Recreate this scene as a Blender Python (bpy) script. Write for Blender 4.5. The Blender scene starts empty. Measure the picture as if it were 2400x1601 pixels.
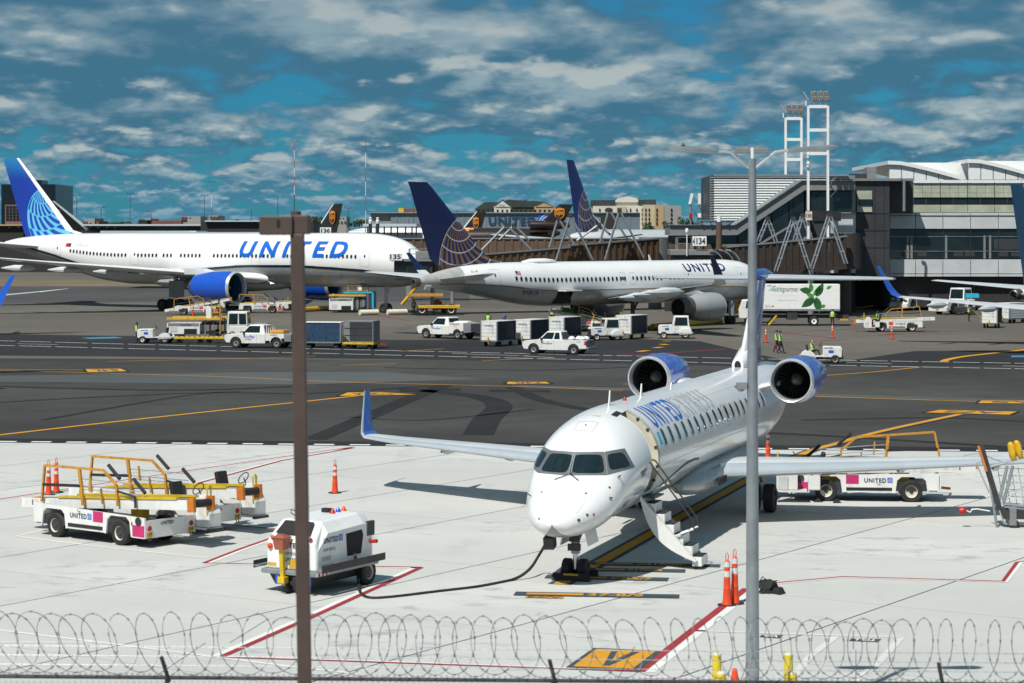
import bpy, bmesh, math, random
import numpy as np
from mathutils import Vector, Matrix
from mathutils.bvhtree import BVHTree
R = math.radians
random.seed(7)
scene = bpy.context.scene
COL = scene.collection

# ------------------------------------------------------------------ camera
F, HC, YH = 5200.0, 8.9, 549.0          # focal length in photo pixels, eye height, horizon row
cam_d = bpy.data.cameras.new('camera')
cam = bpy.data.objects.new('camera', cam_d); COL.objects.link(cam)
cam.location = (0, 0, HC); cam.rotation_euler = (R(90), 0, 0)
cam_d.sensor_width = 36.0; cam_d.lens = F * 36.0 / 2400.0
cam_d.shift_y = (YH - 800.5) / 2400.0
cam_d.clip_start = 0.5; cam_d.clip_end = 20000
cam_d.dof.use_dof = True; cam_d.dof.focus_distance = 115.0; cam_d.dof.aperture_fstop = 3.0
scene.camera = cam

# ------------------------------------------------------------------ node helper
class NT:
    def __init__(s, tree): s.t = tree; s.L = tree.links
    def n(s, typ, **kw):
        nd = s.t.nodes.new(typ)
        for k, v in kw.items(): setattr(nd, k, v)
        return nd
    def put(s, sock, v):
        if hasattr(v, 'is_output') or hasattr(v, 'links'): s.L.new(v, sock)
        elif v is not None:
            if hasattr(sock.default_value, '__len__') and not hasattr(v, '__len__'): v = (v, v, v)
            if hasattr(v, '__len__') and len(sock.default_value) == 4 and len(v) == 3: v = (*v, 1)
            sock.default_value = v
    def m(s, op, a, b=None, c=None, clamp=False):
        nd = s.n('ShaderNodeMath', operation=op, use_clamp=clamp)
        s.put(nd.inputs[0], a)
        if b is not None: s.put(nd.inputs[1], b)
        if c is not None: s.put(nd.inputs[2], c)
        return nd.outputs[0]
    def mix(s, f, a, b, blend='MIX'):
        nd = s.n('ShaderNodeMix', data_type='RGBA', blend_type=blend)
        s.put(nd.inputs[0], f); s.put(nd.inputs[6], a); s.put(nd.inputs[7], b)
        return nd.outputs[2]
    def ss(s, v, lo, hi):
        nd = s.n('ShaderNodeMapRange', interpolation_type='SMOOTHSTEP')
        s.put(nd.inputs[0], v); s.put(nd.inputs[1], lo); s.put(nd.inputs[2], hi)
        return nd.outputs[0]
    def noise(s, vec, scale, detail=4, rough=.55, dist=0.0, out=0):
        nd = s.n('ShaderNodeTexNoise')
        if vec is not None: s.L.new(vec, nd.inputs['Vector'])
        nd.inputs['Scale'].default_value = scale; nd.inputs['Detail'].default_value = detail
        nd.inputs['Roughness'].default_value = rough; nd.inputs['Distortion'].default_value = dist
        return nd.outputs[out]
    def noise2(s, vec, scale, detail=4, rough=.5, out=0):
        nd = s.n('ShaderNodeTexNoise', noise_dimensions='2D'); s.L.new(vec, nd.inputs['Vector'])
        nd.inputs['Scale'].default_value = scale; nd.inputs['Detail'].default_value = detail; nd.inputs['Roughness'].default_value = rough
        return nd.outputs[out]
    def xyz(s, x, y, z):
        nd = s.n('ShaderNodeCombineXYZ')
        for i, v in enumerate((x, y, z)): s.put(nd.inputs[i], v)
        return nd.outputs[0]
    def sep(s, v):
        nd = s.n('ShaderNodeSeparateXYZ'); s.L.new(v, nd.inputs[0]); return nd.outputs
    def vmul(s, v, k):
        nd = s.n('ShaderNodeVectorMath', operation='MULTIPLY'); s.L.new(v, nd.inputs[0]); nd.inputs[1].default_value = k
        return nd.outputs[0]

# ------------------------------------------------------------------ sky, sun, exposure
SUN_EL, SUN_AZ = 54.0, 31.0              # shadows run away from the camera and to the right
W = bpy.data.worlds.new('World'); scene.world = W; W.use_nodes = True
nt = NT(W.node_tree); W.node_tree.nodes.clear()
tc = nt.n('ShaderNodeTexCoord')
x, y, z = nt.sep(tc.outputs['Generated'])
zc_ = nt.m('MAXIMUM', z, 0.0)
BANDS = [(9.0, 11.0, .105), (15.0, 5.2, .066), (27.0, 2.1, .036), (52.0, 7.7, .016)]   # cloud scale, offset, elevation where it rules
def cloud(dv):
    tot = None
    for i, (k, off, e) in enumerate(BANDS):
        v = nt.xyz(nt.m('ADD', nt.m('MULTIPLY', x, k), off), nt.m('ADD', nt.m('MULTIPLY', nt.m('ADD', zc_, dv / k), k * 2.7), off * 1.7), nt.m('MULTIPLY', y, .6))
        n0 = nt.noise2(v, 1.0, 7, .52)
        vo = nt.n('ShaderNodeTexVoronoi', feature='F1', voronoi_dimensions='2D'); vo.inputs['Scale'].default_value = 2.6; vo.inputs['Detail'].default_value = 2.0; vo.inputs['Roughness'].default_value = .5; vo.inputs['Lacunarity'].default_value = 2.1
        nv = nt.n('ShaderNodeVectorMath', operation='ADD'); nt.L.new(v, nv.inputs[0]); wv = nt.n('ShaderNodeVectorMath', operation='SCALE'); nt.L.new(nt.noise2(v, 2.2, 3, .5, out=1), wv.inputs[0]); wv.inputs['Scale'].default_value = .35; nt.L.new(wv.outputs[0], nv.inputs[1]); nt.L.new(nv.outputs[0], vo.inputs['Vector'])
        n_ = nt.m('ADD', nt.m('MULTIPLY', n0, .88), nt.m('MULTIPLY', nt.m('SUBTRACT', 1.0, vo.outputs['Distance']), .12))
        lo = BANDS[i + 1][2] if i + 1 < len(BANDS) else None; hi = BANDS[i - 1][2] if i else None
        w = 1.0
        if lo is not None: w = nt.ss(zc_, lo, e)
        if hi is not None:
            w2 = nt.m('SUBTRACT', 1.0, nt.ss(zc_, e, hi)); w = w2 if w == 1.0 else nt.m('MULTIPLY', w, w2)
        tot = nt.m('MULTIPLY', n_, w) if tot is None else nt.m('ADD', tot, nt.m('MULTIPLY', n_, w))
    return tot
c0 = cloud(0.0); c1 = cloud(0.085); c2 = cloud(0.26)
lift = nt.m('ADD', .08, nt.m('MULTIPLY', nt.ss(zc_, .015, .075), .085))
mask = nt.ss(nt.m('ADD', c0, lift), .43, .57)
top = nt.ss(nt.m('SUBTRACT', c0, nt.m('ADD', nt.m('MULTIPLY', c1, .45), nt.m('MULTIPLY', c2, .55))), -.07, .15)
ccol = nt.mix(top, (.62, 1.85, 2.85, 1), (3.1, 4.3, 4.9, 1))
spark = nt.m('MULTIPLY', nt.ss(nt.m('SUBTRACT', c0, c1), .03, .13), nt.ss(c0, .42, .58))
ccol = nt.mix(nt.m('MULTIPLY', spark, .75), ccol, (5.6, 6.1, 5.9, 1))
ccol = nt.mix(nt.m('MULTIPLY', nt.ss(zc_, .06, .16), .25), ccol, (.8, 1.7, 2.4, 1))
ccol = nt.mix(nt.m('MULTIPLY', nt.m('SUBTRACT', 1.0, nt.ss(zc_, .004, .04)), .55), ccol, (.75, 2.9, 4.6, 1))
sky = nt.n('ShaderNodeTexSky', sky_type='NISHITA')
sky.sun_disc = False; sky.sun_elevation = R(SUN_EL); sky.sun_rotation = R(180 + SUN_AZ)
sky.air_density = 1.0; sky.dust_density = .3; sky.ozone_density = 3.0
hsv = nt.n('ShaderNodeHueSaturation'); nt.L.new(sky.outputs[0], hsv.inputs['Color'])
hsv.inputs['Saturation'].default_value = 0.8; hsv.inputs['Value'].default_value = 1.0
blue = nt.mix(1.0, hsv.outputs[0], (.075, .40, .64, 1), 'MULTIPLY')
wcol = nt.mix(nt.m('MULTIPLY', mask, .93), blue, ccol)
bg = nt.n('ShaderNodeBackground'); nt.L.new(wcol, bg.inputs[0]); bg.inputs[1].default_value = 0.09
wo = nt.n('ShaderNodeOutputWorld'); nt.L.new(bg.outputs[0], wo.inputs[0])
W.cycles.sampling_method = 'MANUAL'; W.cycles.sample_map_resolution = 512

sun_d = bpy.data.lights.new('sun', 'SUN'); sun_d.energy = 5.0; sun_d.angle = R(.53); sun_d.color = (1, .955, .88)
sun = bpy.data.objects.new('sun', sun_d); COL.objects.link(sun)
to_sun = Vector((-math.sin(R(SUN_AZ)) * math.cos(R(SUN_EL)), -math.cos(R(SUN_AZ)) * math.cos(R(SUN_EL)), math.sin(R(SUN_EL))))
sun.rotation_euler = to_sun.to_track_quat('Z', 'Y').to_euler(); sun.location = (-40, -60, 90)
scene.view_settings.view_transform = 'Standard'; scene.view_settings.look = 'None'
scene.view_settings.exposure = 0.0; scene.view_settings.gamma = 1.0
scene.view_settings.use_curve_mapping = False

# ------------------------------------------------------------------ projection helpers (photo pixel -> place)
def G(px, py, z=0.0):
    Y = F * (HC - z) / (py - YH); return Vector(((px - 1200) / F * Y, Y, z))
def P(px, py, Y): return Vector(((px - 1200) / F * Y, Y, HC - (py - YH) / F * Y))
def ZA(py, Y): return HC - (py - YH) / F * Y
def XA(px, Y): return (px - 1200) / F * Y

# ------------------------------------------------------------------ materials
MATS = {}
def mat(name, rgb, rough=.5, metal=0.0, var=.12, scale=2.5, bump=0.0, coat=0.0, dirt=0.0, dirtc=(.09, .075, .06), emit=None, spec=None):
    if name in MATS: return MATS[name]
    m = bpy.data.materials.new(name); m.use_nodes = True; MATS[name] = m
    t = NT(m.node_tree); bs = m.node_tree.nodes['Principled BSDF']
    o = t.n('ShaderNodeTexCoord').outputs['Object']
    n1 = t.noise(o, scale, 5, .6)
    lo = tuple(c * (1 - var) for c in rgb); hi = tuple(min(1, c * (1 + var)) for c in rgb)
    col = t.mix(t.ss(n1, .3, .7), lo, hi)
    if dirt > 0:
        n2 = t.noise(t.vmul(o, (1, 1, .35)), scale * 1.7, 7, .7, .4)
        col = t.mix(t.m('MULTIPLY', t.ss(n2, .52, .75), dirt), col, dirtc)
    t.put(bs.inputs['Base Color'], col)
    t.put(bs.inputs['Roughness'], t.m('ADD', rough - .06, t.m('MULTIPLY', n1, .12)))
    bs.inputs['Metallic'].default_value = metal
    if spec is not None: bs.inputs['Specular IOR Level'].default_value = spec
    if coat: bs.inputs['Coat Weight'].default_value = coat; bs.inputs['Coat Roughness'].default_value = .08
    if bump:
        b = t.n('ShaderNodeBump'); b.inputs['Strength'].default_value = bump; b.inputs['Distance'].default_value = .02
        t.L.new(t.noise(o, scale * 6, 4, .6), b.inputs['Height']); t.L.new(b.outputs[0], bs.inputs['Normal'])
    return m
M_WHITE = mat('white_paint', (.78, .79, .78), .38, var=.04, coat=.3, dirt=.10)
M_VWHITE = mat('vehicle_white_paint', (.72, .73, .71), .42, var=.06, scale=1.4, coat=.2, dirt=.52)
M_AWHITE = mat('aircraft_white_paint', (.80, .81, .81), .22, var=.025, scale=.4, coat=.5, dirt=.05, dirtc=(.45, .45, .44))
M_AGREY = mat('aircraft_belly_grey', (.31, .33, .335), .28, var=.06, scale=.5, coat=.3, dirt=.2, dirtc=(.2, .19, .18))  # grey belly paint, set darker to include the shade beneath the fuselage
M_WINGG = mat('wing_grey_paint', (.60, .63, .65), .34, var=.06, scale=.8, coat=.2, dirt=.15, dirtc=(.25, .25, .25))
M_BARE = mat('polished_metal', (.74, .79, .83), .22, metal=.55, var=.04, scale=1.5)
M_METAL = mat('galvanised_steel', (.32, .35, .37), .45, metal=.6, var=.14, scale=2.0, dirt=.2)
M_CHROME = mat('bare_tube', (.62, .63, .65), .3, metal=.8, var=.08)
M_DKMETAL = mat('dark_steel', (.055, .055, .058), .5, metal=.4, var=.2, dirt=.3)
M_BLACK = mat('black_rubber', (.016, .016, .017), .75, var=.25, dirt=.25, dirtc=(.06, .055, .05))
M_BLACKP = mat('black_plastic', (.02, .02, .022), .5, var=.2)
M_DARK = mat('dark_interior', (.012, .012, .013), .8, var=.1)
M_BLUE = mat('engine_blue_paint', (.012, .085, .50), .22, var=.06, scale=.7, coat=.6)
M_UBLUE = mat('letter_blue', (.004, .12, .56), .35, var=.03)
M_TAILC = mat('weathered_tail_cone', (.50, .50, .47), .38, metal=.25, var=.12, scale=.9, dirt=.35, dirtc=(.22, .2, .17))
M_NAVY = mat('navy_paint', (.008, .022, .10), .3, var=.05, coat=.3)
M_CHEAT = mat('navy_cheatline', (.006, .012, .03), .35, var=.05)
M_GOLD = mat('gold_cheatline', (.28, .16, .05), .4, var=.05)
M_LGREY = mat('light_grey_letter', (.55, .57, .58), .4, var=.03)
M_YEL = mat('safety_yellow', (.62, .36, .015), .5, var=.12, dirt=.3)
M_LYEL = mat('lemon_yellow', (.60, .41, .02), .5, var=.1, dirt=.3)
M_ORY = mat('rusty_orange_yellow', (.52, .25, .03), .55, var=.15, scale=4, dirt=.75, dirtc=(.17, .065, .02))
M_ORANGE = mat('traffic_orange', (.75, .065, .012), .45, var=.08, dirt=.08)
M_ORG2 = mat('weathered_orange', (.55, .17, .02), .55, var=.2, scale=5, dirt=.4)
M_REFL = mat('reflective_band', (.55, .58, .60), .3, var=.1)
M_RED = mat('red_paint', (.42, .02, .02), .4, var=.1)
M_MAG = mat('magenta_panel', (.50, .025, .14), .5, var=.05)
M_ORPAN = mat('orange_red_panel', (.72, .07, .02), .5, var=.06)
M_GLASS = mat('dark_glass', (.010, .020, .025), .07, var=.2, spec=.4)
M_GLASSB = mat('building_glass', (.010, .016, .018), .10, var=.35, scale=.3, spec=.7)
M_GREYP = mat('grey_panel_paint', (.20, .21, .215), .5, var=.08, dirt=.25)
M_DGREY = mat('dark_grey_panel', (.040, .043, .047), .45, var=.12, scale=.6, dirt=.1)
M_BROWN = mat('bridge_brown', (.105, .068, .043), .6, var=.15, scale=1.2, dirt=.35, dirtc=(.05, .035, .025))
M_BROWN_SHADE = mat('bridge_brown_shaded', (.045, .034, .028), .6, var=.15, scale=1.2, dirt=.3)  # bridge brown darkened: shade on the right-hand bridge is in the colour
M_POST = mat('brown_post_paint', (.085, .058, .048), .5, var=.10, scale=3)
M_CURT = mat('navy_curtain', (.010, .022, .038), .6, var=.4, scale=4, bump=.25)
M_CURTB = mat('blue_tarp', (.014, .045, .10), .55, var=.35, scale=5, bump=.4, dirt=.2, dirtc=(.3, .33, .36))
M_CREAM = mat('cream_frame', (.60, .57, .46), .5, var=.1, dirt=.2)
M_FGREEN = mat('leaf_print_green', (.06, .22, .05), .5, var=.35, scale=1.5)
M_DGREENP = mat('leaf_print_dark', (.015, .09, .02), .5, var=.3, scale=1.5)
M_BLK_T = mat('black_lettering', (.02, .022, .03), .5, var=.1)
M_GRN_T = mat('green_lettering', (.02, .25, .12), .5, var=.1)
M_CYAN = mat('cyan_tarp', (.03, .42, .62), .5, var=.1)
M_TEAL = mat('teal_tail', (.008, .10, .22), .3, var=.1, coat=.3)
M_UPSB = mat('dark_brown_tail', (.020, .013, .010), .3, var=.1, coat=.3)
M_UPSY = mat('shield_gold', (.72, .25, .02), .4, var=.05)
M_SKIN = mat('skin', (.32, .17, .11), .5, var=.1)
M_SKIND = mat('skin_dark', (.10, .052, .034), .5, var=.1)
M_HAIR = mat('dark_hair', (.012, .010, .009), .6, var=.2)
M_PANTS = mat('dark_trousers', (.012, .014, .022), .8, var=.3, scale=6)
M_SHIRT = mat('navy_shirt', (.015, .04, .14), .8, var=.2, scale=6)
M_VEST = mat('hi_vis_vest', (.42, .80, .03), .6, var=.12, scale=8)
M_VORG = mat('orange_vest', (.70, .16, .03), .6, var=.12, scale=8)
M_STRIPE = mat('silver_stripe', (.6, .62, .6), .4, var=.1)

# ------------------------------------------------------------------ mesh builder
class MB:
    def __init__(s): s.v = []; s.f = []; s.mi = []; s.mats = []
    def slot(s, m):
        if m not in s.mats: s.mats.append(m)
        return s.mats.index(m)
    def add(s, vs, fs, m):
        o = len(s.v); s.v += [tuple(v) for v in vs]; k = s.slot(m)
        for f in fs: s.f.append(tuple(i + o for i in f)); s.mi.append(k)
        return s
    def box(s, x0, x1, y0, y1, z0, z1, m, M=None):
        vs = [Vector((x, y, z)) for z in (z0, z1) for y in (y0, y1) for x in (x0, x1)]
        if M is not None: vs = [M @ v for v in vs]
        return s.add(vs, [(0, 2, 3, 1), (4, 5, 7, 6), (0, 1, 5, 4), (2, 6, 7, 3), (0, 4, 6, 2), (1, 3, 7, 5)], m)
    def cbox(s, c, sz, m, rz=0.0, rx=0.0, ry=0.0):
        M = Matrix.Translation(c) @ Matrix.Rotation(rz, 4, 'Z') @ Matrix.Rotation(ry, 4, 'Y') @ Matrix.Rotation(rx, 4, 'X')
        a, b, c2 = (q / 2 for q in sz)
        return s.box(-a, a, -b, b, -c2, c2, m, M)
    def frame(s, p0, p1):
        d = (Vector(p1) - Vector(p0)).normalized()
        u = d.cross(Vector((0, 0, 1)))
        if u.length < 1e-4: u = Vector((1, 0, 0))
        u.normalize(); return u, d.cross(u).normalized()
    def cyl(s, p0, p1, r0, m, r1=None, n=10, cap=True):
        p0, p1 = Vector(p0), Vector(p1); r1 = r0 if r1 is None else r1
        u, w = s.frame(p0, p1); vs = []
        for p, r in ((p0, r0), (p1, r1)):
            for i in range(n):
                a = 2 * math.pi * i / n; vs.append(p + (u * math.cos(a) + w * math.sin(a)) * r)
        fs = [(i, (i + 1) % n, n + (i + 1) % n, n + i) for i in range(n)]
        if cap: fs += [tuple(range(n - 1, -1, -1)), tuple(range(n, 2 * n))]
        return s.add(vs, fs, m)
    def bar(s, p0, p1, a, b, m):                     # rectangular bar between two points (a sideways, b upward)
        p0, p1 = Vector(p0), Vector(p1); u, w = s.frame(p0, p1)
        vs = [p + u * i * a / 2 + w * j * b / 2 for p in (p0, p1) for i, j in ((-1, -1), (1, -1), (1, 1), (-1, 1))]
        return s.add(vs, [(0, 1, 5, 4), (1, 2, 6, 5), (2, 3, 7, 6), (3, 0, 4, 7), (3, 2, 1, 0), (4, 5, 6, 7)], m)
    def tube(s, pts, r, m, n=6, closed=False):
        pts = [Vector(p) for p in pts]; N = len(pts); vs = []; up = None
        for i, p in enumerate(pts):
            a = pts[(i - 1) % N] if (closed or i > 0) else p; b = pts[(i + 1) % N] if (closed or i < N - 1) else p
            d = (b - a).normalized()
            if up is None:
                up = d.cross(Vector((0, 0, 1)));
                if up.length < 1e-3: up = Vector((1, 0, 0))
            up = (up - d * up.dot(d)).normalized(); w = d.cross(up)
            rr = r[i] if hasattr(r, '__len__') else r
            for k in range(n):
                t = 2 * math.pi * k / n; vs.append(p + (up * math.cos(t) + w * math.sin(t)) * rr)
        fs = []
        for i in range(N if closed else N - 1):
            j = (i + 1) % N
            for k in range(n): fs.append((i * n + k, i * n + (k + 1) % n, j * n + (k + 1) % n, j * n + k))
        if not closed: fs += [tuple(range(n - 1, -1, -1)), tuple((N - 1) * n + k for k in range(n))]
        return s.add(vs, fs, m)
    def lathe(s, prof, o, axis, m, n=24, close=False):   # prof: (distance along axis, radius)
        o = Vector(o); d = Vector(axis).normalized(); u = d.cross(Vector((0, 0, 1)))
        if u.length < 1e-4: u = Vector((1, 0, 0))
        u.normalize(); w = d.cross(u); vs = []
        for a, r in prof:
            for i in range(n):
                t = 2 * math.pi * i / n; vs.append(o + d * a + (u * math.cos(t) + w * math.sin(t)) * r)
        fs = [(j * n + i, j * n + (i + 1) % n, (j + 1) * n + (i + 1) % n, (j + 1) * n + i) for j in range(len(prof) - 1) for i in range(n)]
        if close:
            fs += [tuple(range(n - 1, -1, -1)), tuple((len(prof) - 1) * n + i for i in range(n))]
        return s.add(vs, fs, m)
    def loft(s, rings, m, cap=True, closed=True):
        n = len(rings[0]); vs = [v for r in rings for v in r]; fs = []
        for j in range(len(rings) - 1):
            for i in range(n if closed else n - 1):
                fs.append((j * n + i, j * n + (i + 1) % n, (j + 1) * n + (i + 1) % n, (j + 1) * n + i))
        if cap: fs += [tuple(range(n - 1, -1, -1)), tuple((len(rings) - 1) * n + i for i in range(n))]
        return s.add(vs, fs, m)
    def prism(s, poly, a0, a1, m, plane='xz'):       # polygon extruded along the third axis
        def pt(p, a):
            return (p[0], a, p[1]) if plane == 'xz' else ((a, p[0], p[1]) if plane == 'yz' else (p[0], p[1], a))
        n = len(poly); vs = [pt(p, a0) for p in poly] + [pt(p, a1) for p in poly]
        fs = [(i, (i + 1) % n, n + (i + 1) % n, n + i) for i in range(n)] + [tuple(range(n - 1, -1, -1)), tuple(range(n, 2 * n))]
        return s.add(vs, fs, m)
    def mesh(s, name, smooth=True, ang=35):
        me = bpy.data.meshes.new(name); me.from_pydata(s.v, [], s.f)
        for m in s.mats: me.materials.append(m)
        me.polygons.foreach_set('material_index', s.mi)
        bm = bmesh.new(); bm.from_mesh(me); bmesh.ops.recalc_face_normals(bm, faces=bm.faces); bm.to_mesh(me); bm.free()
        if smooth: me.shade_smooth(); me.set_sharp_from_angle(angle=R(ang))
        me.update(); return me
    def build(s, name, parent=None, smooth=True, ang=35, bevel=0.0):
        return link(name, s.mesh(name, smooth, ang), parent, bevel)
def link(name, me, parent=None, bevel=0.0):
    o = bpy.data.objects.new(name, me); COL.objects.link(o)
    if parent is not None: o.parent = parent
    if bevel:
        b = o.modifiers.new('bevel', 'BEVEL'); b.width = bevel; b.segments = 2; b.limit_method = 'ANGLE'; b.angle_limit = R(40)
    return o
def tag(o, label=None, cat=None, group=None, kind=None):
    if label: o['label'] = label
    if cat: o['category'] = cat
    if group: o['group'] = group
    if kind: o['kind'] = kind
    return o
def thing(name, label, cat, loc=(0, 0, 0), rz=0.0, group=None, sc=1.0):
    o = bpy.data.objects.new(name, None); COL.objects.link(o); o.empty_display_size = .3
    o.location = loc; o.rotation_euler = (0, 0, rz); o.scale = (sc, sc, sc)
    return tag(o, label, cat, group)
def copy_tree(o, parent=None):
    c = o.copy(); COL.objects.link(c)
    if parent is not None: c.parent = parent
    for ch in o.children: copy_tree(ch, c)
    return c

# ------------------------------------------------------------------ lettering
TXT = {}
def text2d(s, bold=0.0, shear=0.0, space=1.0):
    key = (s, bold, shear, space)
    if key in TXT: return TXT[key]
    cu = bpy.data.curves.new('lettering', 'FONT'); cu.body = s; cu.offset = bold; cu.shear = shear
    cu.space_character = space; cu.resolution_u = 3; cu.fill_mode = 'FRONT'; cu.dimensions = '2D'
    ob = bpy.data.objects.new('lettering', cu)
    me = ob.to_mesh()
    vs = [(v.co.x, v.co.y) for v in me.vertices]; fs = [tuple(p.vertices) for p in me.polygons]
    ob.to_mesh_clear(); bpy.data.objects.remove(ob); bpy.data.curves.remove(cu)
    a = np.array(vs); lo, hi = a.min(0), a.max(0)
    TXT[key] = (a, fs, lo, hi); return TXT[key]
def text_fit(s, w=None, h=None, bold=0.0, shear=0.0, space=1.0, grid=None):
    """2-D lettering scaled to width w / cap height h, lower left at 0,0; optionally cut on a grid so it can bend."""
    a, fs, lo, hi = text2d(s, bold, shear, space); sz = hi - lo
    kx = w / sz[0] if w else h / sz[1]; ky = h / sz[1] if h else kx
    pts = (a - lo) * (kx, ky)
    if grid is None: return [tuple(p) for p in pts], fs
    bm = bmesh.new(); bv = [bm.verts.new((p[0], p[1], 0)) for p in pts]
    for f in fs:
        try: bm.faces.new([bv[i] for i in f])
        except ValueError: pass
    W_, H_ = sz[0] * kx, sz[1] * ky
    for ax, L in ((0, W_), (1, H_)):
        q = grid
        while q < L:
            co = [0, 0, 0]; co[ax] = q; no = [0, 0, 0]; no[ax] = 1
            bmesh.ops.bisect_plane(bm, geom=bm.verts[:] + bm.edges[:] + bm.faces[:], plane_co=co, plane_no=no); q += grid
    bm.verts.index_update()
    r = [(v.co.x, v.co.y) for v in bm.verts], [tuple(v.index for v in f.verts) for f in bm.faces]
    bm.free(); return r
def sign_text(s, name, parent, origin, uax, vax, m, w=None, h=None, bold=0.0, shear=0.0, space=1.0, off=.004, center=False):
    """flat lettering on a plane: origin = lower left, uax / vax = reading and up directions"""
    pts, fs = text_fit(s, w, h, bold, shear, space)
    u, v = Vector(uax).normalized(), Vector(vax).normalized(); n = u.cross(v)
    o = Vector(origin) + n * off
    if center:
        q = np.array(pts).max(0); o = o - u * q[0] / 2 - v * q[1] / 2
    mb = MB(); mb.add([o + u * p[0] + v * p[1] for p in pts], fs, m)
    return mb.build(name, parent, smooth=False)
def logo_square(parent, origin, uax, vax, size, name='emblem'):
    """small blue square with pale globe meridians"""
    u, v = Vector(uax).normalized(), Vector(vax).normalized(); n = u.cross(v); o = Vector(origin) + n * .004
    mb = MB(); mb.add([o, o + u * size, o + u * size + v * size, o + v * size], [(0, 1, 2, 3)], M_UBLUE)
    o2 = o + n * .003
    for k in range(4):
        r = size * (.35 + .2 * k)
        vs = []
        for i in range(8):
            a = R(8 + 74 * i / 7)
            for rr in (r, r + size * .06):
                px = size - rr * math.cos(a); py = rr * math.sin(a) * .95
                vs.append(o2 + u * max(0, min(size, px)) + v * max(0, min(size, py)))
        mb.add(vs, [(2 * i, 2 * i + 1, 2 * i + 3, 2 * i + 2) for i in range(7)], M_WHITE)
    return mb.build(name, parent, smooth=False)
# ================================================================== THE GROUND
def ground_mat(name, rgb, var, sc, stain=(.05, .05, .05), stain_amt=.3, slab=False, fine=.15):
    m = bpy.data.materials.new(name); m.use_nodes = True; MATS[name] = m
    t = NT(m.node_tree); bs = m.node_tree.nodes['Principled BSDF']
    p = t.n('ShaderNodeNewGeometry').outputs['Position']
    n1 = t.noise(p, sc, 6, .6); n2 = t.noise(p, sc * 9, 6, .65); n3 = t.noise(t.vmul(p, (1.6, .5, 1)), sc * 3.1, 7, .65, .6)
    n4 = t.noise(p, 14, 3, .7)
    col = t.mix(t.ss(n1, .3, .7), tuple(c * (1 - var) for c in rgb), tuple(c * (1 + var) for c in rgb))
    col = t.mix(t.m('MULTIPLY', t.ss(n2, .4, .7), .35), col, tuple(c * (1 - var * 1.6) for c in rgb))
    col = t.mix(t.m('MULTIPLY', t.ss(n3, .56, .74), stain_amt), col, stain)
    col = t.mix(t.m('MULTIPLY', n4, fine), col, tuple(c * .55 for c in rgb))
    if slab:
        rnd = t.n('ShaderNodeObjectInfo').outputs['Random']
        col = t.mix(t.m('MULTIPLY', rnd, .42), col, tuple(c * .78 for c in rgb))
        sc2 = t.ss(t.noise(t.vmul(p, (.7, 1.2, 1)), 1.1, 8, .70, .3), .50, .66); gate = t.ss(t.noise(p, .14, 3, .5), .46, .60)
        col = t.mix(t.m('MULTIPLY', t.m('MULTIPLY', sc2, gate), .72), col, (.27, .295, .305))
        wash = t.ss(t.noise(t.vmul(p, (.25, 1.0, 1)), .30, 4, .55, .5), .40, .70)
        col = t.mix(t.m('MULTIPLY', wash, .42), col, (.43, .445, .44))
        blot = t.ss(t.noise(t.vmul(p, (.9, .55, 1)), .55, 5, .6, .8), .66, .76)
        col = t.mix(t.m('MULTIPLY', blot, .6), col, (.16, .19, .21))
    t.put(bs.inputs['Base Color'], col); bs.inputs['Roughness'].default_value = .88
    bs.inputs['Specular IOR Level'].default_value = .25
    b = t.n('ShaderNodeBump'); b.inputs['Strength'].default_value = .25; b.inputs['Distance'].default_value = .01
    t.L.new(n4, b.inputs['Height']); t.L.new(b.outputs[0], bs.inputs['Normal'])
    return m
MG_FAR = ground_mat('far_apron_taupe', (.122, .112, .096), .18, .03, (.05, .045, .038), .45)
MG_ASPH = ground_mat('worn_asphalt', (.053, .052, .048), .32, .045, (.028, .028, .028), .5)
MG_ROAD = ground_mat('service_road_asphalt', (.024, .025, .027), .18, .05, (.02, .02, .02), .4)
MG_BAND = ground_mat('sealed_edge', (.018, .019, .022), .15, .2, (.05, .05, .05), .2)
MG_CONC = ground_mat('pale_concrete', (.56, .562, .54), .09, .07, (.30, .315, .32), .5, slab=True, fine=.12)
MG_JOINT = ground_mat('joint_sealant', (.07, .07, .068), .2, .4)
MG_GRASS = ground_mat('dry_verge', (.17, .135, .085), .2, .05, (.08, .08, .04), .4)
MG_FASPH = ground_mat('far_asphalt', (.068, .068, .066), .15, .03, (.05, .05, .05), .3)
MG_TYRE = ground_mat('rubber_mark', (.019, .019, .019), .2, .3)
MG_PATCH = ground_mat('pale_patch', (.082, .090, .091), .12, .05, (.06, .06, .06), .3)
MP_YEL = ground_mat('road_yellow', (.60, .285, .02), .10, .6, (.25, .15, .05), .3)
MP_WHITE = ground_mat('road_white', (.72, .72, .70), .06, .5, (.4, .4, .4), .3)
MP_RED = ground_mat('road_red', (.33, .035, .045), .12, .6, (.2, .06, .06), .3)
MP_DARK = ground_mat('paint_backing_grey', (.052, .072, .085), .12, .6, (.08, .09, .1), .3)
MP_FAINT = ground_mat('faded_white', (.61, .61, .59), .06, .5, (.45, .45, .45), .4)
MP_BLUE = ground_mat('faded_blue_paint', (.06, .22, .35), .12, .6)

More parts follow.
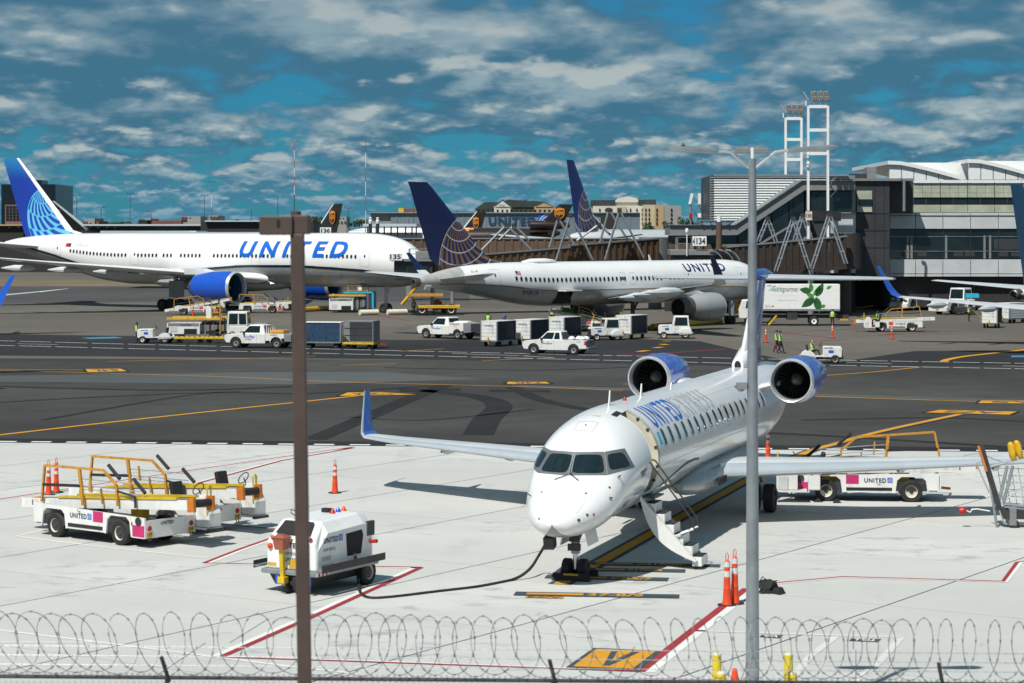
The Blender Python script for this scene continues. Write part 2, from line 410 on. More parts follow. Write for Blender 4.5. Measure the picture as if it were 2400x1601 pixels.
def flat(name, pts, z, m, parent=None, kind=None):
    me = bpy.data.meshes.new(name)
    me.from_pydata([(p[0], p[1], z) for p in pts], [], [tuple(range(len(pts)))]); me.materials.append(m)
    if me.polygons[0].normal.z < 0: me.flip_normals()
    o = link(name, me, parent)
    if kind: o['kind'] = kind
    return o
def pxpoly(name, px, z, m, parent=None, kind=None): return flat(name, [G(*p) for p in px], z, m, parent, kind)
def ribbon(name, pts, w, z, m, parent=None):
    pts = [Vector((p[0], p[1], 0)) for p in pts]; L, Rr = [], []
    for i, p in enumerate(pts):
        a = pts[max(0, i - 1)]; b = pts[min(len(pts) - 1, i + 1)]
        d = (b - a).normalized(); n = Vector((-d.y, d.x, 0))
        if 0 < i < len(pts) - 1:
            d0 = (p - pts[i - 1]).normalized(); n0 = Vector((-d0.y, d0.x, 0)); k = max(.35, n.dot(n0))
        else: k = 1
        L.append(p + n * w / 2 / k); Rr.append(p - n * w / 2 / k)
    me = bpy.data.meshes.new(name); N = len(pts)
    me.from_pydata([(q.x, q.y, z) for q in L + Rr], [], [(i, i + 1, N + i + 1, N + i) for i in range(N - 1)]); me.materials.append(m)
    if me.polygons[0].normal.z < 0: me.flip_normals()
    return link(name, me, parent)
def pxribbon(name, px, w, z, m, parent=None): return ribbon(name, [G(*p) for p in px], w, z, m, parent)
def smooth_px(px, k=8):
    out = []
    P_ = [px[0]] + list(px) + [px[-1]]
    for i in range(1, len(P_) - 2):
        for j in range(k):
            t = j / k; a, b, c, d = (np.array(P_[i + q - 1], float) for q in range(4))
            out.append(tuple(.5 * (2 * b + (c - a) * t + (2 * a - 5 * b + 4 * c - d) * t * t + (3 * b - a - 3 * c + d) * t ** 3)))
    out.append(tuple(px[-1])); return out

gr = MB(); gr.box(-6000, 6000, -120, 12000, -.5, 0.0, MG_FAR)
ground = gr.build('ground', smooth=False); tag(ground, kind='structure')
# taxiway asphalt: from the concrete edge back to the service road
EDGE_L, EDGE_R = G(-900, 1030), G(3300, 1069)      # far edge of the pale concrete
asphalt = flat('taxiway', [(-150, EDGE_L.y - 2), (150, EDGE_R.y - 4), (150, 150.5), (0, 157), (-150, 165)], .006, MG_ASPH, kind='structure')
road = flat('service_road', [G(-600, 775), G(950, 797), G(1420, 792), G(1640, 800), G(1735, 822), G(1850, 846), G(1990, 845), G(2145, 823), G(3000, 815), G(3000, 852), G(1800, 860), G(950, 842), G(-600, 828)], .010, MG_ROAD, kind='structure')
farstrip = flat('far_taxiway', [G(-400, 672), G(900, 664), G(1100, 662), G(1100, 706), G(300, 708), G(-400, 716)], .006, MG_FASPH, kind='structure')
verge = flat('grass_verge', [G(-400, 655), G(420, 655), G(420, 671), G(-400, 671)], .008, MG_GRASS, kind='structure')
pxpoly('pale_patch', [(-200, 884), (640, 872), (900, 872), (1130, 889), (700, 902), (-200, 893)], .012, MG_PATCH, asphalt)
pxpoly('pale_patch', [(1200, 902), (1700, 917), (1700, 922), (1200, 907)], .012, MG_PATCH, asphalt)
pxpoly('pale_patch', [(1900, 923), (2480, 940), (2480, 946), (1900, 929)], .012, MG_PATCH, asphalt)

# pale concrete apron, slab by slab over a dark joint bed
apron = flat('concrete_apron', [(-120, 8), (120, 8), (EDGE_R.x + 80, EDGE_R.y - .6), (EDGE_L.x - 80, EDGE_L.y + .6)], .004, MG_JOINT, kind='structure')
def clip_half(poly, p, n):
    out = []
    for i in range(len(poly)):
        a, b = poly[i], poly[(i + 1) % len(poly)]; da, db = (a - p).dot(n), (b - p).dot(n)
        if da >= 0: out.append(a)
        if da * db < 0: out.append(a + (b - a) * (da / (da - db)))
    return out
sd = Vector((math.sin(R(33)), math.cos(R(33)), 0)); sn = Vector((sd.y, -sd.x, 0))
SW, SL, GAP = 5.9, 7.6, .05
edge_d = (EDGE_R - EDGE_L).normalized(); edge_n = Vector((edge_d.y, -edge_d.x, 0))
half = [Vector((a, b, 0)) for a, b in ((-SW / 2 + GAP / 2, -SL / 2 + GAP / 2), (SW / 2 - GAP / 2, -SL / 2 + GAP / 2), (SW / 2 - GAP / 2, SL / 2 - GAP / 2), (-SW / 2 + GAP / 2, SL / 2 - GAP / 2))]
def slab_mesh(poly):
    n = len(poly); mb = MB(); T = .016
    mb.add([(p.x, p.y, T) for p in poly] + [(p.x, p.y, .0) for p in poly],
           [tuple(range(n))] + [(i, n + i, n + (i + 1) % n, (i + 1) % n) for i in range(n)], MG_CONC)
    return mb.mesh('slab', smooth=False)
full_slab = slab_mesh(half); far_rest = []
for i in range(-30, 12):
    for j in range(-12, 26):
        c = sn * (-27.3 + SW / 2 + i * SW) + sd * (j * SL)
        corners = [c + sn * q.x + sd * q.y for q in half]
        cl = clip_half(corners, EDGE_L, edge_n)
        if len(cl) < 3 or c.y < 14: continue
        px = 1200 + F * c.x / c.y
        vis = -420 < px < 2820 and c.y > 30
        if not vis:
            if c.y > 14 and -2200 < px < 4600: far_rest.append(cl)
            continue
        if len(cl) == 4 and all((a - b).length < .01 for a, b in zip(cl, corners)): me = full_slab; o = link('slab', me, apron); o.location = c; o.rotation_euler = (0, 0, math.atan2(sn.y, sn.x)); o.location.z = .004
        else:
            loc = [q - c for q in cl]; o = link('slab', slab_mesh(loc), apron); o.location = (c.x, c.y, .004)
mb = MB()
for cl in far_rest: mb.add([(p.x, p.y, .019) for p in cl], [tuple(range(len(cl)))], MG_CONC)
tag(mb.build('slab_field', apron, smooth=False), kind='stuff')
# sealed dark edge band with white dashes
band = ribbon('edge_band', [EDGE_L + edge_n * -.9, EDGE_R + edge_n * -.9], 1.9, .024, MG_BAND); tag(band, kind='structure')
L = (EDGE_R - EDGE_L).length; q = 0.0
while q < L:
    p = EDGE_L + edge_d * q - edge_n * .40
    px = 1200 + F * p.x / p.y
    if -80 < px < 2480: ribbon('white_dash', [p, p + edge_d * .86], .42, .030, MP_WHITE, band)
    q += 1.53
# service road edge lines, broken white
for pts, z in (([(-40, 798), (300, 807), (950, 823), (1800, 842), (2450, 853)], .018), ([(-40, 809), (300, 817.5), (950, 833.5), (1800, 854), (2450, 866)], .018)):
    for a, b in zip(pts[:-1], pts[1:]):
        n = max(1, int((b[0] - a[0]) / 72))
        for k in range(n):
            t0, t1 = k / n, (k + .88) / n
            pxribbon('white_dash', [(a[0] + (b[0] - a[0]) * t, a[1] + (b[1] - a[1]) * t) for t in (t0, t1)], .24, z, MP_WHITE, road)
for a in ([(1060, 829), (1240, 835)], [(1215, 834), (1300, 839)], [(40, 806), (135, 808)], [(1950, 848), (2090, 853)], [(2350, 858), (2450, 860)]): pxribbon('faint_white_line', a, .16, .016, MP_WHITE, road)
# yellow centre lines
ZM = .020
for pts, w in (([(-40, 1025), (300, 986), (852, 927), (880, 925)], .34), ([(-30, 868), (500, 883), (800, 896), (1183, 906), (1460, 916)], .2), ([(-30, 866), (200, 868)], .2),
               ([(250, 848), (560, 841), (740, 835)], .2), ([(1925, 881), (2040, 873), (2157, 861)], .22), ([(1912, 930), (2100, 936), (2295, 942)], .24), ([(1460, 901), (1800, 898)], .18), ([(940, 824), (1040, 818)], .22), ([(800, 857), (930, 853)], .2), ([(1130, 846), (1246, 841)], .2)):
    pxribbon('yellow_line', smooth_px(pts), w, ZM, MP_YEL, asphalt)
pxribbon('yellow_line', smooth_px([(2211, 848), (2222, 843), (2260, 836), (2330, 828), (2460, 814)]), .55, ZM, MP_YEL, road)
pxribbon('white_pink_line', smooth_px([(1418, 835), (1560, 828), (1700, 819)]), .3, ZM, MP_RED, road)
for a in ((1553, 800, 1572, 800), (1551, 807, 1562, 809), (1535, 816, 1550, 814), (1496, 825, 1518, 822)):
    pxribbon('yellow_dash', [(a[0], a[1]), (a[2], a[3])], .6, ZM + .004, MP_YEL, road)
for a in ([(-40, 690), (160, 706), (560, 700)], [(1770, 775), (1960, 793), (2100, 783)], [(1840, 780), (2020, 770)], [(1800, 805), (1990, 796)], [(2300, 795), (2420, 800)], [(2060, 785), (2250, 776)], [(1020, 755), (1085, 766)], [(880, 738), (960, 752)]):
    pxribbon('faint_red_line', a, .22, ZM, MP_RED, ground)
pxpoly('blue_mark', [(190, 792), (270, 790), (290, 793), (210, 795)], ZM, MP_BLUE, road)
pxpoly('blue_mark', [(2370, 834), (2440, 833), (2440, 837), (2370, 838)], ZM, MP_BLUE, road)
# painted sign panels on the asphalt (yellow field with dark characters)
def paint_sign(px4, s, bw, parent, z=.024, flip=False, tw=.7, bk=True):
    c = [G(*p) for p in px4]                      # far-left, far-right, near-right, near-left
    if bk:
        ce = sum(c, Vector()) / 4; flat('sign_backing', [ce + (q - ce) * 1.0 + (q - ce).normalized() * bw for q in c], z, MG_BAND, parent)
    flat('yellow_panel', c, z + .004, MP_YEL, parent)
    pts, fs = text_fit(s, 1.0, 1.0, bold=.03)
    o = []
    for u, v in pts:
        if flip: u, v = 1 - u, 1 - v
        u = .5 + (u - .5) * tw; v = .5 + (v - .5) * .66
        o.append((c[3] * (1 - u) + c[2] * u) * (1 - v) + (c[0] * (1 - u) + c[1] * u) * v)
    mb = MB(); mb.add([(p.x, p.y, z + .008) for p in o], fs, MP_DARK); mb.build('painted_text', parent, smooth=False)
paint_sign([(815, 921), (890, 920), (976, 926), (795, 929)], 'C72A', .25, asphalt, flip=True)
paint_sign([(200, 866), (283, 865), (297, 871), (206, 873)], '54L', .3, asphalt, flip=True)
paint_sign([(1190, 896), (1280, 896), (1290, 900), (1188, 901)], '74R', .3, asphalt, flip=True)
paint_sign([(2200, 962), (2383, 966), (2365, 973), (2168, 968)], 'A72', .2, asphalt, flip=True)
paint_sign([(2300, 940), (2470, 941), (2470, 947), (2292, 946)], 'A5', .2, asphalt, flip=True)
# tyre marks
for pts, w in (([(735, 1031), (850, 982), (960, 935), (1045, 902)], 1.1), ([(1195, 905), (1260, 935), (1330, 952), (1420, 966), (1520, 972)], .9), ([(985, 915), (1120, 930), (1170, 952), (1140, 985), (1120, 1020)], 1.4),
               ([(-40, 946), (250, 930), (500, 921), (730, 922), (1010, 905)], .5), ([(100, 985), (420, 930), (560, 918)], .4), ([(1600, 1008), (1900, 1020), (2420, 1052)], .7), ([(1880, 985), (2200, 980), (2420, 990)], .5), ([(820, 978), (1000, 985), (1250, 960)], .3), ([(-40, 905), (400, 915), (700, 906)], .8), ([(900, 862), (1250, 868), (1500, 860)], .5)):
    pxribbon('tyre_mark', smooth_px(pts), w, .016, MG_TYRE, asphalt)
pxpoly('oil_patch', [(935, 911), (1080, 911), (1078, 917), (938, 919)], .015, MG_TYRE, asphalt)
pxpoly('oil_patch', [(1145, 914), (1290, 915), (1290, 920), (1148, 919)], .015, MG_TYRE, asphalt)

# concrete markings: red and white safety lines, lead-in line, stop bars
ZC = .028
def redwhite(px, side=1, w=.13):
    pts = [G(*p) for p in px]
    pxribbon('red_line', px, w, ZC + .004, MP_RED, apron)
    off = []
    for i, p in enumerate(pts):
        a = pts[max(0, i - 1)]; b = pts[min(len(pts) - 1, i + 1)]; d = (b - a).normalized()
        off.append(p + Vector((-d.y, d.x, 0)) * side * w)
    ribbon('white_line', off, w, ZC, MP_WHITE, apron)
redwhite([(-40, 1178), (300, 1126), (660, 1073), (830, 1049)], -1); redwhite([(420, 1146), (660, 1081), (830, 1051)], 1)
redwhite([(640, 1262), (560, 1290), (478, 1322)], 1); redwhite([(478, 1322), (620, 1325), (987, 1332)], -1)
redwhite([(987, 1332), (737, 1446), (517, 1543)], -1, .16); redwhite([(517, 1543), (800, 1552), (1200, 1566), (1501, 1577)], 1, .10)
redwhite([(1501, 1577), (1610, 1490), (1749, 1382)], -1, .2); redwhite([(1749, 1382), (1815, 1369), (1976, 1354), (2351, 1365), (2384, 1320), (2460, 1310)], -1, .11)
redwhite([(500, 1227), (580, 1236), (700, 1246)], 1, .1)
for px in ([(39, 1259), (250, 1285), (488, 1310)], [(39, 1259), (121, 1239)], [(-30, 1476), (250, 1510), (697, 1567), (820, 1580)], [(-30, 1508), (218, 1508)], [(300, 1268), (590, 1277)]): pxribbon('white_line', px, .11, ZC, MP_WHITE, apron)
for px in ([(1600, 1480), (2110, 1496)], [(1960, 1494), (1900, 1540), (1850, 1600)], [(2112, 1497), (2060, 1555), (2005, 1600)], [(1500, 1590), (1600, 1592), (1700, 1594)]): pxribbon('white_line', px, .17, ZC, MP_FAINT, apron)
def dark_label(px4, s):
    c = [G(*p) for p in px4]; flat('dark_panel', c, ZC + .004, MP_DARK, apron)
    pts, fs = text_fit(s, 1.0, 1.0, bold=.03); mb = MB(); o = []
    for u, v in pts:
        u, v = .5 + (.5 - u) * .8, .5 + (.5 - v) * .7
        p = (c[3] * (1 - u) + c[2] * u) * (1 - v) + (c[0] * (1 - u) + c[1] * u) * v; o.append((p.x, p.y, ZC + .008))
    mb.add(o, fs, MP_WHITE); mb.build('painted_text', apron, smooth=False)
dark_label([(1785, 1491), (1836, 1492), (1826, 1499), (1780, 1496)], 'VA'); dark_label([(1996, 1499), (2066, 1501), (2056, 1508), (1990, 1505)], 'TELL')
# lead-in line with dark borders, ending in a T bar
LEAD = [(1311, 1372), (1420, 1312), (1747, 1129), (1880, 1066), (1960, 1041), (2070, 1011), (2250, 972)]
LEADS = [(1311, 1372), (1420, 1312), (1580, 1222), (1747, 1129)] + smooth_px(LEAD[2:], 6)[1:]
pxribbon('lead_in_border', LEADS, .62, ZC, MP_DARK, apron); pxribbon('lead_in_line', LEADS, .34, ZC + .004, MP_YEL, apron)
def stop_bar(px0, px1, yel_to, s, w=.56):
    a, b = G(*px0), G(*px1); d = (b - a).normalized(); n = Vector((-d.y, d.x, 0))
    ribbon('stop_bar_backing', [a, b], w, ZC + .008, MP_DARK, apron)
    Lb = (b - a).length; y0 = a + d * .3; ribbon('stop_bar', [y0, a + d * Lb * yel_to], w * .45, ZC + .012, MP_YEL, apron)
    pts, fs = text_fit(s, Lb * .34, w * .66, bold=.03); o = a + d * (Lb * yel_to + .1) - n * w * .31
    mb = MB(); mb.add([(o.x + d.x * u + n.x * v, o.y + d.y * u + n.y * v, ZC + .012) for u, v in pts], fs, MP_YEL); mb.build('painted_text', apron, smooth=False)
stop_bar((1206, 1394), (1592, 1401), .42, '37-8/9'); stop_bar((1279, 1354), (1566, 1361), .5, 'CR5/7'); stop_bar((1370, 1337), (1606, 1341), .4, 'E170/75', .54); stop_bar((1372, 1323), (1688, 1329), .35, 'A319/20', .50)
paint_sign([(1236, 1400), (1322, 1402), (1318, 1406), (1230, 1404)], 'A/72', .0, apron, z=ZC + .004, flip=True, tw=.95, bk=False)
# letter V panel by the fence
cV = [G(1408, 1524), G(1553, 1529), G(1500, 1571), G(1330, 1565)]
flat('panel_border', [G(1391, 1522), G(1552, 1529), G(1500, 1576), G(1326, 1568)], ZC + .006, MP_DARK, apron)
flat('yellow_panel', [G(1398, 1525), G(1537, 1530), G(1483, 1571), G(1342, 1566)], ZC + .010, MP_YEL, apron)
flat('letter_v_stroke', [G(1432, 1531), G(1447, 1531), G(1435, 1552), G(1413, 1565), G(1420, 1553)], ZC + .014, MP_DARK, apron)
flat('letter_v_stroke', [G(1482, 1532), G(1499, 1533), G(1428, 1565), G(1412, 1564), G(1437, 1553)], ZC + .015, MP_DARK, apron)

# ================================================================== TERMINAL
def slab_box(name, parent, px0, px1, py0, py1, Y, depth, m, bevel=0):
    mb = MB(); mb.box(XA(px0, Y), XA(px1, Y), Y, Y + depth, ZA(py1, Y), ZA(py0, Y), m); return mb.build(name, parent, smooth=False, bevel=bevel)
TM = thing('terminal_building', 'long grey airport terminal with pale panel bands, dark glass and white arched roofs', 'building', (0, 262, 0))
def tb(name, px0, px1, py0, py1, Y, depth, m, parent=TM, bevel=0):
    o = slab_box(name, parent, px0, px1, py0, py1, Y, depth, m, bevel)
    o.data.transform(Matrix.Translation((0, -262, 0))); return o
M_PANEL = mat('facade_panel', (.50, .53, .54), .45, var=.07, scale=.5, dirt=.35, dirtc=(.30, .28, .24))
M_GPANEL = mat('greenish_glass_panel', (.40, .43, .34), .3, var=.14, scale=.7, dirt=.25, dirtc=(.28, .28, .2))
M_WROOF = mat('white_roof_panel', (.74, .77, .77), .4, var=.05, dirt=.15)
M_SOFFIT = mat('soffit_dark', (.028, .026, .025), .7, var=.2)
Y0 = 258.0
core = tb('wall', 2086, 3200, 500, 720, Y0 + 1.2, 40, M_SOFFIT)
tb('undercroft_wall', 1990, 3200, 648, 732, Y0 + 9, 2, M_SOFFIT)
edges = [2085, 2146, 2210, 2275, 2340, 2405, 2470, 2535]
for i in range(len(edges) - 1):
    a, b = edges[i] + .8, edges[i + 1] - .8
    tb('parapet_panel', a, b, 499, 505, Y0 - .12, 1.3, M_PANEL); tb('facade_panel', a, b, 506.5, 536, Y0, 1.2, M_PANEL)
    tb('facade_panel', a, b, 608, 641, Y0, 1.2, M_PANEL); tb('soffit_panel', a, b, 642.5, 648, Y0 - .1, 1.3, M_PANEL)
    for k, (p0, p1) in enumerate(((538, 554), (555.5, 588), (589.5, 606))):
        tb('glass_pane', a, b, p0, p1, Y0 + .25, .1, M_GLASSB)
    tb('mullion', edges[i] - .7, edges[i] + .7, 537, 607, Y0 + .12, .5, M_DKMETAL)
for py in (554.7, 588.8): tb('transom', 2085, 2600, py - .6, py + .6, Y0 + .16, .3, M_METAL)
# columns and bay seen behind the glass
for px in (2125, 2134, 2215, 2305, 2318, 2395): tb('interior_column', px, px + 5, 552, 606, Y0 + .20, .03, M_GREYP)
for px in (2112, 2150, 2235, 2262, 2340, 2370): tb('seat_row', px, px + 22, 590, 601, Y0 + .21, .02, M_DGREY)
for px, c in ((2330, M_CYAN), (2360, M_SHIRT)): tb('interior_panel', px, px + 30, 560, 585, Y0 + .21, .02, M_DGREY)
tb('column', 2212, 2226, 648, 735, Y0 + 2.2, 1, M_GREYP)
# upper storey set back, greenish glazed panels with a ribbon window
Y1 = 268.0
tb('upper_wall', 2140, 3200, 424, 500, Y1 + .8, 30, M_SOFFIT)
e2 = [2141, 2204, 2268, 2331, 2394, 2457, 2520]
for i in range(len(e2) - 1):
    a, b = e2[i] + .6, e2[i + 1] - .6
    tb('coping', a, b, 422, 429, Y1 - .2, 1.0, M_WROOF)
    for r in range(3):
        for c in range(3): tb('glazed_panel', a + (b - a) / 3 * c + .3, a + (b - a) / 3 * (c + 1) - .3, 430 + r * 11, 440.6 + r * 11, Y1, .6, M_GPANEL)
    tb('window_pane', a, b, 465, 478, Y1 + .2, .2, M_GLASSB)
    tb('glazed_panel', a, b, 480, 498, Y1, .6, M_GPANEL)
    tb('window_mullion', a + (b - a) * .45, a + (b - a) * .45 + 3, 465, 478, Y1 + .1, .3, M_DKMETAL)
# white arched roofs
Y2 = 288.0
def arch_roof(pxl, pxr, pyt, pyb):
    prof = [];  N = 6
    for i in range(N + 1):
        t = i / N; prof.append((pxl + (pxr - pxl) * t, pyt + (pyb - 8 - pyt) * (max(0, t - .12) / .88) ** 1.2))
    for i in range(N):
        (a, ya), (b, yb) = prof[i], prof[i + 1]
        mb = MB(); mb.prism([(XA(a + 1.2, Y2), ZA(pyb, Y2)), (XA(b - 1.2, Y2), ZA(pyb, Y2)), (XA(b - 1.2, Y2), ZA(yb + 8, Y2)), (XA(a + 1.2, Y2), ZA(ya + 8, Y2))], Y2 - 262, Y2 - 262 + .5, M_WROOF); mb.build('gable_panel', TM, smooth=False)
        mb = MB(); mb.prism([(XA(a - 4, Y2), ZA(ya + 8.6, Y2)), (XA(b - 4, Y2), ZA(yb + 8.6, Y2)), (XA(b - 4, Y2), ZA(yb, Y2)), (XA(a - 4, Y2), ZA(ya, Y2))], Y2 - 262.4, Y2 - 262 + 30, M_WHITE); mb.build('roof_segment', TM, smooth=False)
    mb = MB(); mb.prism([(XA(pxl + 30, Y2), ZA(pyt + 2, Y2)), (XA(pxr + 60, Y2), ZA(pyt + 2, Y2)), (XA(pxr + 60, Y2), ZA(pyb - 4, Y2)), (XA(pxr, Y2), ZA(pyb - 2, Y2))], Y2 - 258, Y2 - 257, M_WROOF); mb.build('roof_back', TM, smooth=False)
arch_roof(2084, 2258, 377, 422); arch_roof(2270, 2444, 373, 421); arch_roof(2456, 2630, 370, 420)
# dark block in the corner
Yb = 254.0
tb('dark_block', 2006, 2085, 421, 650, Yb, 20, M_DGREY); tb('dark_block_upper', 2086, 2140, 424, 500, Yb + 3, 16, M_DGREY)
tb('dark_block_coping', 2004, 2142, 418, 424, Yb - .4, 21, M_GREYP); tb('window_pane', 2009, 2044, 447, 497, Yb - .15, .2, M_GPANEL); tb('window_pane', 2012, 2044, 467, 482, Yb - .25, .15, M_GLASSB)
for px in (2025, 2050, 2072): tb('panel_joint', px, px + 1, 450 if px < 2045 else 426, 648, Yb - .04, .1, M_DARK)
for py in (500, 540, 580): tb('panel_joint', 2007, 2084, py, py + .8, Yb - .05, .1, M_DARK)
o = MB(); o.tube([P(2110, 419, 252), P(2117, 421, 252), P(2119, 428, 252), P(2119, 495, 252)], .16, M_GREYP, 8); ob_ = o.build('roof_duct', TM); ob_.data.transform(Matrix.Translation((0, -262, 0)))
tb('roof_vent', 2032, 2054, 392, 420, 262, 2, M_GREYP)
tb('roof_plant', 1995, 2032, 407, 420, 262, 2, M_DGREY)
# louvred stair hall
LV = thing('louvred_hall', 'pale horizontally louvred hall behind the sloping glass stair', 'building', (0, 262, 0))
Yl = 250.0
tb('wall', 1668, 1940, 411, 520, Yl + .7, 14, M_DGREY, LV)
for i in range(18):
    y0 = 413.5 + i * 5.9; tb('louvre', 1674, 1940, y0, y0 + 3.5, Yl, .7, M_WROOF, LV); tb('corner_louvre', 1664, 1673, y0 + 1, y0 + 4.0, Yl + .4, .5, M_GREYP, LV)
tb('roof_edge', 1673, 1990, 409, 412.4, Yl - .25, 15, M_GREYP, LV); tb('roof_edge_return', 1940, 2004, 411, 420, Yl + .5, 4, M_GREYP, LV)
# glazed stair: low canopy, sloping part, upper gallery
SG = thing('glazed_stair', 'dark glazed stair enclosure with sloping grey fascia below louvres', 'building', (0, 262, 0))
Ys = 244.0
def poly_px(name, pts, Y, depth, m, parent=SG):
    mb = MB(); mb.prism([(XA(a, Y), ZA(b, Y)) for a, b in pts], Y - 262, Y - 262 + depth, m); return mb.build(name, parent, smooth=False)
fas = [(1570, 528), (1724, 528), (1880, 424), (2004, 424), (2004, 446), (1886, 446), (1728, 551), (1570, 551)]
poly_px('fascia', fas, Ys, 8, M_GREYP)
poly_px('fascia_cap', [(1568, 526.5), (1723, 526.5), (1879, 421.5), (2006, 421.5), (2006, 424), (1880, 424), (1724, 528), (1568, 528)], Ys - .3, 8.5, M_METAL)
poly_px('dark_wall', [(1575, 551.5), (1728, 551.5), (1886, 446.5), (2004, 446.5), (2004, 498), (1895, 498), (1780, 572), (1575, 572)], Ys + 1.0, 6, M_DARK)
for a, b in ((1730, 1768), (1770, 1808), (1810, 1848), (1850, 1884)):
    ty = lambda p: 551 - (p - 1728) * 105 / 158
    by = lambda p: min(572, 498 + (1895 - p) * 74 / 115)
    poly_px('sloped_pane', [(a, ty(a) + 1.5), (b, ty(b) + 1.5), (b, by(b)), (a, by(a))], Ys + .6, .15, M_GLASSB)
for a, b in ((1576, 1612), (1614, 1650), (1652, 1688), (1690, 1727)): poly_px('glass_pane', [(a, 553), (b, 553), (b, 571), (a, 571)], Ys + .6, .15, M_GLASSB)
for a, b in ((1888, 1896), (1900, 1941), (1944, 2000)): poly_px('gallery_pane', [(a, 449), (b, 449), (b, 497), (a, 497)], Ys + .5, .15, M_GLASSB)
poly_px('gallery_frame', [(1997, 447), (2004, 447), (2004, 500), (1940, 500), (1940, 497.5), (1997, 497.5)], Ys + .2, .5, M_GREYP)
poly_px('gallery_base', [(1948, 501), (2005, 501), (2005, 640), (1948, 640)], Ys + .6, 6, M_PANEL)
poly_px('stair_stringer', [(1770, 577), (1900, 500), (1900, 504), (1778, 577)], Ys - .2, 1, M_METAL)
poly_px('lower_wall', [(1770, 580), (1897, 499), (1950, 499), (1950, 640), (1770, 640)], Ys + 1.3, 5, M_DGREY)
for i in range(16):
    t = i / 15; poly_px('lower_louvre', [(1786 + (1 - t) * 76, 522 + i * 3.5), (1900, 522 + i * 3.5), (1900, 524 + i * 3.5), (1784 + (1 - t) * 76, 524 + i * 3.5)], Ys + .9, .3, M_PANEL)
for i in range(5): poly_px('ground_louvre', [(1712, 642 + i * 6), (1795, 642 + i * 6), (1795, 645 + i * 6), (1712, 645 + i * 6)], Ys + 4, .3, M_PANEL)
for i in range(4): poly_px('ground_louvre', [(1850, 626 + i * 5), (1945, 626 + i * 5), (1945, 629 + i * 5), (1850, 629 + i * 5)], Ys + 2.4, .3, M_PANEL)
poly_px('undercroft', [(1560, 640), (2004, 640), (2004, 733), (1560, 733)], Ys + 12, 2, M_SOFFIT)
mb = MB()
for i in range(9): mb.bar(P(1636 + i * 10, 517 + (i % 2) * 9, 243.6), P(1646 + i * 10, 526 - (i % 2) * 9, 243.6), .06, .06, M_METAL)
mb.bar(P(1636, 517, 243.6), P(1730, 517, 243.6), .1, .1, M_METAL); ob_ = mb.build('roof_truss_rail', SG); ob_.data.transform(Matrix.Translation((0, -262, 0)))

M_SPINL = mat('lamp_lens_grey', (.085, .085, .08), .3, var=.2)
# floodlight frames
def flood_frame(pxa, pxb, pyt, pyb, Y, wpx, label, lamps, rungs):
    x0, x1 = XA(pxa, Y), XA(pxb, Y); w = wpx / F * Y; base = Vector(((x0 + x1) / 2, Y, 0))
    t = thing('floodlight_frame', label, 'light tower', base, group='floodlight frames on the terminal'); dx = (x1 - x0) / 2
    zt = ZA(pyt, Y); zb = ZA(pyb, Y)
    for s in (-1, 1): m_ = MB(); m_.box(s * dx - w / 2, s * dx + w / 2, -.22, .22, zb, zt, M_WHITE); m_.build('leg', t, smooth=False)
    for py in rungs: m_ = MB(); m_.box(-dx + w / 2, dx - w / 2, -.18, .18, ZA(py, Y) - .17, ZA(py, Y) + .17, M_WHITE); m_.build('rung', t, smooth=False)
    for k, (px, edge) in enumerate(lamps):
        xx = XA(px, Y) - base.x; m_ = MB(); m_.cyl((xx, 0, zt), (xx, 0, zt + .55), .07, M_WHITE, n=6)
        h = m_.build('lamp_bracket', t)
        m_ = MB(); m_.cbox((xx, -.1, zt + 1.0), (.14 if edge else .56, .2, 1.15), M_GREYP, rx=R(-18), ry=R(-30 if edge else -10)); lh = m_.build('lamp_head', t, smooth=False, bevel=.03)
        if not edge:
            m_ = MB()
            for a in (-.13, .13):
                for b in (-.26, .26): m_.cbox((xx + a - b * .17, -.22 + b * .32, zt + 1.0 + b), (.22, .04, .44), M_SPINL, rx=R(-18), ry=R(-10))
            m_.build('lens', lh, smooth=False)
    return t
f1 = flood_frame(1894, 1940, 248, 592, 238, 5.2, 'taller white ladder shaped floodlight frame in front of glazed stair', [(1889, 1), (1908, 0), (1923, 0), (1937, 0)], [250, 305, 360, 512])
mb = MB(); mb.cbox((.6, -.35, ZA(506, 238)), (3.6, .35, 1.1), M_BLACKP); mb.build('display_board', f1, smooth=False)
mb = MB(); mb.cbox((-1.05, -.56, ZA(506, 238)), (.7, .06, .95), M_CREAM); gp_ = mb.build('gate_plate', f1, smooth=False)
sign_text('135', 'gate_number', gp_, (-1.05, -.6, ZA(506, 238)), (1, 0, 0), (0, 0, 1), M_BLK_T, w=.58, h=.36, bold=.03, center=True)
for py in (362, 368, 383, 390): mb = MB(); mb.cbox((-1.15, -.3, ZA(py, 238)), (.22, .3, .22), M_WHITE); mb.build('camera_housing', f1, smooth=False)
mb = MB(); mb.tube([(1.2, -.3, ZA(440, 238)), (1.6, -.3, ZA(420, 238)), (2.1, -.2, ZA(414, 238)), (2.3, 0, ZA(440, 238)), (1.3, -.2, ZA(462, 238))], .07, M_DKMETAL, 6)
mb.build('cable_loop', f1)
flood_frame(1841, 1878, 276, 410, 258, 5.0, 'shorter white ladder shaped floodlight frame on the louvred hall roof', [(1836, 1), (1849, 0), (1863, 0), (1876, 0)], [278, 327, 374])
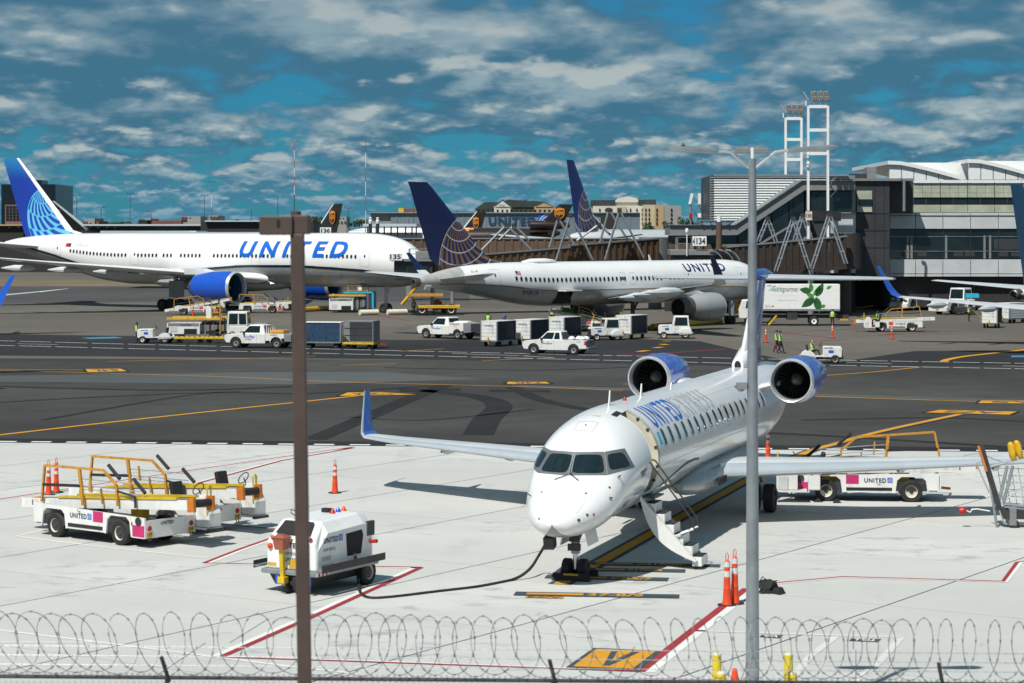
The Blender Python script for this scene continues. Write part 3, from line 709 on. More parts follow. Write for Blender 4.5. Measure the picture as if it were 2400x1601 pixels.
# ================================================================== AIRCRAFT TOOLKIT  (local axes: x forward, y left, z up; nose tip at x = 0)
class Body:
    def __init__(s, st):
        a = np.array(st, float); s.d = a[:, 0]; s.c = [s.pchip(a[:, k]) for k in (1, 2, 3)]; s.L = s.d[-1]
    def pchip(s, y):
        d = s.d; h = np.diff(d); dl = np.diff(y) / h; m = np.zeros(len(y))
        m[1:-1] = np.where(dl[:-1] * dl[1:] > 0, 2 * dl[:-1] * dl[1:] / (dl[:-1] + dl[1:] + 1e-12), 0); m[0], m[-1] = dl[0], dl[-1]
        return y, m
    def ev(s, k, x):
        y, m = s.c[k]; x = min(max(x, s.d[0]), s.d[-1]); i = min(max(int(np.searchsorted(s.d, x)) - 1, 0), len(s.d) - 2)
        h = s.d[i + 1] - s.d[i]; t = (x - s.d[i]) / h
        return (y[i] * (2 * t ** 3 - 3 * t * t + 1) + h * m[i] * (t ** 3 - 2 * t * t + t) + y[i + 1] * (-2 * t ** 3 + 3 * t * t) + h * m[i + 1] * (t ** 3 - t * t))
    def hh(s, d): return max(.02, (s.ev(1, d) - s.ev(2, d)) / 2)
    def S(s, d, th, off=0.0):
        w = max(.005, s.ev(0, d)); zt, zb = s.ev(1, d), s.ev(2, d); hh = (zt - zb) / 2
        return Vector((-d, (w + off) * math.sin(th), (zt + zb) / 2 + (hh + off) * math.cos(th)))
def fuselage(body, parent, matfn, nd=90, nth=48, holes=(), name='fuselage', nose_pow=1.8):
    ds = [body.L * (.5 * (i / nd) + .5 * (i / nd) ** nose_pow) for i in range(nd + 1)]
    for h in holes: ds += [h[0], h[1]]
    ths = [-math.pi + 2 * math.pi * i / nth for i in range(nth)]
    for h in holes: ths += [h[2], h[3]]
    ds = sorted(set(round(q, 5) for q in ds)); ths = sorted(set(round(q, 5) for q in ths)); n = len(ths)
    mb = MB(); vs = [body.S(d, t) for d in ds for t in ths]; byM = {}
    for i in range(len(ds) - 1):
        for j in range(n):
            t0 = ths[j]; t1 = ths[(j + 1) % n] if j < n - 1 else ths[0] + 2 * math.pi
            dm, tm = (ds[i] + ds[i + 1]) / 2, (t0 + t1) / 2
            if any(h[0] < dm < h[1] and h[2] < tm < h[3] for h in holes): continue
            byM.setdefault(matfn(dm, tm), []).append((i * n + j, i * n + (j + 1) % n, (i + 1) * n + (j + 1) % n, (i + 1) * n + j))
    mb.v = [tuple(v) for v in vs]
    for m, fs in byM.items():
        k = mb.slot(m); mb.f += fs; mb.mi += [k] * len(fs)
    mb.f.append(tuple((len(ds) - 1) * n + j for j in range(n))); mb.mi.append(0)
    return mb.build(name, parent, smooth=True, ang=60)
def round_poly(w, h, n=3, r=None):
    r = min(w, h) * .45 if r is None else r; out = []
    for cx, cy, a0 in ((w / 2 - r, h / 2 - r, 0), (-w / 2 + r, h / 2 - r, 90), (-w / 2 + r, -h / 2 + r, 180), (w / 2 - r, -h / 2 + r, 270)):
        for i in range(n + 1): a = R(a0 + 90 * i / n); out.append((cx + r * math.cos(a), cy + r * math.sin(a)))
    return out
def body_patch(body, parent, name, d, th, w, h, side, m, off=.012, frame=None, r=None):
    hh = body.hh(d)
    def ring(k, o): return [body.S(d + u * k, side * (th - v * k / hh), o) for u, v in round_poly(w, h, 3, r)]
    mb = MB(); q = ring(1, off); c = body.S(d, side * th, off); n = len(q)
    mb.add([c] + q, [(0, 1 + i, 1 + (i + 1) % n) for i in range(n)], m)
    if frame:
        a = ring(1, off + .004); b = ring(1.28, off)
        mb.add(a + b, [(i, (i + 1) % n, n + (i + 1) % n, n + i) for i in range(n)], frame)
    return mb.build(name, parent, smooth=False)
def body_windows(body, parent, d0, step, n, th, w, h, side, skip=(), frame=None, m=None, name='cabin_window'):
    for i in range(n):
        if i in skip: continue
        body_patch(body, parent, name, d0 + i * step, th(d0 + i * step) if callable(th) else th, w, h, side, m or M_GLASS, frame=frame)
def body_strip(body, parent, name, pts, w, m, off=.008, seg=4):
    P_ = []
    for (d0, t0), (d1, t1) in zip(pts[:-1], pts[1:]):
        for k in range(seg): P_.append((d0 + (d1 - d0) * k / seg, t0 + (t1 - t0) * k / seg))
    P_.append(pts[-1]); vs = []
    for i, (d, t) in enumerate(P_):
        a = P_[max(0, i - 1)]; b = P_[min(len(P_) - 1, i + 1)]; hh = body.hh(d)
        dx, dy = b[0] - a[0], (b[1] - a[1]) * hh; l = math.hypot(dx, dy) or 1; nx, ny = -dy / l, dx / l
        for s in (-1, 1): vs.append(body.S(d + nx * s * w / 2, t + ny * s * w / 2 / hh, off))
    mb = MB(); mb.add(vs, [(2 * i, 2 * i + 1, 2 * i + 3, 2 * i + 2) for i in range(len(P_) - 1)], m); return mb.build(name, parent, smooth=True)
def body_outline(body, parent, d0, d1, t0, t1, side, w=.035, m=None, name='door_outline'):
    m = m or M_LGREY
    pts = [(d0, side * t0), (d1, side * t0), (d1, side * t1), (d0, side * t1), (d0, side * t0)]
    return body_strip(body, parent, name, pts, w, m, off=.006, seg=8)
def body_text(body, parent, s, d, th, w, h, side, m, bold=0.0, shear=0.0, space=1.0, off=.012, name='lettering', slope=0.0):
    pts, fs = text_fit(s, w, h, bold, shear, space, grid=max(.12, h / 5)); hh = body.hh(d); vs = []
    for u, v in pts:
        dd = d + u if side > 0 else d - u
        vs.append(body.S(dd, side * (th - (v + slope * u) / hh), off))
    mb = MB(); mb.add(vs, fs, m); return mb.build(name, parent, smooth=False)
AF = [1.0, .72, .45, .25, .12, .04, .008]
def airfoil(le, chord, nrm, t):
    yt = lambda x: 5 * t * (.2969 * math.sqrt(x) - .126 * x - .3516 * x * x + .2843 * x ** 3 - .1036 * x ** 4)
    le, nrm = Vector(le), Vector(nrm).normalized(); ex = Vector((-1, 0, 0))
    up = [le + ex * chord * x + nrm * chord * yt(x) for x in AF]
    lo = [le + ex * chord * x - nrm * chord * yt(x) * .85 for x in AF[::-1][0:6]]
    return up + [le] + lo
def wing_mesh(secs, m, m_le=None, m_low=None):
    rings = [airfoil(*s) for s in secs]; n = len(rings[0]); mb = MB(); vs = [v for r in rings for v in r]
    mb.v = [tuple(v) for v in vs]
    for j in range(len(rings) - 1):
        for i in range(n):
            f = (j * n + i, j * n + (i + 1) % n, (j + 1) * n + (i + 1) % n, (j + 1) * n + i)
            mm = m_le if (m_le and 4 <= i <= 9) else (m_low if (m_low and i > 9) else m)
            mb.f.append(f); mb.mi.append(mb.slot(mm))
    mb.f.append(tuple(range(n))); mb.mi.append(0); mb.f.append(tuple((len(rings) - 1) * n + i for i in range(n))); mb.mi.append(0)
    return mb
def hsec(d, y, z, chord, t=.12): return ((-d, y, z), chord, (0, 0, 1), t)
def vsec(d, z, chord, t=.11): return ((-d, 0, z), chord, (0, 1, 0), t)
WHEELS = {}
def wheel(parent, loc, r, w, rim=None, name='wheel', rz=0.0, n=20):
    rim = rim or M_WHITE; key = (r, w, rim.name, n)
    if key not in WHEELS:
        mb = MB(); mb.lathe([(-w / 2, r * .55), (-w / 2, r * .90), (-w * .36, r), (w * .36, r), (w / 2, r * .90), (w / 2, r * .55)], (0, 0, 0), (0, 1, 0), M_BLACK, n)
        mb.lathe([(-w / 2 * .7, r * .2), (-w / 2 * .7, r * .5)], (0, 0, 0), (0, 1, 0), M_DKMETAL, n)
        t = mb.mesh('tyre')
        mb = MB()
        for s in (-1, 1):
            mb.lathe([(s * w * .50, r * .60), (s * w * .47, r * .54), (s * w * .34, r * .47), (s * w * .33, r * .20)], (0, 0, 0), (0, 1, 0), rim, n)
            mb.lathe([(s * w * .33, r * .20), (s * w * .46, r * .15), (s * w * .48, 0.001)], (0, 0, 0), (0, 1, 0), M_DKMETAL, 10)
        WHEELS[key] = (t, mb.mesh('rim'))
    o = link(name, WHEELS[key][0], parent); o.location = loc; o.rotation_euler = (0, 0, rz); link('rim', WHEELS[key][1], o); return o
def nacelle(parent, d, y, z, r, L, cowl, lip=None, blades=22, exhaust=True, n=40, name='engine', cut=.78, duct=None):
    o = Vector((-d, y, z)); ax = Vector((-1, 0, 0)); lip = lip or M_LIP
    mb = MB(); mb.lathe([(L * .06, r * .955), (L * .16, r * .992), (L * .34, r), (L * .6, r * .965), (L * .82, r * .88), (L, r * cut), (L * .985, r * (cut - .05)), (L * .8, r * (cut - .06))], o, ax, cowl, n)
    e = mb.build(name, parent)
    mb = MB(); mb.lathe([(L * .10, r * .80), (L * .03, r * .815), (L * .004, r * .85), (0, r * .885), (L * .012, r * .92), (L * .06, r * .957)], o, ax, lip, n); mb.build('intake_lip', e)
    mb = MB(); mb.lathe([(L * .10, r * .802), (L * .38, r * .81)], o, ax, duct or M_DGREY, n); mb.build('intake_duct', e)
    mb = MB(); mb.lathe([(L * .375, r * .82), (L * .376, .002)], o, ax, M_DARK, n)
    for i in range(blades):
        a = 2 * math.pi * i / blades; da = 2 * math.pi / blades * .62
        p = [o + ax * (L * (.30 + dx)) + Vector((0, math.cos(q), math.sin(q))) * r * k for k, q, dx in ((.24, a, 0), (.79, a + .06, 0), (.79, a + da + .06, .05), (.24, a + da, .06))]
        mb.add(p, [(0, 1, 2, 3)], M_FAN)
    mb.build('fan', e)
    mb = MB(); mb.lathe([(L * .16, .004), (L * .20, r * .10), (L * .26, r * .20), (L * .32, r * .27)], o, ax, M_SPIN, 24); mb.build('spinner', e)
    if exhaust:
        mb = MB(); mb.lathe([(L * .80, r * .60), (L * 1.0, r * .56), (L * 1.14, r * .46), (L * 1.13, r * .42), (L * .9, r * .40)], o, ax, M_NOZZ, n); mb.lathe([(L * .95, r * .34), (L * 1.15, r * .24), (L * 1.3, .02)], o, ax, M_NOZZ, n); mb.build('exhaust_nozzle', e)
    return e
M_LIP = mat('satin_intake_lip', (.62, .64, .66), .3, metal=.45, var=.04)
M_FAN = mat('fan_blade', (.13, .135, .14), .4, metal=.5, var=.2)
M_SPIN = mat('spinner_grey', (.22, .22, .21), .4, var=.1)
M_NOZZ = mat('heat_stained_nozzle', (.17, .15, .135), .45, metal=.7, var=.25, scale=1.2)
def globe_fin_mat(name, base, dark, stripe, line, P0, phimax, nper, step, curve, lw, grad=None, phimin=-40):
    m = bpy.data.materials.new(name); m.use_nodes = True; t = NT(m.node_tree); bs = m.node_tree.nodes['Principled BSDF']
    X, Yc, Z = t.sep(t.n('ShaderNodeTexCoord').outputs['Object'])
    aft = t.m('SUBTRACT', P0[0], X); dn = t.m('SUBTRACT', P0[1], Z)
    r = t.m('SQRT', t.m('ADD', t.m('MULTIPLY', aft, aft), t.m('MULTIPLY', dn, dn)))
    phi = t.m('ADD', t.m('ARCTAN2', aft, dn), t.m('MULTIPLY', r, curve))
    inside = t.m('MULTIPLY', t.m('LESS_THAN', phi, R(phimax)), t.m('GREATER_THAN', phi, R(phimin)))
    edge = t.m('LESS_THAN', t.m('ABSOLUTE', t.m('MULTIPLY', t.m('SUBTRACT', phi, R(phimax)), r)), lw * 1.2)
    # parallels spread out with distance from the pole
    rr = t.m('POWER', t.m('DIVIDE', r, step), .82)
    fr = t.m('FRACT', rr); lat = t.m('LESS_THAN', t.m('ABSOLUTE', t.m('SUBTRACT', fr, .5)), t.m('DIVIDE', lw * 1.1, step))
    par = t.m('FLOOR', t.m('ADD', rr, .5))
    ph = t.m('MULTIPLY', phi, nper)
    if name.startswith('new'): ph = t.m('ADD', ph, t.m('MULTIPLY', par, .5))
    st = t.m('LESS_THAN', t.m('FRACT', t.m('ADD', ph, 50.0)), .46)
    bc = base if grad is None else t.mix(t.ss(Z, grad[0], grad[1]), base, grad[2])
    gcol = t.mix(st, dark, stripe); gcol = t.mix(lat, gcol, line)
    col = t.mix(inside, bc, gcol); col = t.mix(t.m('MULTIPLY', edge, t.m('GREATER_THAN', dn, 0.0)), col, line)
    t.put(bs.inputs['Base Color'], col); bs.inputs['Roughness'].default_value = .45; bs.inputs['Coat Weight'].default_value = .08
    return m
def shield_decal(parent, x, z, s, side, yoff):
    u = Vector((-side, 0, 0)); v = Vector((0, 0, 1)); n = u.cross(v); o = Vector((x, 0, z)) + n * yoff
    sh = [(-.5, .45), (0, .58), (.5, .45), (.5, -.15), (.35, -.42), (0, -.62), (-.35, -.42), (-.5, -.15)]
    mb = MB(); mb.add([o + u * a * s + v * b * s for a, b in sh], [tuple(range(8))], M_UPSY)
    mb.add([o + n * .03 + u * a * s * .82 + v * b * s * .86 for a, b in sh], [tuple(range(8))], M_UPSB); mb.add([o + n * .05 + u * a * s * .82 + v * (b * .28 + .33) * s for a, b in sh[:3] + [(.5, .1), (-.5, -.35)]], [(0, 1, 2, 3, 4)], M_UPSY)
    e = mb.build('shield_emblem', parent, smooth=False)
    sign_text('ups', 'emblem_lettering', e, o + u * -.36 * s + v * -.30 * s, u, v, M_UPSY, w=.72 * s, h=.5 * s, bold=.03, off=.07); return e
def gear_leg(parent, d, y, ztop, r, wheels, wr, ww, name='landing_gear', rim=None, col=None):
    mb = MB(); col = col or M_METAL; mb.cyl((-d, y, wr), (-d, y, ztop), r, col, n=10); mb.cyl((-d, y, ztop * .55), (-d + .9, y, ztop), r * .5, col, n=8)
    ax = min(q[0] for q in wheels), max(q[0] for q in wheels)
    if ax[1] - ax[0] > .1: mb.bar((-d - ax[0], y, wr), (-d - ax[1], y, wr), .25, .3, col)
    for dx in sorted(set(q[0] for q in wheels)):
        ys = [q[1] for q in wheels if q[0] == dx]; mb.cyl((-d - dx, y + min(ys), wr), (-d - dx, y + max(ys), wr), r * .6, col, n=8)
    g = mb.build(name, parent)
    for dx, dy in wheels: wheel(g, (-d - dx, y + dy, wr), wr, ww, rim or M_GREYP)
    return g

# ================================================================== REGIONAL JET (foreground)
CRJ_A = math.atan2(2796 - 1200, F); ng = G(1349, 1357); SC = 1.07
hx, hy = -math.sin(CRJ_A), -math.cos(CRJ_A)           # direction the nose points
NG_D = 2.06
nose = Vector((ng.x + hx * NG_D * SC, ng.y + hy * NG_D * SC, 0))
CJ = thing('regional_jet', 'white twin engine regional jet with blue engines and its airstair open', 'airplane', nose, math.atan2(hy, hx), sc=SC)
CB = Body([(0, .02, 1.56, 1.52), (.06, .22, 1.73, 1.40), (.18, .40, 1.87, 1.30), (.4, .60, 2.03, 1.22), (.8, .83, 2.25, 1.165), (1.2, .98, 2.45, 1.15), (1.55, 1.08, 2.66, 1.16), (1.8, 1.13, 2.88, 1.17), (2.1, 1.18, 3.14, 1.19), (2.4, 1.22, 3.36, 1.21),
           (2.8, 1.26, 3.56, 1.23), (3.3, 1.30, 3.72, 1.245), (4.0, 1.33, 3.85, 1.26), (5.0, 1.345, 3.94, 1.27), (6.0, 1.345, 3.96, 1.27), (20, 1.345, 3.96, 1.27), (23, 1.30, 3.96, 1.5), (26, 1.02, 3.92, 2.2), (28.6, .62, 3.75, 2.85), (30.2, .25, 3.55, 3.15)])
def cline(d): return R(128 - 10 * max(0, min(1, (d - 5) / 4)) ** 2 + 0 * d)
def crj_mat(d, th):
    return M_AGREY if abs(th) > (R(150) if d < 5.2 else R(150 - 34 * min(1, (d - 5.2) / 3.2))) else M_AWHITE
DOOR = (4.38, 5.02, R(22), R(128))
fus = fuselage(CB, CJ, crj_mat, 110, 64, holes=[DOOR])
def pz(px, py):                                       # photo pixel -> point and normal on the jet's skin (in its own frame)
    o = CJ_INV @ Vector((0, 0, HC)); t = CJ_INV @ (Vector((0, 0, HC)) + Vector(((px - 1200) / F, 1, -(py - YH) / F)))
    h = CRJ_BVH.ray_cast(o, (t - o).normalized()); return h[0], h[1]
bpy.context.view_layer.update()
CJ_INV = CJ.matrix_world.inverted(); _m = fus.data
CRJ_BVH = BVHTree.FromPolygons([v.co for v in _m.vertices], [tuple(p.vertices) for p in _m.polygons])
def skin_quad(name, parent, c4, m, off, nu=8, nv=6, mirror=False, rnd=0.0):
    vs = []
    for j in range(nv + 1):
        for i in range(nu + 1):
            u, v = i / nu, j / nv
            if rnd:                                   # pull the corners in for rounded panes
                cu, cv = abs(u - .5) * 2, abs(v - .5) * 2; k = 1 - rnd * (cu * cv) ** 4; u, v = .5 + (u - .5) * k, .5 + (v - .5) * k
            q = [(c4[0][a] * (1 - u) + c4[1][a] * u) * (1 - v) + (c4[3][a] * (1 - u) + c4[2][a] * u) * v for a in (0, 1)]
            p, n = pz(*q)
            if p is None: p, n = Vector((0, 0, 2)), Vector((1, 0, 0))
            if n.x < 0 and n.y < 0: n = -n
            p = p + n * off
            vs.append(Vector((p.x, -p.y, p.z)) if mirror else p)
    mb = MB(); mb.add(vs, [(j * (nu + 1) + i, j * (nu + 1) + i + 1, (j + 1) * (nu + 1) + i + 1, (j + 1) * (nu + 1) + i) for j in range(nv) for i in range(nu)], m)
    return mb.build(name, parent, smooth=True)
M_FRAMEG = mat('window_frame_grey', (.17, .185, .19), .4, metal=.3, var=.08)
for mir in (False, True):
    wf = skin_quad('windshield_frame', CJ, [(1341, 1059.5), (1416, 1059), (1424, 1114), (1335, 1115)], M_FRAMEG, .006, mirror=mir)
    skin_quad('windshield_pane', wf, [(1348, 1066), (1411, 1066), (1417, 1109), (1340, 1110)], M_GLASS, .014, mirror=mir, rnd=.10)
    wf = skin_quad('side_window_frame', CJ, [(1416.5, 1059), (1464, 1051), (1488, 1095), (1424.5, 1113.5)], M_FRAMEG, .006, mirror=mir)
    skin_quad('side_window_pane', wf, [(1422, 1066), (1459, 1060), (1478, 1092), (1429, 1103)], M_GLASS, .014, mirror=mir, rnd=.10)
# wipers
for a, b, c in (((1339, 1112), (1344, 1086), (1349, 1066)), ((1334, 1112), (1340, 1086), (1345, 1066))):
    pts = [pz(*q) for q in (a, b, c)]
    mb = MB(); mb.tube([p + n * .035 for p, n in pts], .018, M_METAL, 6); mb.build('wiper', CJ)
for a, b in (((1336, 1113), (1300, 1126)), ((1337, 1113), (1356, 1128))):
    pts = [pz(a[0] + (b[0] - a[0]) * t, a[1] + (b[1] - a[1]) * t) for t in (0, .33, .66, 1)]
    mb = MB(); mb.tube([p + n * .03 for p, n in pts], .012, M_DKMETAL, 5); mb.build('wiper_arm', CJ)
# door opening: jamb, inner shell
for h0, h1, nm in ((DOOR[0], DOOR[0], 'fore_jamb'), (DOOR[1], DOOR[1], 'aft_jamb')):
    mb = MB(); N = 18; vs = []
    for i in range(N + 1):
        th = DOOR[2] + (DOOR[3] - DOOR[2]) * i / N; vs += [CB.S(h0, th, .006), CB.S(h0, th, -.16 if h0 < 4.6 else -.5)]
    mb.add(vs, [(2 * i, 2 * i + 1, 2 * i + 3, 2 * i + 2) for i in range(N)], M_CREAM); mb.build(nm, CJ)
for th, nm in ((DOOR[2], 'door_header'), (DOOR[3], 'door_sill')):
    mb = MB(); mb.add([CB.S(DOOR[0], th, .004), CB.S(DOOR[1], th, .004), CB.S(DOOR[1], th, -.16), CB.S(DOOR[0], th, -.16)], [(0, 1, 2, 3)], M_DKMETAL); mb.build(nm, CJ)
mb = MB(); N = 14; vs = []
for i in range(N + 1):
    th = R(10) + (R(140) - R(10)) * i / N; vs += [CB.S(DOOR[0] - .4, th, -.17 if i % 2 else -.2), CB.S(DOOR[1] + .1, th, -.55)]
mb.add(vs, [(2 * i, 2 * i + 1, 2 * i + 3, 2 * i + 2) for i in range(N)], M_DARK); mb.build('cabin_lining', CJ)
rim_pts = [(DOOR[1] + .05, DOOR[2] + (DOOR[3] - DOOR[2]) * i / 20) for i in range(21)]
body_strip(CB, CJ, 'door_frame', rim_pts, .13, M_CREAM, off=.012, seg=1)
body_strip(CB, CJ, 'door_seal', [(DOOR[1] + .125, t) for _, t in rim_pts], .03, M_BLACKP, off=.016, seg=1)
for k in (3, 6, 10, 14, 17): p = CB.S(DOOR[1] + .02, rim_pts[k][1], -.02); mb = MB(); mb.cbox(p, (.09, .07, .06), M_DKMETAL); mb.build('door_latch', CJ, smooth=False)
body_patch(CB, CJ, 'door_vent_panel', DOOR[0] - .05, DOOR[2] - R(3), .55, .16, 1, M_DARK, off=.006, r=.03)
# cabin windows, port side and starboard side
for side in (1, -1): body_windows(CB, CJ, 6.05, .80, 18 if side > 0 else 17, R(68), .28, .46, side, frame=M_LGREY)
body_patch(CB, CJ, 'blue_placard', 5.62, R(68), .22, .34, 1, M_CYAN, r=.03)
body_outline(CB, CJ, 13.7, 14.3, R(56), R(84), 1)
M_LTXT = mat('silver_letter', (.50, .52, .54), .4, var=.03)
body_text(CB, CJ, 'UNITED', 5.72, R(56.5), 3.35, .80, 1, M_UBLUE, bold=.012, space=1.28)
body_text(CB, CJ, 'EXPRESS', 9.22, R(56.5), 3.9, .80, 1, M_LTXT, bold=.0, space=1.28)
body_text(CB, CJ, 'N551GJ', 17.2, R(52), 1.5, .34, 1, M_NAVY, bold=.03)
body_patch(CB, CJ, 'flag', 19.2, R(50), .55, .34, 1, M_RED, r=.02)
for k in (-1, 0, 1): body_patch(CB, CJ, 'flag_stripe', 19.2, R(50) + k * .075, .53, .04, 1, M_WHITE, off=.02, r=.01)
body_patch(CB, CJ, 'flag_canton', 19.05, R(46.5), .24, .18, 1, M_NAVY, off=.03, r=.01)
body_text(CB, CJ, '551', 2.55, R(128), .34, .20, 1, M_BLK_T, bold=.02)
body_text(CB, CJ, 'BOMBARDIER', 3.35, R(93), .5, .07, 1, M_BLK_T, bold=.03)
body_text(CB, CJ, 'CRJ550', 3.42, R(98), .34, .10, 1, M_BLK_T, bold=.03)
body_text(CB, CJ, 'Operated by GoJet Airlines', 3.2, R(118), .85, .09, 1, M_UBLUE)
body_strip(CB, CJ, 'navy_swoosh', [(5.2, R(134)), (6.4, R(124)), (7.6, R(114)), (8.6, R(108)), (9.6, R(108)), (10.2, R(110))], .07, M_CHEAT, off=.012, seg=5)
body_outline(CB, CJ, 2.72, 3.25, R(-11), R(11), 1, w=.022, m=M_LGREY, name='roof_hatch_outline')
body_patch(CB, CJ, 'hatch_latch', 3.0, 0, .07, .03, 1, M_BLACKP)
body_patch(CB, CJ, 'roof_step_plate', 3.75, R(3), .10, .2, 1, M_CREAM, r=.01)
for d, h in ((5.2, .38), (8.6, .32), (12.2, .12)):
    mb = MB(); mb.prism([(-d, CB.ev(1, d) - .05), (-d - .18, CB.ev(1, d) - .05), (-d - .2, CB.ev(1, d) + h), (-d - .13, CB.ev(1, d) + h)], -.012, .012, M_WHITE); mb.build('antenna_blade', CJ, smooth=False)
mb = MB(); mb.lathe([(0, .055), (.05, .05), (.09, .02)], (-6.9, 0, CB.ev(1, 6.9)), (0, 0, 1), M_RED, 12); mb.build('beacon', CJ)
# nose probes and small placards
for px, py, c, w in ((1428, 1143, M_RED, .05), (1373, 1157, M_RED, .05), (1270, 1154, M_RED, .04), (1376, 1207, M_BLACKP, .05), (1391, 1206, M_RED, .05), (1437, 1208, M_BLACKP, .05), (1356, 1219, M_BLACKP, .06), (1264, 1216, M_BLACKP, .04), (1430, 1169, M_METAL, .08)):
    p, n = pz(px, py)
    if p: mb = MB(); mb.cbox(p + n * .006, (.02, w, w), c, rz=math.atan2(n.y, n.x)); mb.build('nose_placard', CJ, smooth=False)
for px, py in ((1450, 1117), (1448, 1120), (1430, 1168), (1247, 1095), (1245, 1163)):
    p, n = pz(px, py)
    if p: mb = MB(); mb.tube([p, p + n * .07, p + n * .10 + Vector((.09, 0, 0))], .014, M_DKMETAL, 6); mb.build('air_probe', CJ)
for d0, t0, d1, t1 in ((.35, R(60), 1.0, R(38)), (.35, R(-60), 1.0, R(-38))): body_strip(CB, CJ, 'radome_strip', [(d0, t0), (d1, t1)], .012, M_LGREY, off=.004)
body_strip(CB, CJ, 'radome_joint', [(1.02, R(a)) for a in range(-150, 151, 15)], .014, M_LGREY, off=.003, seg=1)
for d in (3.75, 5.55, 9.1, 12.9, 16.6, 19.9): body_strip(CB, CJ, 'skin_seam', [(d, R(a)) for a in (range(-150, 151, 12) if d != 3.75 else range(-150, 20, 12))], .014, M_LGREY, off=.003, seg=1)
for th_ in (-95, -38, 38, 97): body_strip(CB, CJ, 'skin_seam', [(d, R(th_)) for d in range(6, 21, 2)], .012, M_LGREY, off=.003, seg=1)
# nose gear and its doors, ground power plug
NGX = NG_D
mb = MB(); mb.cyl((-NGX, 0, .24), (-NGX, 0, 1.3), .07, M_CHROME, n=12); mb.cyl((-NGX, 0, .62), (-NGX, 0, 1.35), .11, M_METAL, n=12); mb.cyl((-NGX, -.3, .24), (-NGX, .3, .24), .05, M_DKMETAL)
mb.cyl((-NGX + .1, 0, .7), (-NGX - .9, 0, 1.3), .05, M_METAL); mb.cbox((-NGX + .12, 0, .78), (.12, .3, .16), M_DKMETAL); mb.cbox((-NGX + .14, 0, .98), (.1, .22, .12), M_BLACKP)
gl = mb.build('nose_gear', CJ)
for s in (-1, 1): wheel(gl, (-NGX, s * .2, .25), .25, .2, M_DKMETAL)
for s in (-1, 1):
    mb = MB(); mb.cbox((-NGX - .35, s * .30, 1.02), (.95, .03, .42), M_WHITE, rx=R(s * 14)); mb.build('gear_door', CJ, smooth=False, bevel=.01)
mb = MB(); mb.cbox((-1.28, -.42, .98), (.28, .26, .30), M_DKMETAL, ry=R(15)); mb.cbox((-1.3, -.42, 1.16), (.2, .2, .14), M_BLACKP); mb.build('power_plug_housing', CJ, smooth=False, bevel=.02)
# main gear
for s in (1, -1):
    g = gear_leg(CJ, 16.08, s * 1.92, 1.6, .10, [(0, .24), (0, -.24)], .43, .30, 'main_gear', M_DKMETAL)
# wings with polished leading edge and blue winglets
W_R, W_T = NG_D + 10.1, NG_D + 15.8
for s in (1, -1):
    secs = [hsec(W_R - .5, s * .9, 1.50, 5.2, .10), hsec(W_R, s * 1.4, 1.55, 4.6, .125), hsec(W_R + 1.75, s * 4.4, 1.58, 3.2, .13), hsec(W_T - .7, s * 10.4, 1.68, 1.75, .11), hsec(W_T, s * 11.5, 1.72, 1.35, .10)]
    w = wing_mesh(secs, M_WINGG, M_BARE).build('wing', CJ)
    t = [hsec(W_T, s * 11.5, 1.72, 1.35, .09), ((-W_T - .25, s * 11.68, 1.82), 1.25, (-.0, -s * .6, .8), .08), ((-W_T - .55, s * 11.78, 2.1), 1.0, (0, -s, .2), .07), ((-W_T - 1.25, s * 11.95, 3.15), .55, (0, -s, .15), .07)]
    wing_mesh(t, M_BLUE, M_BARE).build('winglet', w)
    mb = MB(); mb.loft([[Vector((-(W_R - 3.4 + x), s * (1.02 + .62 * k), 1.50 + a * k * .55)) for a in (-1, -.5, .3, 1, .3, -.5)] if False else [Vector((-(W_R - 3.2 + x), s * (.95 + .6 * k * math.cos(q)), 1.48 + .42 * k * math.sin(q))) for q in [2 * math.pi * i / 14 for i in range(14)]] for x, k in ((0, .25), (.8, .7), (1.8, .92), (3.4, 1.0), (8.0, 1.0), (9.5, .5))], M_AGREY); mb.build('wing_root_fairing', CJ)
    mb = MB(); mb.cbox((-(W_R - 1.0) - .55, s * 1.62, 1.42), (.9, .08, .2), M_DARK); mb.build('landing_light', w, smooth=False, bevel=.02)
    for yy in (3.6, 6.0, 8.6):
        dd = W_R + (yy - 1.4) * .56; mb = MB(); mb.lathe([(0, .03), (.5, .13), (1.4, .14), (2.4, .03)], (-dd - 1.0, s * yy, 1.40), (-1, 0, 0), M_WINGG, 10); mb.build('flap_fairing', w)
# engines on pylons
for s in (1, -1):
    nacelle(CJ, 18.95, s * 2.28, 3.74, .735, 3.5, M_BLUE, blades=26)
    mb = wing_mesh([((-19.9, s * 1.1, 3.45), 2.6, (0, 0, 1), .10), ((-19.7, s * 1.75, 3.6), 2.4, (0, 0, 1), .10)], M_AWHITE); mb.build('engine_pylon', CJ)
# T tail
FZ = 6.81
fm = wing_mesh([vsec(22.0, 3.75, 4.2, .10), vsec(23.0, 4.7, 3.0, .10), vsec(24.7, 6.4, 2.1, .12), vsec(25.0, 6.75, 2.0, .12)], M_BLUE, M_AWHITE); fm.build('vertical_fin', CJ)
mb = MB(); mb.loft([[Vector((-d, k * .30 * math.cos(q), z + k * .33 * math.sin(q))) for q in [2 * math.pi * i / 14 for i in range(14)]] for d, z, k in ((22.0, 4.02, .62), (22.06, 4.02, .72), (22.5, 4.06, .9), (23.2, 4.25, .95), (24.2, 4.6, .75), (25.2, 4.9, .3))], M_AWHITE); mb.build('fin_root_intake', CJ)
mb = MB(); mb.add([Vector((-21.985, .11 * math.cos(q), 4.02 + .155 * math.sin(q))) for q in [2 * math.pi * i / 14 for i in range(14)]], [tuple(range(14))], M_DARK); mb.build('intake_mouth', CJ, smooth=False)
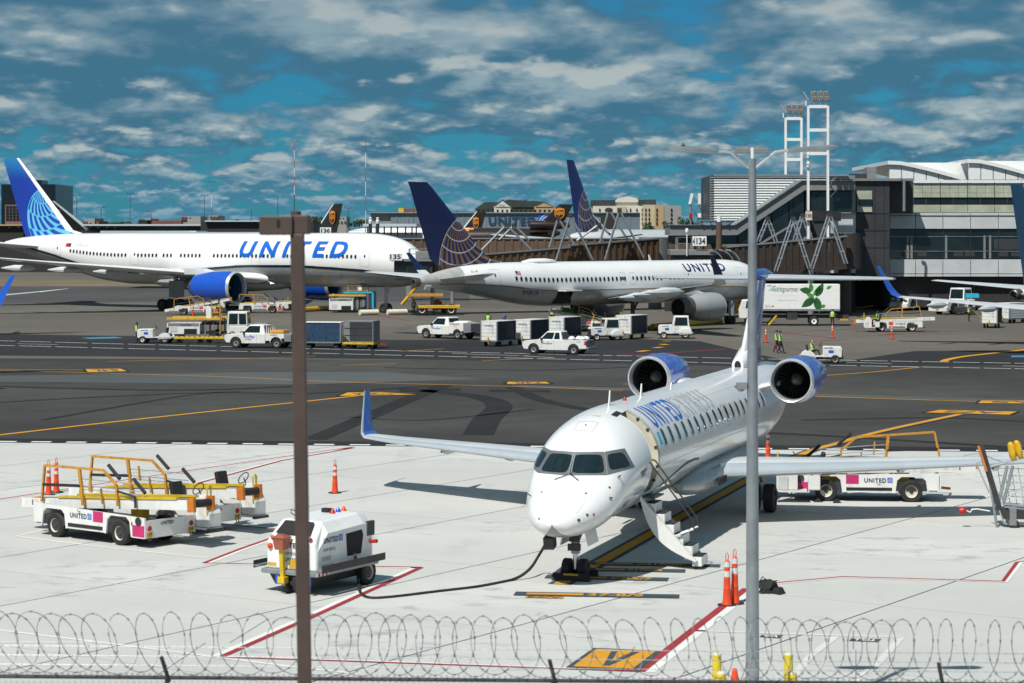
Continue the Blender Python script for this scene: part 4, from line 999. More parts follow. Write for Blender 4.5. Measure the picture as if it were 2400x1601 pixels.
mb = MB(); mb.loft([[Vector((-d, k * .22 * math.cos(q), FZ + .10 + k * .30 * math.sin(q))) for q in [2 * math.pi * i / 14 for i in range(14)]] for d, k in ((24.7, .1), (25.0, .5), (25.6, .75), (26.8, .75), (28.2, .2))], M_BLUE); mb.build('tail_bullet', CJ)
for s in (1, -1):
    wing_mesh([hsec(26.3, s * .1, FZ, 2.3, .10), hsec(27.75, s * 4.0, FZ - .04, 1.25, .10), hsec(28.0, s * 4.27, FZ - .05, .95, .09)], M_WINGG, M_BARE).build('tailplane', CJ)
mb = MB(); mb.lathe([(0, .30), (.5, .26), (.52, .2), (.3, .18)], (-29.9, 0, 3.35), (-1, 0, 0), M_NOZZ, 16); mb.build('apu_exhaust', CJ)

# airstair door: curved shell with steps hanging from the sill
sill = CB.S(4.57, DOOR[3], 0); a0 = Vector((-4.57, sill.y + .02, sill.z))
AS = bpy.data.objects.new('airstair_door', None); COL.objects.link(AS); AS.parent = CJ
foot = Vector((0, 1.42, -sill.z + .22)); mb = MB(); N = 14; out, inn = [], []
for i in range(N + 1):
    t = i / N; p = foot * t; nrm = Vector((0, foot.z, -foot.y)).normalized(); bow = math.sin(t * math.pi) * .34
    out.append(p + nrm * bow); inn.append(p + nrm * (bow - .05))
wd = .45
vs = []
for o_, i_ in zip(out, inn):
    for sx in (-wd, wd): vs += [a0 + o_ + Vector((sx, 0, 0)), a0 + i_ + Vector((sx, 0, 0))]
fs = []
for i in range(N):
    b = 4 * i; c = b + 4; fs += [(b, b + 2, c + 2, c), (b + 1, c + 1, c + 3, b + 3), (b, c, c + 1, b + 1), (b + 2, b + 3, c + 3, c + 2)]
mb.add(vs, fs, M_VWHITE); mb.build('door_shell', AS)
for sx in (-wd + .02, wd - .02):
    mb = MB(); mb.prism([( (a0 + o_).y, (a0 + o_).z) for o_ in inn] + [((a0 + foot * t).y + .02, (a0 + foot * t).z + .02) for t in (1, .75, .5, .25, 0)], a0.x + sx - .012, a0.x + sx + .012, M_VWHITE, 'yz'); mb.build('stringer', AS, smooth=False)
for k in range(6):
    t = .12 + k * .165; p = a0 + foot * t
    mb = MB(); mb.box(p.x - .36, p.x + .36, p.y - .02, p.y + .22, p.z - .20, p.z + .03, M_VWHITE); st_ = mb.build('step', AS, smooth=False, bevel=.01)
    mb = MB(); mb.box(p.x - .34, p.x + .34, p.y, p.y + .21, p.z + .034, p.z + .045, M_BLACKP); mb.build('tread', st_, smooth=False)
for sx in (-.10, .42):
    q0 = a0 + Vector((sx, .0, .95)); q1 = a0 + Vector((sx, .28, .86)); q2 = a0 + foot * .72 + Vector((sx, .30, .62)); q3 = a0 + foot * .72 + Vector((sx, .36, .36))
    mb = MB(); mb.tube([q0, q1, q2, q3], .022, M_DKMETAL, 8); mb.build('handrail', AS)
for sx in (-.10, .42):
    mb = MB(); mb.tube([a0 + foot * .62 + Vector((sx, 0, .02)), a0 + foot * .72 + Vector((sx, .36, .38))], .025, M_VWHITE, 6); mb.build('rail_post', AS)
mb = MB(); mb.tube([a0 + Vector((.45, 0, .05)), a0 + Vector((-.6, .5, .25))], .02, M_VWHITE, 6); mb.build('stay_bar', AS)
mb = MB(); mb.box(a0.x - .42, a0.x + .42, a0.y - .06, a0.y + .42, a0.z - .02, a0.z + .02, M_DKMETAL); mb.build('sill_plate', AS, smooth=False)
pf = a0 + foot
for sx in (-.3, .3):
    mb = MB(); mb.cyl((pf.x + sx, pf.y - .02, .07), (pf.x + sx, pf.y - .02, pf.z), .018, M_DKMETAL); mb.lathe([(-.025, .02), (-.025, .065), (.025, .065), (.025, .02)], (pf.x + sx, pf.y - .02, .066), (1, 0, 0), M_BLACK, 12); mb.build('castor', AS)
# ================================================================== OTHER AIRCRAFT
def pose(o, local_ref, world_ref, heading):
    """heading = direction of the nose (unit xy); put local_ref over world_ref"""
    a = math.atan2(heading[1], heading[0]); o.rotation_euler = (0, 0, a); k = o.scale[0]
    lx, ly = local_ref[0] * k, local_ref[1] * k; c, s = math.cos(a), math.sin(a)
    o.location = (world_ref[0] - (lx * c - ly * s), world_ref[1] - (lx * s + ly * c), 0)
def rings_x(parent, name, prof, m, y=0.0, n=18): mb = MB(); mb.loft([[Vector((-d, y + w * math.cos(q), z + h * math.sin(q))) for q in [2 * math.pi * i / n for i in range(n)]] for d, z, w, h in prof], m); return mb.build(name, parent)
# ---- wide body with new livery, nose to the right
NEW_FIN = globe_fin_mat('new_globe_fin', (.010, .045, .36), (.012, .06, .42), (.13, .52, .74), (.10, .46, .70), (-57.4, 14.6), 78, 4.4, 1.15, .17, .05, grad=(15.5, 18.6, (.02, .20, .46)), phimin=-75)
def wide_body(name, label, fin_mat, text_mat, full=True):
    o = thing(name, label, 'airplane')
    B = Body([(0, .05, 5.15, 5.0), (.3, .85, 5.75, 4.35), (1.0, 1.50, 6.45, 3.75), (2.0, 2.05, 7.25, 3.3), (3.2, 2.50, 8.05, 3.02), (5.0, 2.85, 8.65, 2.88), (7.5, 3.05, 8.98, 2.85), (10, 3.1, 9.05, 2.85), (42, 3.1, 9.05, 2.85), (46, 3.06, 9.05, 3.15), (50, 2.85, 9.03, 3.9), (54, 2.4, 8.95, 5.0), (58, 1.75, 8.75, 6.0), (61.5, 1.0, 8.4, 6.75), (63.7, .28, 8.0, 7.15)])
    lin = lambda d: R(104 + 6 * math.sin((d - 6) / 20)) if d < 22 else R(104 + min(1, (d - 22) / 14) * 32 - max(0, (d - 38)) * 1.35)
    lin = lambda d: R(float(np.interp(d, [0, 6, 16, 24, 30, 38, 46, 54, 62], [128, 112, 103, 104, 112, 124, 118, 106, 96])))
    fuselage(B, o, lambda d, t: M_AGREY if abs(t) > lin(d) else M_AWHITE, 84, 60)
    for s in (-1, 1): body_strip(B, o, 'cheatline', [(d, s * lin(d)) for d in range(3, 62, 2)], .26, M_CHEAT, off=.03, seg=2)
    if full:
        for d0, n, sk in ((8.0, 9, ()), (15.2, 24, (6, 7)), (30.2, 6, ()), (34.5, 10, (3,)), (41.5, 17, ())):
            body_windows(B, o, d0, .56 if d0 != 41.5 else .56, n, R(82), .27, .42, -1, skip=sk, frame=M_LGREY)
        for d0 in (6.2, 21.4, 39.5, 52.2): body_outline(B, o, d0, d0 + 1.2, R(66), R(102), -1, w=.05); body_patch(B, o, 'door_window', d0 + .6, R(80), .2, .32, -1, M_GLASS)
        body_text(B, o, 'UNITED', 24.4, R(85), 15.2, 2.05, -1, text_mat, bold=.034, shear=.14, space=1.5, off=.05)
        body_text(B, o, 'N206UA', 50.2, R(67), 2.5, .5, -1, M_LGREY, bold=.02, shear=.1)
        body_patch(B, o, 'flag', 51.0, R(66), .9, .5, -1, M_RED, r=.03); body_patch(B, o, 'flag_canton', 50.8, R(63.5), .42, .26, -1, M_NAVY, off=.02, r=.02)
        body_outline(B, o, 10.5, 14.2, R(104), R(122), -1, w=.05, name='cargo_door_outline')
    for s in (1, -1):
        w = wing_mesh([hsec(20.5, s * 2.6, 3.75, 14.0, .11), hsec(22.3, s * 3.4, 3.85, 12.5, .11), hsec(27.6, s * 10.5, 4.6, 7.6, .10), hsec(35.2, s * 22, 5.7, 4.2, .09), hsec(41.2, s * 30.4, 6.6, 1.5, .08)], M_WINGG, M_WHITE, M_AGREY).build('wing', o)
        for yy in (7.2, 12.5, 17.5, 22.5): mb = MB(); dd = 27.6 + (yy - 10.5) * .66; mb.lathe([(0, .08), (1.4, .36), (3.2, .38), (5.2, .06)], (-dd - (7.6 - (yy - 10.5) * .3) * .6, s * yy, 3.95 + yy * .05), (-1, 0, 0), M_WINGG, 10); mb.build('flap_fairing', w)
        nacelle(o, 19.6, s * 9.6, 2.85, 1.92, 5.6, M_BLUE, blades=22, duct=M_TEAL)
        wing_mesh([((-21.2, s * 9.6, 4.3), 8.6, (0, 1, 0), .06), ((-24.0, s * 9.6, 5.0), 8.0, (0, 1, 0), .06)], M_WINGG).build('engine_pylon', o)
        wing_mesh([hsec(55.5, s * 1.0, 7.3, 7.0, .09), hsec(63.2, s * 10.7, 8.3, 2.4, .08)], M_WINGG, M_WHITE).build('tailplane', o)
        gear_leg(o, 31.8, s * 5.5, 4.0, .28, [(a, b) for a in (-1.45, 0, 1.45) for b in (-.7, .7)], .66, .5, 'main_gear', M_DKMETAL, M_WINGG)
        mb = MB(); mb.cbox((-31.2, s * 6.1, 2.5), (2.2, .08, 1.9), M_AGREY); mb.build('gear_door', o, smooth=False)
    rings_x(o, 'belly_fairing', [(18.5, 3.2, .5, .3), (21, 3.15, 2.4, .75), (25, 3.1, 3.0, .95), (33, 3.1, 3.0, .95), (37, 3.2, 2.2, .7), (40, 3.3, .6, .3)], M_AGREY)
    gear_leg(o, 5.9, 0, 3.4, .18, [(0, .35), (0, -.35)], .54, .4, 'nose_gear', M_DKMETAL, M_WINGG)
    f = wing_mesh([vsec(49.6, 8.7, 10.8, .07), vsec(52.5, 9.4, 8.2, .09), vsec(61.0, 18.0, 2.95, .09), vsec(61.5, 18.5, 2.6, .08)], fin_mat, M_WHITE if fin_mat is NEW_FIN else None).build('vertical_fin', o)
    mb = MB(); mb.lathe([(0, .28), (.4, .2)], (-63.6, 0, 7.58), (-1, 0, 0), M_NOZZ, 14); mb.build('apu_exhaust', o)
    return o
WB = wide_body('wide_body_jet', 'large white wide body jet with blue engine and blue lettering, nose right', NEW_FIN, M_UBLUE)
hb = R(-30.5); pose(WB, (-31.8, -5.5), G(412, 727), (math.cos(hb), math.sin(hb)))
OLD_FIN2 = globe_fin_mat('old_globe_fin_b', (.006, .03, .27), (.006, .03, .27), (.42, .21, .09), (.7, .72, .74), (-57.4, 14.6), 78, 4.4, .95, .17, .05, phimin=-75)
WB2 = wide_body('wide_body_jet', 'distant white jet whose dark blue tail with gold globe rises beside the far hotels', OLD_FIN2, M_NAVY, full=False)
WB2.name = 'parked_jet'
q_ = P(1329, 384, 302); pose(WB2, (-63.9, 0), (q_.x, 302), (math.sin(R(23)), math.cos(R(23)))); WB2.location.z = .55

# ---- narrow body with old livery (757 class), tail towards us
OLD_FIN = globe_fin_mat('old_globe_fin', (.005, .014, .085), (.006, .020, .115), (.24, .12, .047), (.56, .59, .62), (-42.3, 10.3), 63, 6.0, .66, .13, .026, phimin=-75)
NB = thing('narrow_body_jet', 'white and grey single aisle jet with navy gold globe tail, tail nearest', 'airplane')
NBB = Body([(0, .05, 3.35, 3.25), (.3, .55, 3.8, 2.85), (1.0, .98, 4.45, 2.5), (2.0, 1.35, 5.25, 2.35), (3.2, 1.65, 5.95, 2.3), (5, 1.84, 6.3, 2.3), (7, 1.88, 6.4, 2.35), (31, 1.88, 6.4, 2.35), (34, 1.86, 6.4, 2.5), (37.5, 1.66, 6.38, 3.0), (41, 1.25, 6.2, 3.6), (44, .82, 5.8, 4.05), (46.3, .45, 5.25, 4.35), (47.0, .36, 5.1, 4.42)])
nlin = lambda d: R(float(np.interp(d, [0, 6, 31, 38, 44, 47], [110, 107, 107, 104, 112, 125])))
HOLD = (29.6, 31.6, -R(146), -R(108))
fuselage(NBB, NB, lambda d, t: (M_TAILC if d > 42.6 else M_AGREY) if (abs(t) > nlin(d) or d > 42.6) else M_AWHITE, 84, 60, holes=[HOLD])
M_BARE757 = M_BARE
for s in (-1, 1): body_strip(NBB, NB, 'gold_cheatline', [(d, s * nlin(d)) for d in range(3, 46, 2)], .10, M_GOLD, off=.02, seg=2)
mb = MB(); mb.box(-31.6, -29.6, -1.5, -.2, 2.6, 4.2, M_DARK); mb.build('hold_interior', NB, smooth=False)
mb = MB(); mb.prism([(-29.55, 3.75), (-31.65, 3.75), (-31.65, 3.85), (-29.55, 3.85)], -2.9, -1.85, M_VWHITE); mb.build('hold_door', NB, smooth=False)
body_windows(NBB, NB, 17.7, .56, 35, R(79), .26, .40, -1, skip=(7, 8), frame=M_LGREY)
body_windows(NBB, NB, 7.2, .56, 11, R(79), .26, .38, -1); body_windows(NBB, NB, 14.6, .6, 4, R(79), .26, .38, -1)
for d0 in (21.5, 22.9): body_outline(NBB, NB, d0 - .25, d0 + .45, R(62), R(95), -1, w=.05, name='exit_outline'); body_patch(NBB, NB, 'exit_window', d0 + .1, R(78), .24, .36, -1, M_GLASS)
for d0 in (5.3, 13.2, 38.6): body_outline(NBB, NB, d0, d0 + 1.0, R(50), R(106), -1, w=.045); body_patch(NBB, NB, 'door_window', d0 + .5, R(72), .16, .3, -1, M_GLASS)
body_text(NBB, NB, 'UNITED', 13.9, R(64), 6.0, 1.05, -1, M_NAVY, bold=.03, space=1.25)
body_text(NBB, NB, 'N18119', 35.9, R(122), 1.9, .45, -1, M_NAVY, bold=.02, shear=.12)
body_text(NBB, NB, '5119', 41.6, R(60), .7, .22, -1, M_NAVY)
body_patch(NBB, NB, 'flag', 36.4, R(62), .62, .36, -1, M_RED, r=.02)
for k in (-1, 0, 1): body_patch(NBB, NB, 'flag_stripe', 36.4, R(62) + k * .055, .60, .035, -1, M_WHITE, off=.02, r=.01)
body_patch(NBB, NB, 'flag_canton', 36.58, R(59), .26, .2, -1, M_NAVY, off=.03, r=.01)
for s in (1, -1):
    w = wing_mesh([hsec(15.6, s * 1.2, 2.9, 9.2, .11), hsec(16.4, s * 1.9, 2.95, 8.6, .11), hsec(20.2, s * 7.2, 3.6, 5.4, .10), hsec(27.6, s * 18.2, 4.6, 1.9, .09)], M_WINGG, M_BARE, M_AGREY).build('wing', NB)
    wl = wing_mesh([hsec(27.6, s * 18.2, 4.6, 1.9, .08), ((-28.3, s * 18.7, 4.85), 1.5, (0, -s * .6, .8), .07), ((-28.9, s * 18.95, 5.4), 1.2, (0, -s, .25), .07)], M_WHITE).build('winglet_root', w)
    wing_mesh([((-28.9, s * 18.95, 5.4), 1.2, (0, -s, .25), .07), ((-30.6, s * 19.35, 7.1), .55, (0, -s, .2), .07)], M_NAVY).build('winglet', w)
    for yy in (5.0, 9.6, 13.4): mb = MB(); dd = 20.2 + (yy - 7.2) * .68 + 3.2; mb.lathe([(0, .06), (1.2, .42), (2.8, .46), (5.0, .05)], (-dd, s * yy, 2.70 + yy * .085), (-1, 0, 0), M_WINGG, 10); mb.build('flap_fairing', w)
    nacelle(NB, 15.0, s * 6.5, 2.1, 1.36, 4.4, M_AGREY, blades=22, cut=.72)
    mb = MB(); mb.lathe([(5.3, .80), (5.31, .01)], (-15.0, s * 6.5, 2.1), (-1, 0, 0), M_DARK, 30); mb.build('exhaust_mouth', NB)
    mb = MB(); mb.lathe([(3.2, 1.12), (4.4, 1.02), (5.6, .86), (5.55, .80), (4.6, .76)], (-15.0, s * 6.5, 2.1), (-1, 0, 0), M_NOZZ, 30); mb.build('thrust_nozzle', NB)
    wing_mesh([((-16.2, s * 6.5, 3.3), 5.5, (0, 1, 0), .07), ((-18.0, s * 6.5, 3.7), 5.0, (0, 1, 0), .07)], M_WINGG).build('engine_pylon', NB)
    wing_mesh([hsec(39.8, s * .5, 5.0, 5.2, .09), hsec(45.0, s * 7.5, 5.55, 1.7, .08)], M_WINGG, M_BARE).build('tailplane', NB)
    gear_leg(NB, 23.7, s * 3.7, 3.0, .2, [(a, b) for a in (-.6, .6) for b in (-.42, .42)], .52, .38, 'main_gear', M_DKMETAL, M_DKMETAL)
gear_leg(NB, 5.4, 0, 2.6, .13, [(0, .3), (0, -.3)], .42, .3, 'nose_gear', M_DKMETAL, M_METAL)
rings_x(NB, 'satcom_dome', [(30.2, 6.4, .05, .02), (30.6, 6.42, .55, .2), (31.6, 6.42, .7, .30), (33.2, 6.42, .7, .28), (34.2, 6.4, .3, .1)], M_WHITE)
mb = MB(); mb.prism([(-17, 6.38), (-17.35, 6.38), (-17.45, 6.95), (-17.3, 6.95)], -.02, .02, M_WHITE); mb.build('antenna_blade', NB, smooth=False)
wing_mesh([vsec(35.6, 6.2, 9.2, .05), vsec(38.6, 6.75, 7.0, .08), vsec(45.3, 12.9, 2.6, .09), vsec(45.9, 13.4, 2.25, .08)], OLD_FIN).build('vertical_fin', NB)
mb = MB(); mb.lathe([(0, .40), (.55, .36), (.58, .25), (.3, .22), (.05, .02)], (-46.95, 0, 4.76), (-1, 0, 0), M_NOZZ, 18); mb.build('apu_exhaust', NB)
mb = MB(); mb.cbox((-46.2, -.4, 4.3), (.7, .05, .35), M_WHITE, rx=R(30)); mb.build('apu_door', NB, smooth=False)
pose(NB, (-5.4, 0), (21.6, 220), (.714, .70))

# ---- single aisle jets cut by the frame edges
def twin_jet(name, label, fin, winglet=True):
    o = thing(name, label, 'airplane')
    B = Body([(0, .05, 2.85, 2.75), (.4, .75, 3.6, 2.2), (1.5, 1.35, 4.6, 1.75), (3.2, 1.75, 5.2, 1.6), (5, 1.88, 5.4, 1.6), (26, 1.88, 5.4, 1.6), (30, 1.7, 5.38, 2.1), (34, 1.15, 5.25, 3.2), (37, .65, 5.0, 4.0), (38.6, .38, 4.85, 4.3)])
    fuselage(B, o, lambda d, t: M_AGREY if abs(t) > R(110) else M_AWHITE, 50, 36)
    for s in (1, -1):
        w = wing_mesh([hsec(13.2, s * 1.5, 2.3, 8.0, .11), hsec(17.2, s * 6.0, 2.75, 4.6, .10), hsec(23.4, s * 16.9, 3.75, 1.6, .09)], M_WINGG, M_BARE).build('wing', o)
        if winglet: wing_mesh([hsec(23.4, s * 16.9, 3.75, 1.6, .08), ((-23.9, s * 17.3, 3.95), 1.35, (0, -s * .6, .8), .07), ((-24.4, s * 17.6, 4.5), 1.1, (0, -s, .4), .07), ((-25.6, s * 18.2, 6.3), .5, (0, -s, .35), .07)], M_BLUE).build('winglet', w)
        else: wing_mesh([hsec(23.4, s * 16.9, 3.75, 1.6, .08), hsec(25.6, s * 19.2, 4.0, .3, .08)], M_WHITE).build('raked_tip', w)
        for yy in (5.5, 9.5, 13): mb = MB(); mb.lathe([(0, .06), (1.0, .28), (2.2, .3), (3.6, .05)], (-(17.2 + (yy - 6) * .57 + 2.6), s * yy, 2.15 + yy * .08), (-1, 0, 0), M_WINGG, 10); mb.build('flap_fairing', w)
        nacelle(o, 12.0, s * 4.9, 1.55, 1.0, 3.6, M_BLUE, blades=20)
        wing_mesh([hsec(33.2, s * .5, 4.9, 3.9, .09), hsec(36.7, s * 7.1, 5.45, 1.4, .08)], M_WINGG, M_BARE).build('tailplane', o)
        gear_leg(o, 19.8, s * 2.85, 2.3, .15, [(0, .3), (0, -.3)], .55, .36, 'main_gear', M_DKMETAL)
    gear_leg(o, 4.2, 0, 2.0, .1, [(0, .2), (0, -.2)], .36, .2, 'nose_gear', M_DKMETAL)
    wing_mesh([vsec(30.0, 5.2, 7.4, .05), vsec(31.6, 5.8, 5.9, .09), vsec(37.4, 12.5, 2.2, .08)], fin, M_WHITE).build('vertical_fin', o)
    mb = MB(); mb.lathe([(0, .42), (.75, .33), (.8, .26), (.4, .24), (.2, .02)], (-38.3, 0, 4.55), (-1, 0, 0), M_NOZZ, 20); mb.build('apu_exhaust', o)
    return o
TJR = twin_jet('single_aisle_jet', 'jet entering at the right edge, blue winglet and tail cone showing', M_TEAL)
pose(TJR, (-39.0, 0), (36.2, 160), (math.sin(R(38)), math.cos(R(38))))
TJL = twin_jet('single_aisle_jet', 'jet outside the left edge showing only its bright blue winglet', M_BLUE)
pose(TJL, (-25.6, -18.2), (XA(26, 141), 141), (-.7, .72))
TJA = twin_jet('single_aisle_jet', 'jet outside the left edge showing only a pale pointed wing tip', M_BLUE, winglet=False)
pose(TJA, (-25.8, 19.2), (XA(161, 200), 200), (.10, -1))

# ---- brown tailed freighters far off
def freighter(name, label, tri=False, nose_left=True, sc=1.0):
    o = thing(name, label, 'airplane', sc=sc)
    B = Body([(0, .1, 6.2, 6.0), (1.5, 1.8, 8.0, 4.6), (4, 2.7, 9.4, 4.1), (8, 3.0, 10.0, 4.0), (40, 3.0, 10.0, 4.0), (48, 2.4, 9.9, 5.0), (55, 1.3, 9.5, 6.6), (59, .3, 9.0, 8.2)])
    def fm(d, t):
        k = 34 - (abs(t) / math.pi) * 14
        return M_UPSB if d > k + 4 else (M_UPSY if d > k + 2.6 else M_AWHITE)
    fuselage(B, o, fm, 60, 32)
    for s in (1, -1):
        wing_mesh([hsec(20, s * 2.6, 5.2, 11, .1), hsec(38, s * 24, 7.2, 2.5, .08)], M_WINGG).build('wing', o)
        nacelle(o, 20, s * 8.5, 3.6, 1.35, 5, M_UPSB, blades=12); wing_mesh([hsec(50, s * .8, 8.6, 5.5, .09), hsec(56.5, s * 9, 9.3, 2.2, .08)], M_UPSB).build('tailplane', o)
        gear_leg(o, 31, s * 5, 4.5, .3, [(-.8, .6), (.8, .6), (-.8, -.6), (.8, -.6)], .6, .4, 'main_gear')
    gear_leg(o, 6, 0, 4.4, .2, [(0, .3), (0, -.3)], .5, .3, 'nose_gear')
    if tri:
        rings_x(o, 'tail_engine', [(51.0, 10.6, 1.1, 1.1), (51.2, 10.6, 1.25, 1.25), (54, 10.6, 1.3, 1.3), (58, 10.6, 1.1, 1.1), (60.5, 10.6, .8, .8), (61.5, 10.6, .5, .5)], M_UPSB)
        rings_x(o, 'engine_strut', [(52, 9.6, .3, .7), (55, 9.6, .5, .9), (58, 9.6, .3, .7)], M_UPSB)
        f = wing_mesh([vsec(54.0, 11.5, 6.0, .06), vsec(58.8, 16.2, 3.6, .06)], M_UPSB, M_UPSB).build('vertical_fin', o); sx, sz, ss = -58.8, 13.8, 2.6
    else:
        f = wing_mesh([vsec(44.5, 9.4, 12.0, .06), vsec(54.5, 16.6, 5.0, .06)], M_UPSB, M_WHITE).build('vertical_fin', o); sx, sz, ss = -54.8, 13.2, 3.0
    for side in (1, -1): shield_decal(f, sx, sz, ss, side, .42)
    return o
fr = freighter('freighter_jet', 'far white and brown three engine freighter with engine in its tail', tri=True); pose(fr, (-60, 0), (XA(1322, 585), 585), (-1, 0.03)); fr.location.z = .6
fr = freighter('freighter_jet', 'far freighter tail with gold shield standing above the gate number board'); pose(fr, (-57, 0), (XA(792, 560), 560), (-.55, .83))
fr = freighter('freighter_jet', 'far freighter tail with white edged fin left of the hangar lettering', sc=.93); pose(fr, (-57, 0), (XA(1128, 640), 640), (-.62, .78))
fr = freighter('freighter_jet', 'far dark brown freighter tail half hidden behind the light blue globe tail'); pose(fr, (-46, 0), (XA(206, 520), 520), (.80, .6))
fr = freighter('freighter_jet', 'far dark freighter tail behind the second gold globe tail', sc=.9); pose(fr, (-50, 0), (XA(1408, 600), 600), (.7, .7))
# ================================================================== JET BRIDGES
def tunnel(parent, p0, p1, w, h, m, name='tunnel', rib=.95, ribm=None):
    p0, p1 = Vector(p0), Vector(p1); d = (p1 - p0); n = Vector((d.y, -d.x, 0)).normalized()
    if n.y > 0: n = -n
    vs = [p + n * s * w / 2 + Vector((0, 0, z)) for p in (p0, p1) for s, z in ((1, 0), (-1, 0), (-1, -h), (1, -h))]
    mb = MB(); mb.add(vs, [(0, 1, 5, 4), (1, 2, 6, 5), (2, 3, 7, 6), (3, 0, 4, 7), (0, 3, 2, 1), (4, 5, 6, 7)], m); t = mb.build(name, parent, smooth=False)
    mb = MB(); mb.bar(p0 + n * (w / 2 + .03) + Vector((0, 0, .06)), p1 + n * (w / 2 + .03) + Vector((0, 0, .06)), .3, .16, M_GREYP); mb.build('roof_edge', parent, smooth=False)
    mb = MB(); mb.bar(p0 + n * (w / 2 + .06) + Vector((0, 0, -h)), p1 + n * (w / 2 + .06) + Vector((0, 0, -h)), .25, .3, m); mb.build('bottom_chord', parent, smooth=False)
    mb = MB(); mb.box(-.16, .16, -.11, .0, -h + .12, -.08, ribm or m); me = mb.mesh('side_panel_rib', smooth=False)
    L = d.length; k = int(L / rib)
    for i in range(k + 1):
        o = link('side_panel_rib', me, parent); o.location = p0 + d * ((i + .3) / (k + .6)) + n * (w / 2); o.rotation_euler = (0, 0, math.atan2(n.y, n.x) + R(90))
    return t
def stay(parent, apex, fl, fr, Y, m=None, double=True, r=.13):
    a = P(*apex, Y); e = .16 if double else 0
    for f in (fl, fr):
        q = P(*f, Y)
        mb = MB()
        for s in ((-1, 1) if double else (0,)): mb.cyl((a.x + s * e, a.y, a.z), (q.x + s * e, q.y, q.z), r * (.62 if double else 1), m or M_METAL, n=8)
        if double:
            for t in (.25, .5, .75): c = a.lerp(q, t); mb.cbox(c, (2 * e + .25, .12, .1), m or M_METAL)
        mb.build('stay_leg', parent)
    mb = MB(); mb.cbox(a, (.5, .4, .4), M_DKMETAL); mb.build('stay_apex', parent, smooth=False)
def gate_sign(parent, px0, px1, py0, py1, Y, s, post=None):
    a, b = P(px0, py1, Y), P(px1, py0, Y); mb = MB(); mb.box(a.x, b.x, Y - .12, Y + .12, a.z, b.z, M_WHITE); g = mb.build('gate_sign_box', parent, smooth=False, bevel=.04)
    sign_text(s, 'gate_number', g, ((a.x + b.x) / 2, Y - .125, (a.z + b.z) / 2), (1, 0, 0), (0, 0, 1), M_BLK_T, w=(b.x - a.x) * .78, h=(b.z - a.z) * .66, bold=.035, center=True)
    return g
def rail_cage(parent, x0, x1, y0, y1, z, h, m, name='guard_rail', step=1.0):
    mb = MB()
    c = [(x0, y0), (x1, y0), (x1, y1), (x0, y1)]
    for i in range(4):
        a, b = c[i], c[(i + 1) % 4]
        for k in (1, .5): mb.bar((*a, z + h * k), (*b, z + h * k), .05, .05, m)
        L = math.dist(a, b); n = max(1, int(L / step))
        for j in range(n): t = j / n; mb.bar((a[0] + (b[0] - a[0]) * t, a[1] + (b[1] - a[1]) * t, z), (a[0] + (b[0] - a[0]) * t, a[1] + (b[1] - a[1]) * t, z + h), .05, .05, m)
    return mb.build(name, parent, smooth=False)
# front bridge to stand 135: rotunda at the terminal, falling to the cab by the wide body's nose
J2 = thing('jet_bridge', 'long brown ribbed jet bridge ending in a grey cab beneath gate board 135', 'jet bridge', (0, 0, 0), group='jet bridges')
tunnel(J2, P(1000, 607, 246), P(1320, 581, 254), 3.2, 2.6, M_BROWN); tunnel(J2, P(1310, 577, 254), P(1522, 560, 262), 3.6, 3.0, M_BROWN)
mb = MB(); a = P(1535, 556, 264); mb.cyl((a.x, a.y, 0), (a.x, a.y, a.z - 3.6), .8, M_GREYP, n=20); mb.cyl((a.x, a.y, a.z - 3.6), (a.x, a.y, a.z), 1.9, M_METAL, n=28); mb.build('rotunda', J2)
mb = MB(); b = P(1570, 556, 266); mb.box(a.x + 1.5, b.x + 6, 263, 268, b.z - 3.4, b.z, M_BROWN); mb.build('fixed_link', J2, smooth=False)
c = P(968, 628, 244); mb = MB(); mb.box(c.x - 2.0, c.x + 2.2, 242.2, 246.4, ZA(655, 244), ZA(612, 244), M_DGREY); mb.build('cab', J2, smooth=False, bevel=.08)
mb = MB(); mb.box(c.x - 2.3, c.x + 2.3, 241.8, 246.6, ZA(612, 244), ZA(607, 244), M_GREYP); mb.build('cab_roof', J2, smooth=False)
for k in (-1.3, 0, 1.3): mb = MB(); mb.box(c.x + k - .55, c.x + k + .55, 242.1, 242.19, ZA(645, 244), ZA(622, 244), M_GLASSB); mb.build('cab_window', J2, smooth=False)
rail_cage(J2, c.x - .4, c.x + 2.2, 242.4, 246.2, ZA(607, 244), 1.1, M_METAL); mb = MB(); mb.box(c.x + .3, c.x + 1.9, 243.2, 245, ZA(606, 244), ZA(589, 244), M_GREYP); mb.build('roof_unit', J2, smooth=False, bevel=.05)
gate_sign(J2, 911, 943, 593, 611, 241.6, '135')
for sx in (-1, 1):
    mb = MB(); mb.cyl((c.x + 3.2 + sx * 1.1, 245, .9), (c.x + 3.2 + sx * 1.1, 245, ZA(640, 245)), .22, M_GREYP, n=12); mb.build('lift_column', J2)
    wheel(J2, (c.x + 2.6 + sx * 1.6, 243.9, .6), .6, .4, M_WHITE); wheel(J2, (c.x + 2.6 + sx * 1.6, 244.7, .6), .6, .4, M_WHITE)
mb = MB(); mb.box(c.x + .6, c.x + 5.2, 243.6, 245.6, .75, 1.1, M_YEL); mb.build('bogie', J2, smooth=False, bevel=.04)
mb = MB(); mb.cyl((c.x - 1.2, 243, 1.2), (c.x + .8, 243, 3.6), .17, M_YEL, n=12); mb.build('service_hose', J2)
mb = MB(); mb.box(c.x - .5, c.x + 3.4, 240.8, 242, 2.15, 2.45, M_ORY); mb.build('service_platform', J2, smooth=False)
